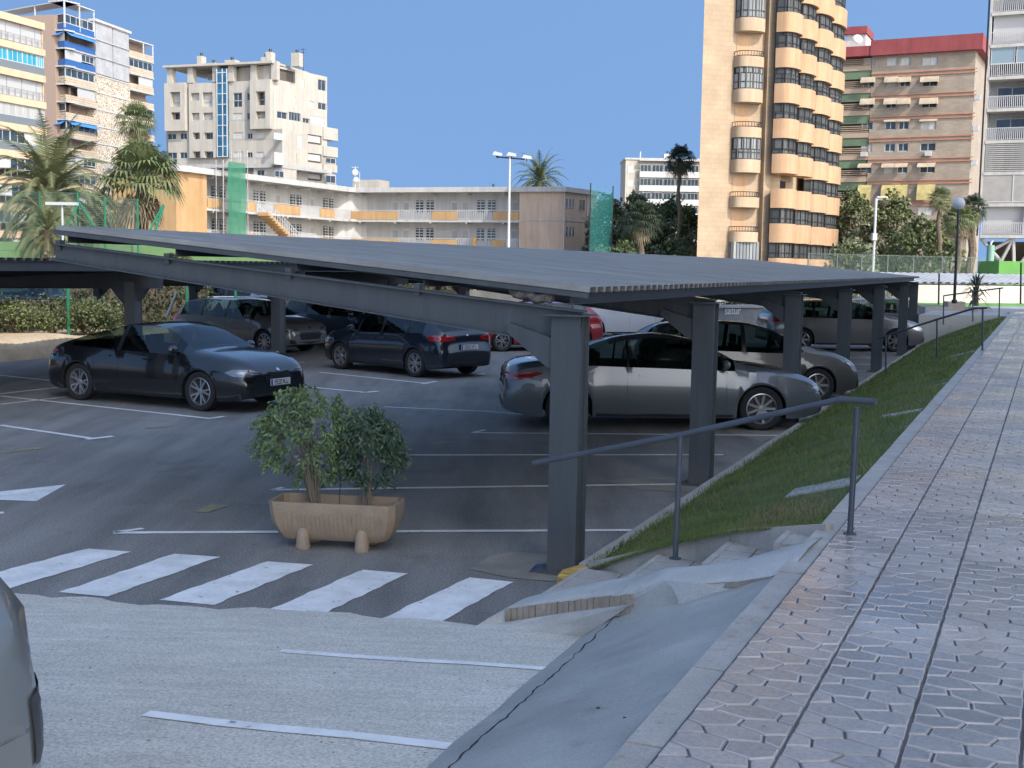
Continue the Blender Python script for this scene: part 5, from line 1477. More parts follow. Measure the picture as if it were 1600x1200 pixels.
for k in range(12):
    zs = H0 + k * HF - (0)
    stl = {0: 'open', 1: 'open', 2: 'glass', 3: 'open', 4: 'glass', 5: 'open', 6: 'glass'}.get(k, 'open' if k % 2 else 'glass')
    bo = balcony(FT, ucT, wT, zs, 1.15, .62 if stl == 'open' else .85, m=TANW)
    if stl == 'glass': enclosure(FT, ucT, wT, zs + .85, zs + HF - .22, 1.15, bo)
    else:
        o = bulge(FT, ucT, wT * .97, 0, 0, 1.08); mb = MB()
        for zz in (zs + .68, zs + 1.05): mb.tube([FT.pt(u, d, zz) for u, d in o], .035, 5)
        for u, d in o: mb.tube([FT.pt(u, d, zs + .6), FT.pt(u, d, zs + 1.05)], .025, 4)
        mb.build('railing', FRD, bo)
        mb = MB(); FT.box(mb, ucT - wT * .42, ucT + wT * .1, zs + .05, zs + 2.4, .0, .03); mb.build('balcony_door', TORN, bo)
    if stl == 'open': pass
mb = MB(); r = FT.rect(1138, 378, 1178, 404); FT.box(mb, r[0], r[1], r[2] - 2, r[3], .02, .9); g_ = mb.build('ground_glazing', CURT, b)
Rb = random.Random(3)
for FF, spans, zoff, mm_ in ((F2, ((1213, 1236), (1236, 1260)), 0.0, TORN), (F3, ((1264, 1284), (1284, 1304)), 0.0, TORN)):
    for (x0, x1) in spans:
        uc, w_ = sc_uc(FF, x0, x1, .4)
        for k in range(13):
            zs = H0 + k * HF - 2.87
            bo = balcony(FF, uc, w_, zs, 1.45, 1.36, m=mm_)
            if k in (2, 9) and FF is F2 and Rb.random() < .9:
                mb = MB(); FF.box(mb, uc - w_ * .3, uc + w_ * .05, zs + .1, zs + 2.3, -.85, -.8); mb.build('balcony_door', FRD, bo)
            else: enclosure(FF, uc, w_, zs + 1.36, zs + HF - .22, 1.25, bo, m=CURT2)
# --- brown brick block with red roof
F = Facade.px(1343, 168, 1501, 162); G = Facade.px(1290, 170, 1343, 168.05)
b = thing('apartment_block', 'brown brick apartment block with red roof parapet and tan awnings', 'building', F.pt(2, 0, 0))
cr = lambda *l: crop_rects(F, 1280, 0, 2.4, l)
colsx = ((166, 208), (254, 294), (304, 343), (388, 446)); wins = []
for ri, yc in enumerate((228, 308, 388, 468, 550, 632, 712, 790)):
    for ci, (x0, x1) in enumerate(colsx):
        wins.append((ri, ci, cr((x0 - ri * 2.4, yc - 15 + (4 - ci) * .8, x1 - ri * 2.4, yc + 16 + (4 - ci) * .8))[0]))
ztopw = F.z(1420, 82)
mb = MB(); F.wall(mb, 0, F.L, 0, ztopw, [w[2] for w in wins], depth=.3); block(mb, F, 0, F.L, 0, ztopw, -14); mb.build('wall', BRK, b)
AWN = mat('tan_awning', (.42, .34, .24), .8, var=.15, scale=1); AWY = mat('yellow_awning', (.40, .33, .13), .8, var=.2, scale=2)
for ri, ci, r in wins:
    window(F, b, *r, d=-.2, n=2 if r[1] - r[0] < 4.4 else 3, glass=SHUT if (ri + ci * 3) % 4 == 0 or ri == 0 else WGLASS, fw=.1)
    if ri in (1, 2, 3, 5, 6) :
        if ri == 3 and ci == 0: continue
        h = {1: .9, 2: 1.0, 3: .35, 5: .7, 6: 2.3}[ri]; out_ = {1: .9, 2: 1.0, 3: .4, 5: 1.2, 6: .9}[ri]
        mb = MB(); u0, u1, z0, z1 = r[0] - .15, r[1] + .15, r[2], r[3]; n = 6
        arc = [(0.05 + out_ * math.sin(t / n * 1.5), z1 + .25 - h * (1 - math.cos(t / n * 1.5))) for t in range(n + 1)]
        mb.grid([[F.pt(u0, d, z) for d, z in arc], [F.pt(u1, d, z) for d, z in arc]])
        if ri in (1, 2):
            for u in (u0, u1): mb.poly([F.pt(u, d, z) for d, z in arc] + [F.pt(u, .03, arc[-1][1])])
        mb.build('awning', AWY if ri == 6 else AWN, b, smooth='all')
mb = MB()
for k, y in enumerate((115, 149.5, 183, 216.5, 250, 284, 318)):
    z = F.z(1420, y); F.box(mb, 0, F.L + .3, z - .32, z - .18, .02, .16); F.box(mb, 0, F.L + .3, z + .12, z + .25, .02, .16)
mb.build('red_string_course', BRED, b)
for x, y in ((1351, 241), (1451, 240)):
    r = F.rect(x - 5, y - 3, x + 5, y + 4); mb = MB(); F.box(mb, r[0], r[1], r[2], r[3], .1, .75); mb.build('air_conditioner', FRW, b)
for z_ in (12, 16.5, 21, 25):
    mb = MB(); F.box(mb, F.L + .05, F.L + .8, z_, z_ + .7, -.8, -.1); mb.build('air_conditioner', FRW, b)
# left section with green balconies and dark slats
mb = MB(); G.box(mb, -3, G.L, 0, ztopw, -14, -1.8); mb.build('recess_wall', BRK, b)
GB = mat('green_panel', (.10, .145, .085), .8, var=.2, scale=.5); TB = mat('tan_slab', (.36, .27, .19), .9)
for k in range(9):
    z = F.z(1343, 102.0) - k * 2.99
    mb = MB(); G.box(mb, -3, G.L - .05, z - .75, z - .1, -1.8, .1); mb.build('balcony_front', TB, b)
    mb = MB(); G.box(mb, -3, G.L - .1, z - 1.85, z - .78, -1.8, -.02); mb.build('green_balcony', GB, b)
    mb = MB()
    for j in range(4): G.box(mb, -3, G.L - .1, z - .02 + j * .26, z + .08 + j * .26, -.15, .02)
    mb.build('slat_screen', TB, b)
mb = MB(); zz = ztopw
F.box(mb, -.1, F.L + .9, zz - .25, zz + 1.75, -14.5, .9); G.box(mb, -3, G.L - .1, zz - .2, zz + 1.1, -14, .85); mb.build('roof_parapet', REDP, b)
mb = MB(); u1 = G.u(1343); G.box(mb, G.u(1305), G.u(1337), zz + 1.1, zz + 3.6, -9, -4); mb.build('roof_house', WHT, b)
mb = MB(); G.box(mb, G.u(1303), G.u(1339), zz + 3.6, zz + 4.6, -9.5, -3.6); mb.build('roof_house_cap', REDP, b)
mb = MB(); mb.tube([F.pt(F.u(1396), -4, zz + 1.6), F.pt(F.u(1396), -4, zz + 2.3)], .3, 8); mb.tube([F.pt(F.u(1357), -4, zz + 1.6), F.pt(F.u(1357), -4, zz + 2.0)], .25, 8); mb.build('roof_vent', FRD, b)
mb = MB(); p = G.pt(G.u(1332), 0, zz + 2.2); mb.lathe([(0, .2), (.5, .15), (.7, 0)], p, (0, -1, .3), 16); mb.build('satellite_dish', FRW, b)

# --- white balcony tower at the right edge
F = Facade.px(1522.5, 116, 1640, 113)
b = thing('apartment_tower', 'white tower with stacked railed balconies cut by the right edge', 'building', F.pt(2, 0, 0))
mb = MB(); F.box(mb, .0, F.L, 8.0, 42, -10, -2.0); mb.build('back_wall', GREYW, b)
mb = MB(); F.box(mb, -.14, .0, 7.7, 42, -10, .05); mb.build('side_wall', WHT, b)
mb = MB(); mb.tube([F.pt(-.3, -.1, 6), F.pt(-.3, -.1, 42)], .08, 6); mb.build('drainpipe', FRD, b)
ys = [369, 0, 0, 0, 0, 0, 0, 0, 0]
zf = [F.z(1560, y) for y in (367, 318, 291, 266, 218, 169, 120, 70, 21, -28, -77)]
kinds = ['rail', 'screen', 'louvre', 'rail', 'rail', 'glassrail', 'shut', 'rail', 'rail', 'rail', 'rail']
zfl = [F.z(1560, 367) + 2.93 * k for k in range(11)]
for k, z in enumerate(zfl):
    mb = MB(); F.box(mb, 0, F.L, z - .3, z, -2, .1); mb.build('balcony_slab', WHT, b)
    top_ = z + 2.63
    kind = ['rail', 'screen', 'louvre', 'rail', 'rail', 'glass', 'shut', 'rail', 'rail', 'rail', 'rail'][k]
    if kind in ('rail', 'glass', 'shut'): railing(F, b, 0.05, F.L, z, 1.15, .0, step=.17, t=.03)
    if kind == 'screen':
        mb = MB(); F.box(mb, 0, F.L, z, top_, -.1, .05); sp = mb.build('canvas_screen', mat('grey_canvas', (.33, .32, .30), .8, var=.1, scale=1), b)
        mb = MB(); F.box(mb, 2.6, 2.68, z, top_, .05, .09); F.box(mb, 0, F.L, z + .1, z + .18, .05, .09); mb.build('screen_rail', METW, sp)
        continue
    if kind == 'louvre':
        mb = MB()
        for j in range(14): F.box(mb, 0.05, F.L, z + .05 + j * .185, z + .17 + j * .185, -.05, .05)
        mb.build('louvre_screen', GREYW, b); mb = MB(); F.box(mb, 0.05, F.L, z, top_, -.2, -.1); mb.build('louvre_back', SHADEI, b); continue
    if kind == 'glass':
        for j in range(3): window(F, b, .1 + j * 2.2, 2.2 + j * 2.2, z + 1.15, top_, d=-.05, n=1, glass=mat('pale_glass', (.22, .30, .34), .15), name='glass_screen')
    if kind == 'shut': 
        mb = MB(); F.box(mb, .15, 3.6, z, top_, -.5, -.4); mb.build('roller_blind', FRW, b)
    window(F, b, .6, 3.3, z + .05, z + 2.2, d=-1.95, n=2, glass=SHUT if k == 0 else WGLASS, fw=.1, name='patio_door')
    window(F, b, 4.4, 6.6, z + .05, z + 2.2, d=-1.95, n=2, fw=.1, name='patio_door')
    if k == 0:
        mb = MB(); F.box(mb, .1, 3.7, z, top_, -.6, -.45); F.box(mb, 3.7, 3.85, z, top_, -2, 0); mb.build('roller_blind', FRW, b); mb = MB(); F.box(mb, 3.9, F.L, z, top_, -1.97, -1.93); mb.build('ochre_wall', ORNG, b)
    mb = MB(); F.box(mb, 3.72, 3.84, z, top_, -1.9, .02); mb.build('post', METW, b)
mb = MB(); z = zfl[0] - .3
for a, c, e, g in ((0, z, 3.0, z - 3.4), (1.0, z - 1.2, 2.9, z), (2.9, z, 3.1, z - 3.2), (5.2, z, 3.2, z - 3.0), (1.9, z - 2.2, 2.9, z)):
    mb.tube([F.pt(a, -.3, c), F.pt(e, -.3, g)], .16, 6)
mb.build('raking_strut', GREYW, b)
mb = MB(); F.box(mb, 4.5, F.L, 0, z, -8, -.3); mb.build('base_wall', PORNG, b)
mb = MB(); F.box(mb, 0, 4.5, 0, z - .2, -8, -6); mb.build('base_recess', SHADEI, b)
mb = MB(); F.box(mb, 2.8, 3.1, 0, z - 3, -.5, -.1); mb.build('pillar', GREYW, b)

# --- far small block behind the trees
F = Facade.px(970, 262, 1110, 262)
b = thing('apartment_block', 'small distant beige block with glazed white balconies behind the trees', 'building', F.pt(3, 0, 0))
zt_ = F.z(1020, 250); BEI = m_wall('beige_render', (.40, .36, .29), (.46, .42, .35))
mb = MB(); F.box(mb, 0, F.L, 0, zt_, -12, 0); mb.build('wall', BEI, b)
for r in range(5):
    z = zt_ - 2.2 - r * 2.9
    window(F, b, F.u(981), F.u(991), z - .6, z + .9, d=.02, n=2, glass=FRW)
    mb = MB(); F.box(mb, F.u(999), F.L, z - 1.55, z - .35, .0, 1.3); bf = mb.build('balcony', WHT, b)
    for j in range(6):
        u = F.u(1000 + j * 18.5); window(F, bf, u, u + 2.3, z - .35, z + 1.1, d=1.1, n=3, glass=WGLASS)
mb = MB(); F.box(mb, -.2, F.L, zt_, zt_ + .4, -12, .2); F.box(mb, F.u(998), F.L, zt_ - .3, zt_ - .05, 0, 1.4); mb.build('roof', GREYW, b)
mb = MB(); F.box(mb, F.u(1001), F.u(1003), zt_ + .4, zt_ + 1.9, -3, -2); F.box(mb, F.u(1040), F.u(1056), zt_ + .4, zt_ + 1.6, -5, -3); mb.build('chimney', WHT, b)

# --- leftmost building with orange slab bands
F = Facade((-68.5, 96), (-53.3, 140))
b = thing('apartment_building', 'leftmost building with orange slab bands and long glazed balconies', 'building', F.pt(40, 0, 0))
zt_ = F.z(70, 34); L = F.L; OB = m_wall('apricot_band', (.60, .42, .27), (.66, .48, .32))
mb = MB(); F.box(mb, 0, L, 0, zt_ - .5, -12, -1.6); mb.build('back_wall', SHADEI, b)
u0v = max(0, F.u(0) - 3)
for k in range(10):
    z = zt_ - .2 - k * 2.92
    mb = MB(); F.box(mb, 0, L + .02, z - .75, z, -12, .12); mb.build('orange_band', OB, b)
    mb = MB(); F.box(mb, 0, L, z - .75 - .02, z - .7, -12, .0)
    zb = z - 2.92; hp = .95
    if k in (1, 3, 4):
        mb = MB(); F.box(mb, 0, L, zb, zb + .85, -.12, -.04); mb.build('glass_balustrade', mat('smoked_panel', (.16, .18, .19), .2, spec=.8), b)
    else: railing(F, b, u0v, L, zb, .95, -.05, m=mat('grey_rail', (.25, .25, .26), .5), step=.9, t=.03)
    z1 = z - .77; z0 = zb + .95
    seg = [(u0v, u0v + 2.4, 'dark')] if k % 2 == 0 else []
    a = u0v + (2.4 if k % 2 == 0 else 0); j = 0
    while a < L - .3:
        e = min(a + 2.3, L - .05)
        if k in (0, 2): shutter(F, b, a, e - .08, zb + .2 if k == 0 else zb + .1, z1, d=-.35, m=FRW)
        elif k == 1:
            window(F, b, a, e, z0 - .1, z1, d=-.12, n=3, glass=mat('turquoise_curtain', (.02, .22, .32), .5, col2=(.06, .36, .46), scale=1.2, stretch=(3, 3, .05)), fw=.09)
        elif k == 3: window(F, b, a, e, z0 - .1, z1, d=-.12, n=2, glass=mat('pale_curtain', (.30, .31, .29), .6, col2=(.45, .45, .42), scale=1.5, stretch=(3, 3, .05)), fw=.06)
        else: window(F, b, a, e, z0 - .1, z1, d=-.12, n=2, glass=WGLASS if (j + k) % 3 else SHUT, fw=.08)
        a = e; j += 1
mb = MB(); F.box(mb, L, L + .15, 0, zt_ - .6, -12, -.3); mb.build('end_wall', OB, b)

# --- second left tower with patterned balconies and cobble panel
A_ = Facade((-79.5 - 5, 211), (-74.0, 203)); B_ = Facade((-74.0, 203), (-70.3, 225)); 
FA = Facade.px(20, 212, 108.5, 203); FB = Facade.px(108.5, 203, 154, 211); FC = Facade.px(154, 211, 206, 222); FD = Facade.px(206, 222, 243, 229)
b = thing('apartment_tower', 'left tower with patterned stone balconies, blue awnings and white louvred upper panel', 'building', FB.pt(2, 0, 0))
zt_ = FB.z(150, 31); HFB = 2.87
PB = m_brick('patterned_balustrade', (.22, .12, .06), (.32, .19, .11), (.48, .40, .30), 1, .55, .36, .12)
mb = MB()
for FF, w_ in ((FA, 2.2), (FB, 12), (FC, 12), (FD, 9)): FF.box(mb, -.2, FF.L + (.2 if FF is not FA else -1.8), 0, zt_ - .8, -w_, -1.8)
mb.build('core', mat('core_wall', (.30, .22, .17), .9), b)
mb = MB(); FC.box(mb, 0, FC.L, 0, zt_ - 3.1 * HFB - .3, -3, .12); mb.build('cobble_wall', COB, b)
zl = zt_ - 3.1 * HFB - .3
for k in range(3):
    for h in range(2):
        mb = MB(); FC.box(mb, FC.L * h / 2 + .15, FC.L * (h + 1) / 2 - .15, zt_ - .3 - (k + 1) * HFB, zt_ - .45 - k * HFB, -3, .1); lv = mb.build('louvre_panel', LOUV, b)
    mb = MB(); FC.box(mb, 0, FC.L, zt_ - .45 - k * HFB, zt_ - .3 - k * HFB, -3, .25); mb.build('panel_ledge', GREYW, b)
mb = MB(); FC.box(mb, -.2, FC.L + .3, zt_ - .3, zt_ + .1, -6, .4); mb.build('roof_slab', WHT, b)
for k in range(11):
    z = zl - k * HFB
    mb = MB(); FC.box(mb, 0, FC.L, z - .12, z + .1, .1, .22); mb.build('white_band', WHT, b)
BLUE = mat('blue_awning', (.04, .20, .55), .7); BGP = mat('blue_balustrade', (.03, .10, .28), .15, spec=.8)
for FF in (FA, FB, FD):
    for k in range(13):
        z = zt_ - .3 - k * HFB - (.0 if FF is not FD else 1.0)
        mb = MB(); FF.box(mb, -.05, FF.L + .05, z - HFB - .25, z - HFB, -1.9, .15); mb.build('slab', GREYW, b)
        par = BGP if (k < 3 and FF is not FD) else PB
        mb = MB(); FF.box(mb, 0.02, FF.L - .02, z - HFB, z - HFB + 1.05, -.1, .05); mb.build('balustrade', par, b)
        kk = (k * 5 + (3 if FF is FB else 0) + (7 if FF is FD else 0)) % 6
        if FF is FD and k == 0: continue
        if kk in (0, 3): window(FF, b, .1, FF.L * .98, z - HFB + 1.1, z - .3, d=-.15, n=5, fw=.12)
        elif kk == 1: shutter(FF, b, .1, FF.L * .55, z - HFB + 1.1, z - .3, d=-.1, m=FRW); window(FF, b, FF.L * .55, FF.L * .98, z - HFB + 1.3, z - .3, d=-.15, n=3, fw=.12)
        elif kk == 5: shutter(FF, b, FF.L * .4, FF.L * .98, z - HFB + 1.1, z - .3, d=-.1, m=FRW)
        if (k in (1, 6) and FF is not FD) :
            mb = MB(); n = 5; arc = [(1.0 * t / n, z - .3 - .7 * t / n) for t in range(n + 1)]
            mb.grid([[FF.pt(.2, d, zz) for d, zz in arc], [FF.pt(FF.L - .2, d, zz) for d, zz in arc]]); mb.build('awning', BLUE, b)
mb = MB()
for FF in (FA, FB):
    for u in (.1, FF.L / 2, FF.L - .1): FF.box(mb, u - .08, u + .08, zt_ - HFB, zt_ + 1.3, -.1, .06)
FA.box(mb, -1, FA.L, zt_ + 1.3, zt_ + 1.45, -3, .1); FB.box(mb, 0, FB.L, zt_ + 1.3, zt_ + 1.45, -3, .1)
FD.box(mb, 0, FD.L, zt_ - 1.2, zt_ - 1.05, -3, .1)
for u in (FD.L * .6, FD.L - .05): FD.box(mb, u - .08, u + .08, zt_ - 4, zt_ - 1.1, -.1, .06)
mb.build('pergola', METW, b)

# --- unseen apartment block right of the frame, placed and sized to shade the lot
HB = 57.5
b = thing('shading_apartment_block', 'cream apartment block standing beyond the right edge beside the walkway', 'building', W(5, 38, 0))
class _F: pass
Fb = Facade.__new__(Facade); a0 = W(-18, 32.0); a1 = W(28, 32.0)
Fb.A = a1.copy(); Fb.L = (a0 - a1).length; Fb.U = (a0 - a1).normalized(); Fb.N = -ROWN
holes = []
for k in range(18):
    for j in range(11):
        holes.append((1.2 + j * 4.1, 3.4 + j * 4.1, 1.9 + k * 2.95, 3.5 + k * 2.95))
mb = MB(); Fb.wall(mb, 0, Fb.L, 0, HB, holes, depth=.2); block(mb, Fb, 0, Fb.L, 0, HB, -12); mb.build('wall', PORNG, b)
mb = MB()
for h in holes: Fb.box(mb, h[0], h[1], h[2], h[3], -.2, -.16)
mb.build('window_band', WGLASS, b)
# ---------------------------------------------------------------- vegetation
def leafm(name, c1, c2, sc=1.0, tr=.15):
    m_, nt, b, o = newmat(name)
    nt.links.new(ramp(nt, noise(nt, o, sc, 3), [(.35, c1), (.65, c2)]), b.inputs['Base Color'])
    b.inputs['Roughness'].default_value = .55; b.inputs['Specular IOR Level'].default_value = .3
    return m_
BARK = mat('bark', (.13, .10, .07), .95, var=.3, scale=6, bump=.6, bscale=12)
LF1 = leafm('tree_leaf', (.07, .09, .035), (.14, .165, .065), .6); LF2 = leafm('tree_leaf_pale', (.11, .125, .07), (.19, .20, .11), .8); LF3 = leafm('tree_leaf_dark', (.035, .052, .025), (.065, .09, .04), .8)
PALM = leafm('palm_leaf', (.11, .125, .055), (.19, .20, .09), .7); PALM2 = leafm('fan_leaf', (.08, .105, .045), (.15, .175, .07), .8); PDARK = leafm('palm_leaf_dark', (.02, .032, .018), (.035, .05, .025), .8)
PDRY = leafm('dry_frond', (.16, .12, .07), (.26, .21, .13), 1.2); FIC1 = leafm('ficus_leaf', (.08, .14, .055), (.18, .25, .10), 9); FIC2 = leafm('ficus_leaf_dark', (.04, .075, .05), (.09, .135, .08), 9)
BSH = leafm('hedge_leaf', (.08, .11, .035), (.17, .20, .08), 5)
def leafquad(mb, p, size, Rn, asp=.5, up=.3):
    d = Vector((Rn.gauss(0, 1), Rn.gauss(0, 1), Rn.gauss(0, 1) - up)).normalized(); s = d.cross(Vector((Rn.gauss(0, 1), Rn.gauss(0, 1), Rn.gauss(0, 1)))).normalized() * size * asp * .5
    a = p; b = p + d * size
    mb.add([a, a.lerp(b, .45) + s, b, a.lerp(b, .45) - s], [(0, 1, 2, 3)])
def tree(px, ybase, Y, ytop, xw, label, mats, seed, nclump=46, leaf=.34, per=85, group='trees between the towers', name='tree', zb=0.0, shape=.5, low=.18, cat='tree'):
    Rn = random.Random(seed)
    X = (px - 800) / FPX * Y; top = PY(px, ytop, Y).z; rx = xw / 2 / FPX * Y; H = top - zb
    t = thing(name, label, cat, (X, Y, zb), group)
    cz = zb + H * (.5 + low / 2); rz = H * (.5 - low / 2)
    mb = MB(); base = Vector((X, Y, zb)); tr = max(.12, H * .022)
    mid = base + Vector((Rn.uniform(-.3, .3), 0, H * .4)); mb.tube([base, base + Vector((0, 0, H * .15)), mid, Vector((X, Y, cz + rz * .3))], [tr * 1.3, tr, tr * .8, tr * .3], 8)
    cl = []
    for i in range(nclump):
        while True:
            v = Vector((Rn.uniform(-1, 1), Rn.uniform(-1, 1), Rn.uniform(-1, 1)))
            if v.length < 1: break
        v = v.normalized() * (v.length ** .45)
        k = 1 - .25 * max(0, v.z)
        cl.append(Vector((X + v.x * rx * .85 * k, Y + v.y * rx * .85 * k, cz + v.z * rz * .9)))
    for c in cl[::4]:
        q = mid.lerp(c, .5) + Vector((0, 0, .3)); mb.tube([mid, q, c], [tr * .5, tr * .3, tr * .1], 5)
    mb.build('trunk', BARK, t, smooth=True)
    mb = MB()
    for ci, c in enumerate(cl):
        r = Rn.uniform(.16, .34) * min(rx, rz * 1.2); mb.cur = ci % len(mats) if Rn.random() < .8 else 0
        for j in range(per):
            v = Vector((Rn.gauss(0, 1), Rn.gauss(0, 1), Rn.gauss(0, .8))); v = v.normalized() * r * Rn.random() ** .4
            if c.z + v.z > zb + .1: leafquad(mb, c + v, leaf * Rn.uniform(.6, 1.3), Rn, .6)
    mb.build('crown', mats, t); return t
def frond(mb, base, az, el, length, droop, Rn, nl=22, leaf=.5, w=.03, hang=.35):
    """pinnate palm leaf"""
    d = Vector((math.cos(az) * math.cos(el), math.sin(az) * math.cos(el), math.sin(el))); p = Vector(base); pts = [p]; n = 10
    for i in range(n):
        d = (d + Vector((0, 0, -droop / n * (1 + i * .25)))).normalized(); p = p + d * length / n; pts.append(p)
    mb.tube(pts, [w * (1 - .85 * i / n) for i in range(n + 1)], 4, False)
    for k in range(nl):
        t = .15 + .85 * k / nl; f = t * n; i = min(n - 1, int(f)); q = pts[i].lerp(pts[i + 1], f - i); tang = (pts[i + 1] - pts[i]).normalized(); sd = tang.cross(Vector((0, 0, 1))).normalized()
        L = leaf * (math.sin(min(1, t * 1.05) * math.pi * .8 + .35)) * Rn.uniform(.85, 1.1)
        for s in (-1, 1):
            dr = (sd * s + tang * .75 + Vector((0, 0, -hang + Rn.uniform(-.15, .15)))).normalized(); e = q + dr * L; nn = tang * leaf * .065
            mb.add([q - nn, q + nn, e], [(0, 1, 2)])
def date_palm(px, yc, Y, rpx, label, zb=0.0, seed=1, n=46, mats=PALM, trunk_r=.32, group='palms', up=1.0, dens=22):
    Rn = random.Random(seed); c = PY(px, yc, Y); r = rpx / FPX * Y
    t = thing('palm_tree', label, 'palm tree', (c.x, c.y, zb), group)
    mb = MB(); n_ = max(4, int((c.z - zb) / .35))
    mb.tube([Vector((c.x, c.y, zb + (c.z - zb) * i / n_)) for i in range(n_ + 1)], [trunk_r * (1.12 if i % 2 else .95) * (1 + .35 * max(0, (i / n_ - .85) / .15)) for i in range(n_ + 1)], 10)
    mb.build('trunk', BARK, t, smooth=True)
    mb = MB()
    for i in range(n):
        k = (i + .5) / n; el = math.radians(82 - 105 * k * up) ; az = i * 2.399 + Rn.uniform(-.2, .2)
        frond(mb, c + Vector((0, 0, .2 - .5 * k)), az, el, r * Rn.uniform(.9, 1.12) * 1.12, .75 + .5 * k, Rn, dens, r * .17, r * .012)
    mb.build('crown', mats, t)
    return t
def fan_palm(px, yc, Y, rpx, label, zb=0.0, seed=1, n=34, mats=PALM2, trunk_r=.2, dry=10, group='palms', spread=125):
    Rn = random.Random(seed); c = PY(px, yc, Y); r = rpx / FPX * Y
    t = thing('palm_tree', label, 'palm tree', (c.x, c.y, zb), group)
    mb = MB(); mb.tube([Vector((c.x + .1 * math.sin(i), c.y, zb + (c.z - zb) * i / 14)) for i in range(15)], [trunk_r * (1.2 - .3 * i / 14) for i in range(15)], 8); mb.build('trunk', BARK, t, smooth=True)
    def fan(mb, az, el, L, fr, drp):
        d = Vector((math.cos(az) * math.cos(el), math.sin(az) * math.cos(el), math.sin(el))); h = c + d * L; mb.tube([c, c.lerp(h, .5) + Vector((0, 0, .05 * L)), h], [r * .015] * 3, 4, False)
        sd = d.cross(Vector((0, 0, 1))); sd = sd.normalized() if sd.length > .01 else Vector((1, 0, 0)); up_ = sd.cross(d).normalized(); ns = 15
        for k in range(ns):
            a = (k / (ns - 1) - .5) * 3.6; dr = (d * math.cos(a) + sd * math.sin(a) * .95 + up_ * .12).normalized(); m1 = h + dr * fr * .6; e = h + dr * fr + Vector((0, 0, -drp * fr * Rn.uniform(.6, 1.2)))
            wv = dr.cross(up_).normalized() * fr * .055
            mb.add([h, m1 + wv, e, m1 - wv], [(0, 1, 2, 3)])
    mb = MB()
    for i in range(n):
        k = (i + .5) / n; el = math.radians(85 - spread * k); fan(mb, i * 2.399 + Rn.uniform(-.3, .3), el, r * Rn.uniform(.42, .6), r * Rn.uniform(.42, .55), .35 + .35 * k)
    mb.build('crown', mats, t)
    if dry:
        mb = MB()
        for i in range(dry): fan(mb, i * 2.399, math.radians(-50 - 25 * Rn.random()), r * Rn.uniform(.35, .6), r * .42, .6)
        mb.build('dead_fronds', PDRY, t)
    return t
date_palm(78, 306, 66, 112, 'broad date palm at far left in front of the orange-banded building', seed=2, n=95, trunk_r=.4, dens=38)
date_palm(75, 360, 60, 66, 'short date palm crown below the broad one behind the tall fence', seed=21, n=50, trunk_r=.35, mats=PALM, dens=32)
fan_palm(214, 190, 88, 37, 'tall fan palm highest between the left tower and the white building', seed=4, trunk_r=.25, dry=8)
fan_palm(221, 286, 72, 76, 'shaggy fan palm with drooping leaves in front of the orange gable', seed=5, n=40, dry=9, trunk_r=.35, spread=100)
fan_palm(160, 335, 76, 46, 'pale dry fan palm between the two bigger left palms', seed=15, n=26, dry=18, mats=PALM, trunk_r=.25)
date_palm(843, 284, 150, 47, 'date palm rising behind the roof of the long gallery block', seed=6, n=64, trunk_r=.4, mats=PALM2, dens=34)
fan_palm(1063, 252, 112, 30, 'slim tall fan palm just left of the tan tower', seed=7, n=44, dry=8, trunk_r=.16, mats=PDARK)
fan_palm(1002, 345, 100, 38, 'low dark fan palm in front of the tree clump left of the tan tower', seed=8, n=40, dry=4, mats=PDARK, trunk_r=.25)
fan_palm(1470, 312, 98, 24, 'small fan palm in front of the brown brick block, behind the globe lamp', seed=9, n=30, dry=6)
fan_palm(1500, 345, 88, 34, 'dark bushy fan palm directly behind the globe lamp', seed=10, n=44, dry=20, mats=PALM2)
fan_palm(1521, 325, 92, 26, 'fan palm squeezed against the white tower at right', seed=11, n=32, dry=16, mats=PDARK, trunk_r=.3)
M1 = [LF1, LF2, LF3]
tree(945, 0, 128, 300, 84, 'bushy tree right beside the end of the gallery block', [LF2, LF1, LF3], 31, 80, .42, low=.05)
tree(988, 0, 132, 298, 92, 'grey-green tree below the small distant beige block', [LF2, LF1, LF3], 32, 84, .42, low=.05)
tree(1036, 0, 130, 298, 96, 'green tree behind the trunk of the slim tall fan palm', [LF1, LF2, LF3], 33, 88, .42, low=.05)
tree(1076, 0, 126, 306, 62, 'narrow tree touching the left wall of the tan tower', [LF1, LF2], 34, 56, .4, low=.05)
tree(1320, 0, 118, 292, 84, 'grey-green tree between the tan tower and brown brick block', [LF2, LF1, LF3], 35, 70, .4)
tree(1385, 0, 112, 296, 92, 'largest light-green tree in front of the brown brick block', [LF1, LF2, LF3], 36, 64, .38)
tree(1440, 0, 106, 322, 88, 'bright green tree left of the globe lamp', [LF1, LF2, LF1], 37, 60, .36, low=.1)
tree(1326, 0, 82, 368, 92, 'rounded low grey-green tree by the white lamp pole', [LF2, LF2, LF1], 38, 60, .26, low=.05, per=110)
tree(1410, 0, 100, 350, 74, 'low shrubby tree filling the gap below the largest green tree', [LF1, LF3], 39, 44, .34, low=.02)
tree(1478, 0, 96, 372, 50, 'small tree between the globe lamp pole and the palm trunks', [LF1, LF2], 40, 30, .34, low=.02)
tree(962, 0, 108, 372, 100, 'dark scrub at the foot of the trees left of the tan tower', [LF3, LF1], 41, 40, .34, low=0)
tree(1050, 0, 108, 368, 80, 'dark scrub hugging the foot of the tan tower', [LF3, LF1], 42, 34, .34, low=0)

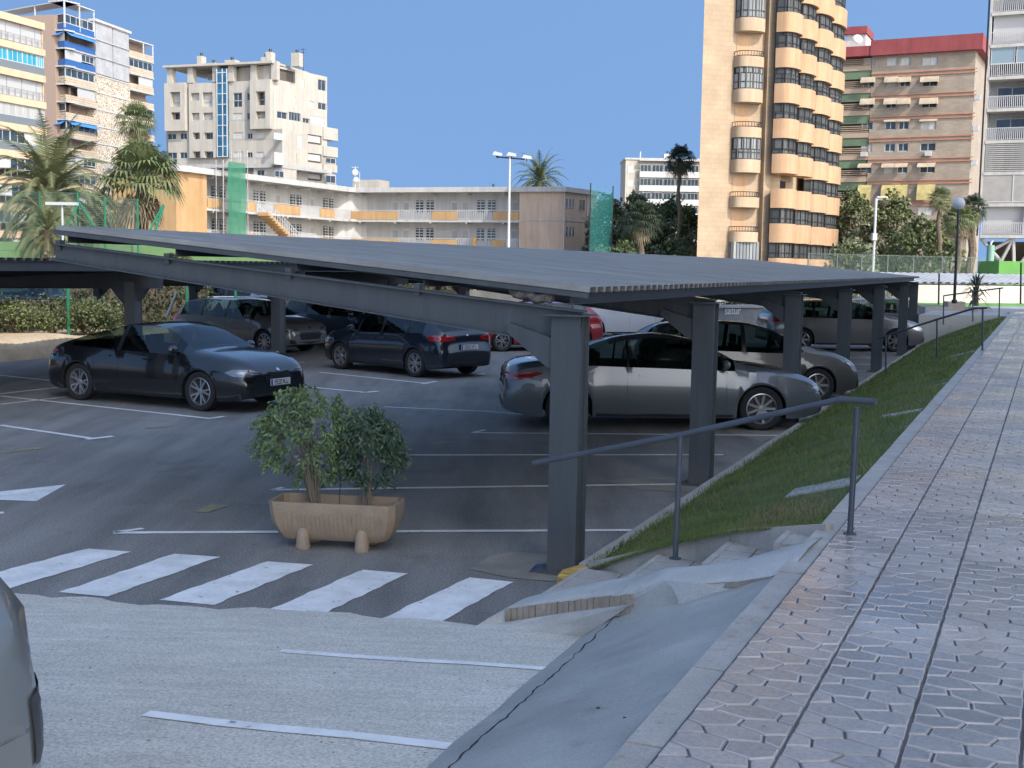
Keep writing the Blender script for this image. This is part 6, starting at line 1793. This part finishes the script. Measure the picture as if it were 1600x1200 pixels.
def bush(px, py, Y, wpx, hpx, label, zb, mats, seed, leaf=.07, n=2600, depth=1.0, name='bush', cat='bush', group=None, spiky=0):
    Rn = random.Random(seed); c = PY(px, py, Y); rx = wpx / 2 / FPX * Y; h = hpx / FPX * Y; c.z = zb
    o_t = thing(name, label, cat, c, group)
    mb = MB()
    for i in range(26):
        a = Rn.uniform(0, 6.28); mb.tube([c + Vector((Rn.uniform(-.2, .2) * rx, 0, -.1)), c + Vector((math.cos(a) * rx * .5, math.sin(a) * rx * .4, h * .5)), c + Vector((math.cos(a) * rx * .75, math.sin(a) * rx * .5, h * Rn.uniform(.6, .9)))], [.012, .008, .004], 4)
    mb.build('stem', BARK, o_t)
    mb = MB(); lumps = [(Rn.uniform(-.75, .75) * rx, Rn.uniform(-.5, .5) * depth * rx * .5, Rn.uniform(.25, .72) * h, Rn.uniform(.25, .42)) for _ in range(22)]
    for i in range(n):
        lx, ly, lz, lr = Rn.choice(lumps); v = Vector((Rn.gauss(0, 1), Rn.gauss(0, 1), Rn.gauss(0, 1))).normalized() * Rn.random() ** .3
        p = c + Vector((lx + v.x * rx * lr, ly + v.y * rx * .4, max(.02, lz + v.z * h * lr)))
        mb.cur = Rn.randrange(len(mats)); leafquad(mb, p, leaf * Rn.uniform(.6, 1.3), Rn, .55, -.2)
    for i in range(spiky):
        a = Rn.uniform(-1, 1); p = c + Vector((a * rx, 0, h * .6)); mb.tube([p, p + Vector((Rn.uniform(-.1, .1), 0, h * Rn.uniform(.3, .6)))], [.008, .003], 3)
    mb.build('foliage', mats, o_t); return o_t

# ---------------------------------------------------------------- planter with two ficus shrubs
pl_ = thing('planter', 'sand coloured concrete trough planter on feet by the crosswalk', 'planter', (0, 0, 0), local=True)
pa = P(477, 866); pb = P(575, 871)
dx = (pb - pa); yaw = math.atan2(dx.y, dx.x) 
PLM = m_cement('planter_concrete', (.30, .225, .155), (.39, .30, .21), 5)
pc = P(527, 853); pl_.location = pc; yaw_use = math.radians(-8); pl_.rotation_euler = (0, 0, yaw_use)
Lp, Wp, Hp = 1.16, .46, .40; z0 = .075
def oct_(l, w, c): return [(-l / 2 + c, -w / 2), (l / 2 - c, -w / 2), (l / 2, -w / 2 + c), (l / 2, w / 2 - c), (l / 2 - c, w / 2), (-l / 2 + c, w / 2), (-l / 2, w / 2 - c), (-l / 2, -w / 2 + c)]
mb = MB(); levels = [(.80, .52, 0), (.86, .60, .02), (.92, .75, .09), (.97, .88, .18), (.99, .95, .27), (1.0, 1.0, .345)]
rows = []
for fl, fw_, z in levels:
    rows.append([Vector((x, y, z0 + z)) for x, y in oct_(Lp * fl, Wp * fw_, .05)])
    rows[-1].append(rows[-1][0].copy())
rin = [(Lp, Wp, .345), (Lp, Wp, .352), (Lp - .05, Wp - .05, .352), (Lp - .07, Wp - .07, .25)]
for l, w, z in rin[1:]:
    r = [Vector((x, y, z0 + z)) for x, y in oct_(l, w, .045)]; r.append(r[0].copy()); rows.append(r)
mb.grid(rows); mb.poly(rows[0][:-1][::-1]); mb.build('trough', PLM, pl_, smooth=True)
Rr_ = random.Random(9)
for sy in (-1, 1):       # shallow flutes on the long sides
    mb = MB()
    for i in range(22):
        x = -.44 + i * .042 + Rr_.uniform(-.006, .006)
        pts = [Vector((x, sy * Wp / 2 * f * 1.004, z0 + z)) for f, z in ((.60, .02), (.75, .09), (.88, .18), (.95, .27 * Rr_.uniform(.85, 1)))]
        mb.tube(pts, .0042, 4)
    mb.build('fluting', PLM, pl_, smooth=True)
for sx in (-.27, .27):
    for sy in (-.13, .13):
        mb = MB(); mb.lathe([(.0, 0), (.066, 0), (.07, .02), (.063, .05), (.06, .12), (.055, .16), (.04, .19), (.0, .205)], (sx, sy * 1.18, 0), (0, 0, 1), 16); mb.build('foot', PLM, pl_, smooth=True)
mb = MB(); mb.poly([Vector((x, y, z0 + .26)) for x, y in oct_(Lp - .06, Wp - .06, .04)]); mb.build('soil', mat('soil', (.05, .038, .028), .95, var=.4, scale=20, bump=.8), pl_)
Rz = Matrix.Rotation(yaw_use, 3, 'Z')
def ficus(cx, label, nst, h, rx, rz, n, mats, seed, offx=0):
    Rn = random.Random(seed); base = pc + Rz @ Vector((cx, 0, z0 + .26)); base = Vector(base)
    t = thing('ficus_shrub', label, 'shrub', base)
    mb = MB(); tips = []
    for i in range(nst):
        a = Rn.uniform(0, 6.28); r0 = Rn.uniform(0, .045); p0 = base + Vector((math.cos(a) * r0, math.sin(a) * r0, -.01)); r1 = Rn.uniform(.2, 1) * rx * .62
        p2 = base + Vector((math.cos(a) * r1 + offx, math.sin(a) * r1 * .8, h * Rn.uniform(.5, .8))); p1 = p0.lerp(p2, .45) + Vector((-math.cos(a) * r1 * .15, 0, h * .06)); mb.tube([p0, p1, p2], [.009, .006, .003], 5); tips.append((p1, p2))
        for k in range(7):
            q = p1.lerp(p2, Rn.uniform(.0, 1)); a2 = a + Rn.uniform(-1.5, 1.5); e = q + Vector((math.cos(a2) * rx * .42, math.sin(a2) * rx * .38, Rn.uniform(-.05, .2))); mb.tube([q, q.lerp(e, .5) + Vector((0, 0, .03)), e], [.003, .002, .001], 3, False); tips.append((q, e))
    mb.build('stem', mat('ficus_stem', (.17, .145, .11), .8), t)
    mb = MB(); cc = base + Vector((offx, 0, h - rz))
    cl = []
    while len(cl) < 150:
        v = Vector((Rn.uniform(-1, 1), Rn.uniform(-1, 1), Rn.uniform(-1, 1)))
        if v.length > 1: continue
        v = v.normalized() * v.length ** .5
        if v.z < -.35 and abs(v.x) < .35 and Rn.random() < .7: continue
        cl.append(cc + Vector((v.x * rx, v.y * rx * .8, v.z * rz)))
    for c in cl:
        hang = Vector((Rn.uniform(-.3, .3) + (c.x - cc.x) * 1.5, Rn.uniform(-.3, .3), -1)).normalized(); nl = n // 150
        # a drooping twig with its leaves
        L = Rn.uniform(.07, .14)
        for j in range(nl):
            t_ = j / nl; p = c + hang * L * t_ + Vector((Rn.gauss(0, .022), Rn.gauss(0, .022), Rn.gauss(0, .015)))
            if p.z < base.z + .06: continue
            d = (hang * .7 + Vector((Rn.gauss(0, .5), Rn.gauss(0, .5), Rn.gauss(0, .3)))).normalized(); s = d.cross(Vector((Rn.gauss(0, 1), Rn.gauss(0, 1), .3))).normalized(); ll = Rn.uniform(.035, .058)
            nn = d.cross(s) * ll * .12
            mb.cur = 0 if Rn.random() < .8 else 1
            mb.add([p, p + d * ll * .45 + s * ll * .21, p + d * ll - nn, p + d * ll * .45 - s * ll * .21], [(0, 1, 2, 3)])
    mb.build('foliage', mats, t); return t
ficus(-.20, 'bigger brighter green ficus shrub at the left end of the trough planter', 19, 1.16, .43, .45, 4600, [FIC1, FIC2], 3, -.09)
ficus(.28, 'smaller darker ficus shrub at the right end of the trough planter', 9, .98, .285, .37, 4200, [FIC2, FIC2], 6, .03)
mb = MB(); p = pc + Rz @ Vector((.03, -.05, .33)); mb.tube([p, p + Vector((.012, 0, .3))], .004, 5)
tag(mb.build('irrigation_stake', mat('black_hose', (.015, .015, .015), .6)), 'thin black irrigation stake standing between the two planter shrubs', 'stake')
# ---------------------------------------------------------------- verge, fences, lamps, far right terrace
# dry earth verge with hedge at left
DRY = mat('dry_earth', (.40, .30, .19), .95, col2=(.52, .41, .28), scale=2.5, bump=.9, bscale=9, detail=8)
mb = MB(); rows = [[], [], [], []]
for i in range(60):
    s = 18 + i * .8; w_ = .04 * math.sin(i * 1.9) + .03 * math.sin(i * 4.1)
    nb = -22.75 if False else -23.3
    rows[0].append(W(s, nb + w_, .0)); rows[1].append(W(s, nb - .12 + w_, .30 + w_)); rows[2].append(W(s, nb - .5, .52 + w_)); rows[3].append(W(s, nb - 2.6, .5))
mb.grid(rows); struct(mb.build('earth_verge', DRY, smooth='all'))
mb = MB()
Rm_ = random.Random(4)
for (px, py, w_, h_, lab, sd, sp) in ((22, 512, 120, 46, 'leftmost sunlit green bush on the dry verge, cut by the frame', 51, 6), (82, 510, 46, 26, 'low thin dry bush between the two big sunlit bushes', 52, 8), (138, 510, 108, 54, 'rounded sunlit hedge bush behind the green fence post', 53, 0)):
    bush(px, py, 33.0, w_, h_, lab, .55, [BSH, BSH, LF2], sd, .09, 4200 if w_ > 60 else 900, spiky=sp, group='bushes on the verge')
bush(484, 495, 40.5, 70, 27, 'pale dry grassy bush seen above the slate blue car', .55, [PDRY, BSH], 54, .13, 1800, spiky=16)
bush(160, 505, 34.5, 60, 44, 'shaded back of the hedge beside the fence post', .5, [BSH, LF1], 55, .09, 1500)
GPOST = mat('green_post', (.015, .16, .08), .5); WIRE = mat('green_wire', (.08, .20, .13), .6)
def netmat(name, col, sc, width, ang=True):
    m_, nt, b, o = newmat(name)
    sx = nt.nodes.new('ShaderNodeSeparateXYZ'); nt.links.new(o, sx.inputs[0])
    outs = []
    for sgn in (1, -1):
        ad = nt.nodes.new('ShaderNodeMath'); ad.operation = 'ADD'; nt.links.new(sx.outputs[0], ad.inputs[0])
        mu = nt.nodes.new('ShaderNodeMath'); mu.operation = 'MULTIPLY'; mu.inputs[1].default_value = sgn; nt.links.new(sx.outputs[2], mu.inputs[0]); nt.links.new(mu.outputs[0], ad.inputs[1])
        m2 = nt.nodes.new('ShaderNodeMath'); m2.operation = 'MULTIPLY'; m2.inputs[1].default_value = sc; nt.links.new(ad.outputs[0], m2.inputs[0])
        fr = nt.nodes.new('ShaderNodeMath'); fr.operation = 'FRACT'; nt.links.new(m2.outputs[0], fr.inputs[0])
        lt = nt.nodes.new('ShaderNodeMath'); lt.operation = 'LESS_THAN'; lt.inputs[1].default_value = width; nt.links.new(fr.outputs[0], lt.inputs[0]); outs.append(lt.outputs[0])
    mx = nt.nodes.new('ShaderNodeMath'); mx.operation = 'MAXIMUM'; nt.links.new(outs[0], mx.inputs[0]); nt.links.new(outs[1], mx.inputs[1])
    nt.links.new(mx.outputs[0], b.inputs['Alpha']); b.inputs['Base Color'].default_value = (*col, 1); b.inputs['Roughness'].default_value = .6
    return m_
CHAIN = netmat('chain_link', (.16, .24, .19), 9, .09)
def fence(name, label, pts, z0, h, pr=.035, mesh=True, cat='fence', mt=None, rail=True, group=None, cm=None):
    t = thing(name, label, cat, pts[0], group)
    for p in pts:
        mb = MB(); mb.tube([Vector((p.x, p.y, z0)), Vector((p.x, p.y, z0 + h))], pr, 8); mb.build('post', mt or GPOST, t, smooth=True)
    mb = MB()
    if rail:
        for zz in (z0 + h - .05, z0 + h * .5): mb.tube([Vector((p.x, p.y, zz)) for p in pts], .012, 5)
        mb.build('wire', mt or WIRE, t)
    if mesh:
        mb = MB(); mb.grid([[Vector((p.x, p.y + .02, z0)) for p in pts], [Vector((p.x, p.y + .02, z0 + h)) for p in pts]]); mb.build('chain_mesh', cm or CHAIN, t)
    return t
pts = [PY(107, 500, 32.6), PY(292, 480, 36), PY(368, 478, 38.5), PY(522, 470, 42.5), PY(580, 470, 44.5), PY(652, 470, 47)]
fence('fence', 'low green post fence on the verge just behind the hedge and cars', pts, .35, 1.75, .045, mesh=False, rail=False)
# slanted white pole
mb = MB(); mb.tube([PY(260, 496, 34), PY(276, 457, 34)], .04, 8)
tag(mb.build('white_pole', METW), 'slanting white pole just behind the roof of the black fastback', 'pole')
Rh = random.Random(77)
for k in range(5):  # dark hedges added to deepen the shade beyond the far carports
    s0_ = 12 + k * 11; hh = 1.25 if k < 2 else 1.75
    hg = thing('hedge', ['dark hedge stretch at far left beyond the left carports', 'dark hedge stretch behind the black fastback roof', 'dark hedge stretch behind the silver estate car', 'dark hedge stretch behind the slate blue car', 'dark hedge stretch behind the navy hatchback'][k], 'hedge', W(s0_ + 5, -32.5), 'dark hedges at the back of the lot')
    mb = MB(); mb.box(W(s0_ + 5.5, -32.7, hh * .42), (10.8, .5, hh * .84), RmR); mb.build('stem_mass', BARK, hg)
    mb = MB()
    for i in range(2600):
        leafquad(mb, W(s0_ + Rh.uniform(-.2, 11.2), -32.35 + Rh.gauss(0, .12), Rh.uniform(0.02, hh) + Rh.gauss(0, .05)), .16, Rh, .6)
    mb.build('foliage', [LF3], hg)
# green court wall and tall court fence at left
mb = MB(); a = PY(-60, 430, 62); b_ = PY(560, 430, 74); F = Facade((a.x, a.y), (b_.x, b_.y))
F.box(mb, 0, F.L, -.02, 3.35, -.2, 0); tag(mb.build('court_wall', mat('court_green', (.10, .19, .065), .7, var=.12, scale=.4)), 'long bright green court wall behind the left carports', 'wall')
pts = [PY(-50, 400, 60), PY(64, 400, 60), PY(123, 400, 60.5), PY(165, 400, 64), PY(216, 400, 66)]
fc = fence('court_fence', 'tall green chain-link court fence with slanting braces among the left palms', pts, 0, PY(64, 299, 60).z, .06)
for (x0, y0, x1, y1) in ((123, 318, 96, 372), (123, 316, 146, 354), (96, 372, 90, 395), (255, 320, 233, 362), (256, 322, 242, 362)):
    mb = MB(); mb.tube([PY(x0, y0, 60.4), PY(x1, y1, 59)], .06, 6); mb.build('brace', GPOST, fc)
t = thing('court_lamp', 'thin white court lamp with a flat crossbar head at left', 'lamp', PY(99, 404, 57))
mb = MB(); p = PY(97, 320, 57); mb.tube([Vector((p.x, p.y, 0)), p], .05, 8); mb.build('pole', METW, t)
mb = MB(); mb.box(p + Vector((0, 0, .05)), (1.45, .3, .14)); mb.build('lamp_head', METW, t)
# a small garage-like white hut at far left
F = Facade.px(16, 70, 64, 71)
t = thing('white_hut', 'small cream hut with panelled gates behind the left carport roof', 'hut', F.pt(1, 0, 0))
mb = MB(); F.box(mb, 0, F.L, 0, F.z(40, 384), -2, 0); mb.build('wall', CREAM, t)
mb = MB()
for x in (17, 39.5, 62.5): F.box(mb, F.u(x) - .05, F.u(x) + .05, 0, F.z(40, 385), 0, .05)
F.box(mb, 0, F.L, F.z(40, 391) - .04, F.z(40, 391) + .04, 0, .05); mb.build('gate_frame', BARK, t)
t = thing('garden_globe', 'small white globe light beside the cream hut', 'lamp', PY(6, 395, 69))
mb = MB(); p = PY(6, 393, 69); mb.lathe([(.001, -.25), (.15, -.2), (.25, 0), (.15, .2), (.001, .25)], p, (0, 0, 1), 12); mb.build('globe', METW, t, smooth='all'); mb = MB(); mb.tube([Vector((p.x, p.y, 0)), p], .04, 6); mb.build('pole', METW, t)
bush(74, 402, 58, 16, 24, 'yellowish cactus-like bush behind the left carport roof', 2.0 - 0, [PALM, PDRY], 61, .18, 500)
bush(104, 402, 57, 34, 26, 'pale dry shrub behind the left carport beside the lamp pole', 1.9, [PDRY, PALM], 62, .2, 700)
bush(277, 397, 55, 46, 14, 'yellow-green shrub glimpsed under the near carport roof', 2.4, [BSH, PALM], 63, .18, 900)
# low walls seen between the carport columns in the middle
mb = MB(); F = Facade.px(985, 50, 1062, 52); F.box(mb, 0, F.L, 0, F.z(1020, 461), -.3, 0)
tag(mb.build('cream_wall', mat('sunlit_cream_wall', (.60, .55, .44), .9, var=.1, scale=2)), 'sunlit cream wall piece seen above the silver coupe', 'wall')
F = Facade.px(1118, 43, 1192, 44.5)
t = thing('shop_sign', 'grey sign board with pale word satur seen between carport columns', 'sign', F.pt(1, 0, 0))
mb = MB(); F.box(mb, 0, F.L, 0, F.z(1150, 481.5), -.2, 0); mb.build('board', mat('sign_grey', (.20, .21, .225), .6, var=.15, scale=4), t)
mb = MB(); F.box(mb, -.1, F.L, F.z(1150, 481), F.z(1150, 477), -.5, .1); mb.build('coping', GREYW, t)
cu = bpy.data.curves.new('tmp', 'FONT'); cu.body = 'satur'; cu.size = 1; cu.extrude = .01; cu.offset = .012
to = bpy.data.objects.new('tmp', cu); COL.objects.link(to); me = bpy.data.meshes.new_from_object(to.evaluated_get(bpy.context.evaluated_depsgraph_get())); bpy.data.objects.remove(to)
me.materials.clear(); me.materials.append(mat('sign_letter', (.65, .66, .66), .5))
xs_ = [v.co.x for v in me.vertices]; u0, z0 = F.hit(1131, 491.2); u1, _ = F.hit(1156.5, 488); sc_x = (u1 - u0) / (max(xs_) - min(xs_)); base = F.pt(u0, .02, z0)
me.transform(Matrix(((F.U.x * sc_x, 0, F.N.x, base.x), (F.U.y * sc_x, 0, F.N.y, base.y), (0, sc_x * 1.0, 0, base.z), (0, 0, 0, 1)))); me.transform(Matrix.Translation(-t.location))
lo_ = bpy.data.objects.new('lettering', me); COL.objects.link(lo_); lo_.parent = t
bush(1158, 492, 45.5, 78, 36, 'dim green shrub behind the grey sign board', 0.6, [LF1, LF2], 64, .12, 1800)
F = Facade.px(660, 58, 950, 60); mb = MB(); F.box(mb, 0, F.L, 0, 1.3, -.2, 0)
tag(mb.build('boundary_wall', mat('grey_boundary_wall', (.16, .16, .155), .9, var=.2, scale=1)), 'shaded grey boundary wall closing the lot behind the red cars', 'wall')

# floodlight mast behind the carport
t = thing('floodlight_mast', 'tall white mast with three floodlights in front of the gallery block', 'floodlight', PY(792, 430, 84))
top = PY(796.5, 249, 84); mb = MB(); mb.tube([Vector((top.x, top.y, 0)), top + Vector((0, 0, .2))], [.11, .07], 8); mb.build('pole', METW, t, smooth=True)
mb = MB(); a = PY(775, 245, 84); b_ = PY(820, 249, 84); mb.tube([a, b_], .05, 6); mb.build('crossbar', FRD, t)
for x, y in ((777, 241), (799, 242), (823, 246)):
    p = PY(x, y, 84); mb = MB(); mb.prism([p + Vector((-.33, -.2, -.06)), p + Vector((.33, -.2, -.12)), p + Vector((.33, -.2, .05)), p + Vector((-.2, -.2, .16))], (0, .4, .05)); o = mb.build('floodlight', METW, t)
    mb = MB(); mb.tube([p + Vector((0, 0, -.05)), p + Vector((0, 0, -.28))], .03, 5); mb.build('bracket', FRD, o)
# white pole lamp and globe lamp on the right
t = thing('street_lamp', 'slim white pole with a small arm head in front of the round tree', 'lamp', PY(1365, 430, 70))
p = PY(1369, 310, 70); mb = MB(); mb.tube([Vector((p.x, p.y, 0)), p], .075, 8); mb.build('pole', METW, t, smooth=True)
mb = MB(); mb.tube([p + Vector((0, 0, -.1)), PY(1382, 307, 70)], .05, 6); mb.box(PY(1378, 308, 70), (.6, .2, .08)); mb.box(PY(1366, 370, 69.8), (.25, .3, .4)); mb.build('lamp_head', METW, t)
t = thing('globe_lamp', 'street lamp with large white globe on a thin black pole', 'lamp', PY(1491, 476, 40))
p = PY(1498, 318, 40); q = PY(1491, 474, 40); mb = MB(); mb.tube([q, p], [.05, .035], 10); mb.tube([q, q + Vector((0, 0, .12))], .09, 10); mb.build('pole', FRD, t, smooth=True)
bm = bmesh.new(); bmesh.ops.create_uvsphere(bm, u_segments=24, v_segments=14, radius=.20); me = bpy.data.meshes.new('globe'); bm.to_mesh(me); bm.free()
me.materials.append(mat('globe_plastic', (.62, .62, .60), .35, spec=.5)); me.polygons.foreach_set('use_smooth', [True] * len(me.polygons)); o = bpy.data.objects.new('globe', me); COL.objects.link(o); o.parent = t; o.location = p - t.location
# distant fence line on the right with its posts
pts = [PY(x, 430, 62 + i * 1.0) for i, x in enumerate((1262, 1307, 1345, 1386, 1426, 1471, 1516, 1560))]
fence('fence', 'thin pale wire fence running before the round tree to the green hut', pts, 0, 3.4, .035, mt=mat('pale_post', (.16, .18, .17), .5), mesh=True)
# far terrace
TR = m_cement('terrace_paving', (.30, .29, .27), (.42, .41, .39), 1)
zt3 = ZW(48)
mb = MB(); q4 = [P(1436, 492, zt3 - .02), W(47.9, 6, zt3 - .02), W(78, 10, zt3 - .02), W(78, -4.3, zt3 - .02)]
mb.prism([Vector((v.x, v.y, -.01)) for v in q4], (0, 0, zt3 - .01)); struct(mb.build('far_terrace', TR))
F = Facade.px(1430, 53, 1700, 56)
mb = MB(); F.box(mb, 0, F.L, zt3 - .02, F.z(1500, 446), -.2, 0); tag(mb.build('pink_wall', mat('pinkish_wall', (.58, .50, .44), .9, var=.08, scale=1)), 'low pale pink wall under the white corrugated roof at right', 'wall')
mb = MB(); F2_ = Facade.px(1415, 50, 1700, 52); F2_.box(mb, 0, F2_.L, zt3 - .015, zt3 + .03, -3, 0); struct(mb.build('green_turf', GRN))
# white corrugated shelter roof
t = thing('shelter', 'low shelter with white corrugated roof and thin posts at the right', 'shelter', F.pt(2, 0, zt3))
mb = MB(); F3_ = Facade.px(1395, 57, 1700, 60); n = int(F3_.L / .42); a_ = []; c_ = []
zl, zh = F3_.z(1500, 443), F3_.z(1500, 429, -3)
for i in range(n):
    for du, dz in ((0, 0), (.12, 0), (.18, .07), (.36, .07)): a_.append(F3_.pt(i * .42 + du, .6, zl + dz)); c_.append(F3_.pt(i * .42 + du, -3, zh + dz))
mb.grid([a_, c_]); mb.build('roof', mat('white_roof_sheet', (.55, .54, .52), .5, var=.15, scale=.6, metal=.2), t)
mb = MB(); F3_.box(mb, 0, F3_.L, zl - .12, zl - .02, .45, .55); mb.build('gutter', FRD, t)
for x in (1468, 1596, 1520):
    mb = MB(); u = F3_.u(x, .5); F3_.box(mb, u - .05, u + .05, zt3 - .05, zl, .45, .55); mb.build('post', FRD, t)
# green utility hut
F = Facade.px(1554, 66, 1640, 66)
t = thing('green_hut', 'bright green utility hut with a grey-green vent pipe by the white tower', 'hut', F.pt(1, 0, 0))
mb = MB(); F.box(mb, 0, F.L, 0, F.z(1575, 408), -3, 0); mb.build('wall', mat('hut_green', (.10, .30, .05), .6, var=.12, scale=.6), t)
mb = MB(); F.box(mb, F.u(1583), F.u(1597), F.z(1590, 470), F.z(1590, 446), .0, .04); mb.build('door', mat('hut_dark_green', (.025, .09, .03), .6), t)
mb = MB(); r = F.rect(1572, 452, 1583, 457); F.box(mb, *r, .02, .05); mb.build('notice', FRW, t)
mb = MB(); p = F.pt(F.u(1561), -.5, F.z(1561, 408)); mb.tube([p, p + Vector((0, 0, .85))], .2, 12); o = mb.build('vent_pipe', mat('vent_green', (.20, .36, .28), .5), t, smooth=True)
mb = MB(); mb.tube([p + Vector((0, 0, .85)), p + Vector((0, 0, .97)), p + Vector((.12, 0, 1.1))], [.06, .06, .04], 8); mb.build('spout', METW, o)
# grey planter wall, agave and potted box near the walkway end
WL = m_cement('grey_low_wall', (.22, .22, .21), (.34, .33, .32), 2)
mb = MB(); F = Facade.px(1441, 44, 1545, 45); F.box(mb, F.u(1457), F.L, -.01, F.z(1500, 479.5), -.35, 0); tag(mb.build('low_wall', WL), 'low grey wall just left of the walkway end, under the spiky plant', 'wall')
mb = MB(); p = PY(1491, 480, 44.6); mb.box(p, (.62, .5, .42)); tag(mb.build('lamp_plinth', m_cement('plinth', (.34, .27, .21), (.42, .35, .28), 3)), 'small beige plinth at foot of the globe lamp', 'plinth')
t = thing('yucca_plant', 'spiky dark yucca standing on the low wall at the walkway end', 'plant', PY(1523, 478, 44.4))
Ry = random.Random(12); mb = MB(); b0 = PY(1524, 478, 44.4); mb.tube([b0, b0 + Vector((0, 0, .7))], [.12, .08], 8); mb.build('trunk', BARK, t)
mb = MB()
for hz, nn in ((.65, 46), (.25, 22)):
    for i in range(nn):
        k = i / nn; el = math.radians(80 - 105 * k); az = i * 2.399; d = Vector((math.cos(az) * math.cos(el), math.sin(az) * math.cos(el), math.sin(el))); c = b0 + Vector((0, 0, hz)); L = .8 * Ry.uniform(.8, 1.1); s = d.cross(Vector((0, 0, 1))).normalized() * .035
        m1 = c + d * L * .5; e = c + d * L + Vector((0, 0, -.12 * (1 + k))); mb.add([c, m1 + s, e, m1 - s], [(0, 1, 2, 3)])
mb.build('foliage', leafm('yucca_leaf', (.03, .05, .03), (.08, .10, .05), 4), t)
mb = MB(); F = Facade.px(1418, 47, 1474, 47); F.box(mb, 0, F.L, 0, F.z(1445, 477), -.3, 0)
tag(mb.build('planting_bed', m_cement('bed_wall', (.20, .19, .17), (.3, .29, .26), 3)), 'low planting bed edge behind the farthest carport column', 'kerb')
# black uprights by the shelter
for x0, y0, y1, Y, lab in ((1467.5, 427, 476, 46, 'left thin black upright in front of the white shelter roof'), (1595.5, 410, 475, 46, 'right thin black upright in front of the green hut')):
    mb = MB(); mb.tube([PY(x0 - 1, y1, Y), PY(x0, y0, Y)], .035, 8); tag(mb.build('black_post', FRD), lab, 'post', 'thin black posts')
# the car whose corner is in the lower left of the frame
fs = dict(HATCH); fs['tz'] = .52; fs['tl'] = [(-.22, -.10), (-.22, .12), (.02, .16), (.14, .02), (.04, -.14)]; fs['ty'] = .74
cc = car('hatchback_car', 'light grey car whose rear corner fills the lower left of the frame', fs, carpaint('pale_grey_paint', (.20, .215, .215), .1), (-3.77, 3.86, .50), hd(160), rim='plain', front=False, tailm=PLAST)

# teal windbreak net on two posts beside the gallery block
t = thing('windbreak_net', 'tall teal see-through windbreak net beside the end of the gallery block', 'net', PY(930, 430, 98))
TN = newmat('teal_net')[0]; bs = TN.node_tree.nodes['Principled BSDF']; bs.inputs['Base Color'].default_value = (.03, .22, .21, 1); bs.inputs['Alpha'].default_value = .30; bs.inputs['Roughness'].default_value = .9
a = PY(923, 288, 98); c = PY(958, 290, 101); zt_ = a.z
mb = MB(); mb.grid([[Vector((a.x + (c.x - a.x) * i / 8, a.y + (c.y - a.y) * i / 8 + .08 * math.sin(i * 2.0 + j), zt_ * j / 10 - .04 * math.sin(i / 8 * 3.14) * j)) for i in range(9)] for j in range(11)]); mb.build('netting', TN, t, smooth='all')
for p in (a, c): mb = MB(); mb.tube([Vector((p.x, p.y, 0)), Vector((p.x, p.y, zt_ + .1))], .05, 6); mb.build('post', FRD, t)
# dry leaves blown along the kerb, round the planter and over the concrete
Rl = random.Random(21); mb = MB()
def litter(p, sz):
    a_ = Rl.uniform(0, 6.28); d = Vector((math.cos(a_), math.sin(a_), Rl.uniform(-.1, .35))) * sz; q = Vector((-d.y, d.x, Rl.uniform(-.2, .3) * sz)) * .45
    mb.add([p - d, p + q, p + d, p - q], [(0, 1, 2, 3)])
for i in range(170):
    s_ = 9.2 + Rl.random() ** 1.5 * 22; litter(W(s_, NK(s_) - abs(Rl.gauss(0, .12)) - .02, .012), Rl.uniform(.012, .026))
for i in range(60):
    v = Vector((Rl.gauss(0, .7), Rl.gauss(0, .35), 0)); litter(pc + v + Vector((0, 0, .012)), Rl.uniform(.010, .02))
for i in range(70): p = PR(Rl.uniform(60, 860), Rl.uniform(975, 1195), .018); litter(p, Rl.uniform(.005, .013))
for i in range(50):
    s_ = Rl.uniform(3.5, 14); litter(W(s_, -1.17 + abs(Rl.gauss(0, .25)), ZW(s_) + .010), Rl.uniform(.006, .014))
struct(mb.build('fallen_leaves', [mat('fallen_leaf', (.16, .11, .06), .9, col2=(.28, .22, .10), scale=8)]), 'stuff')
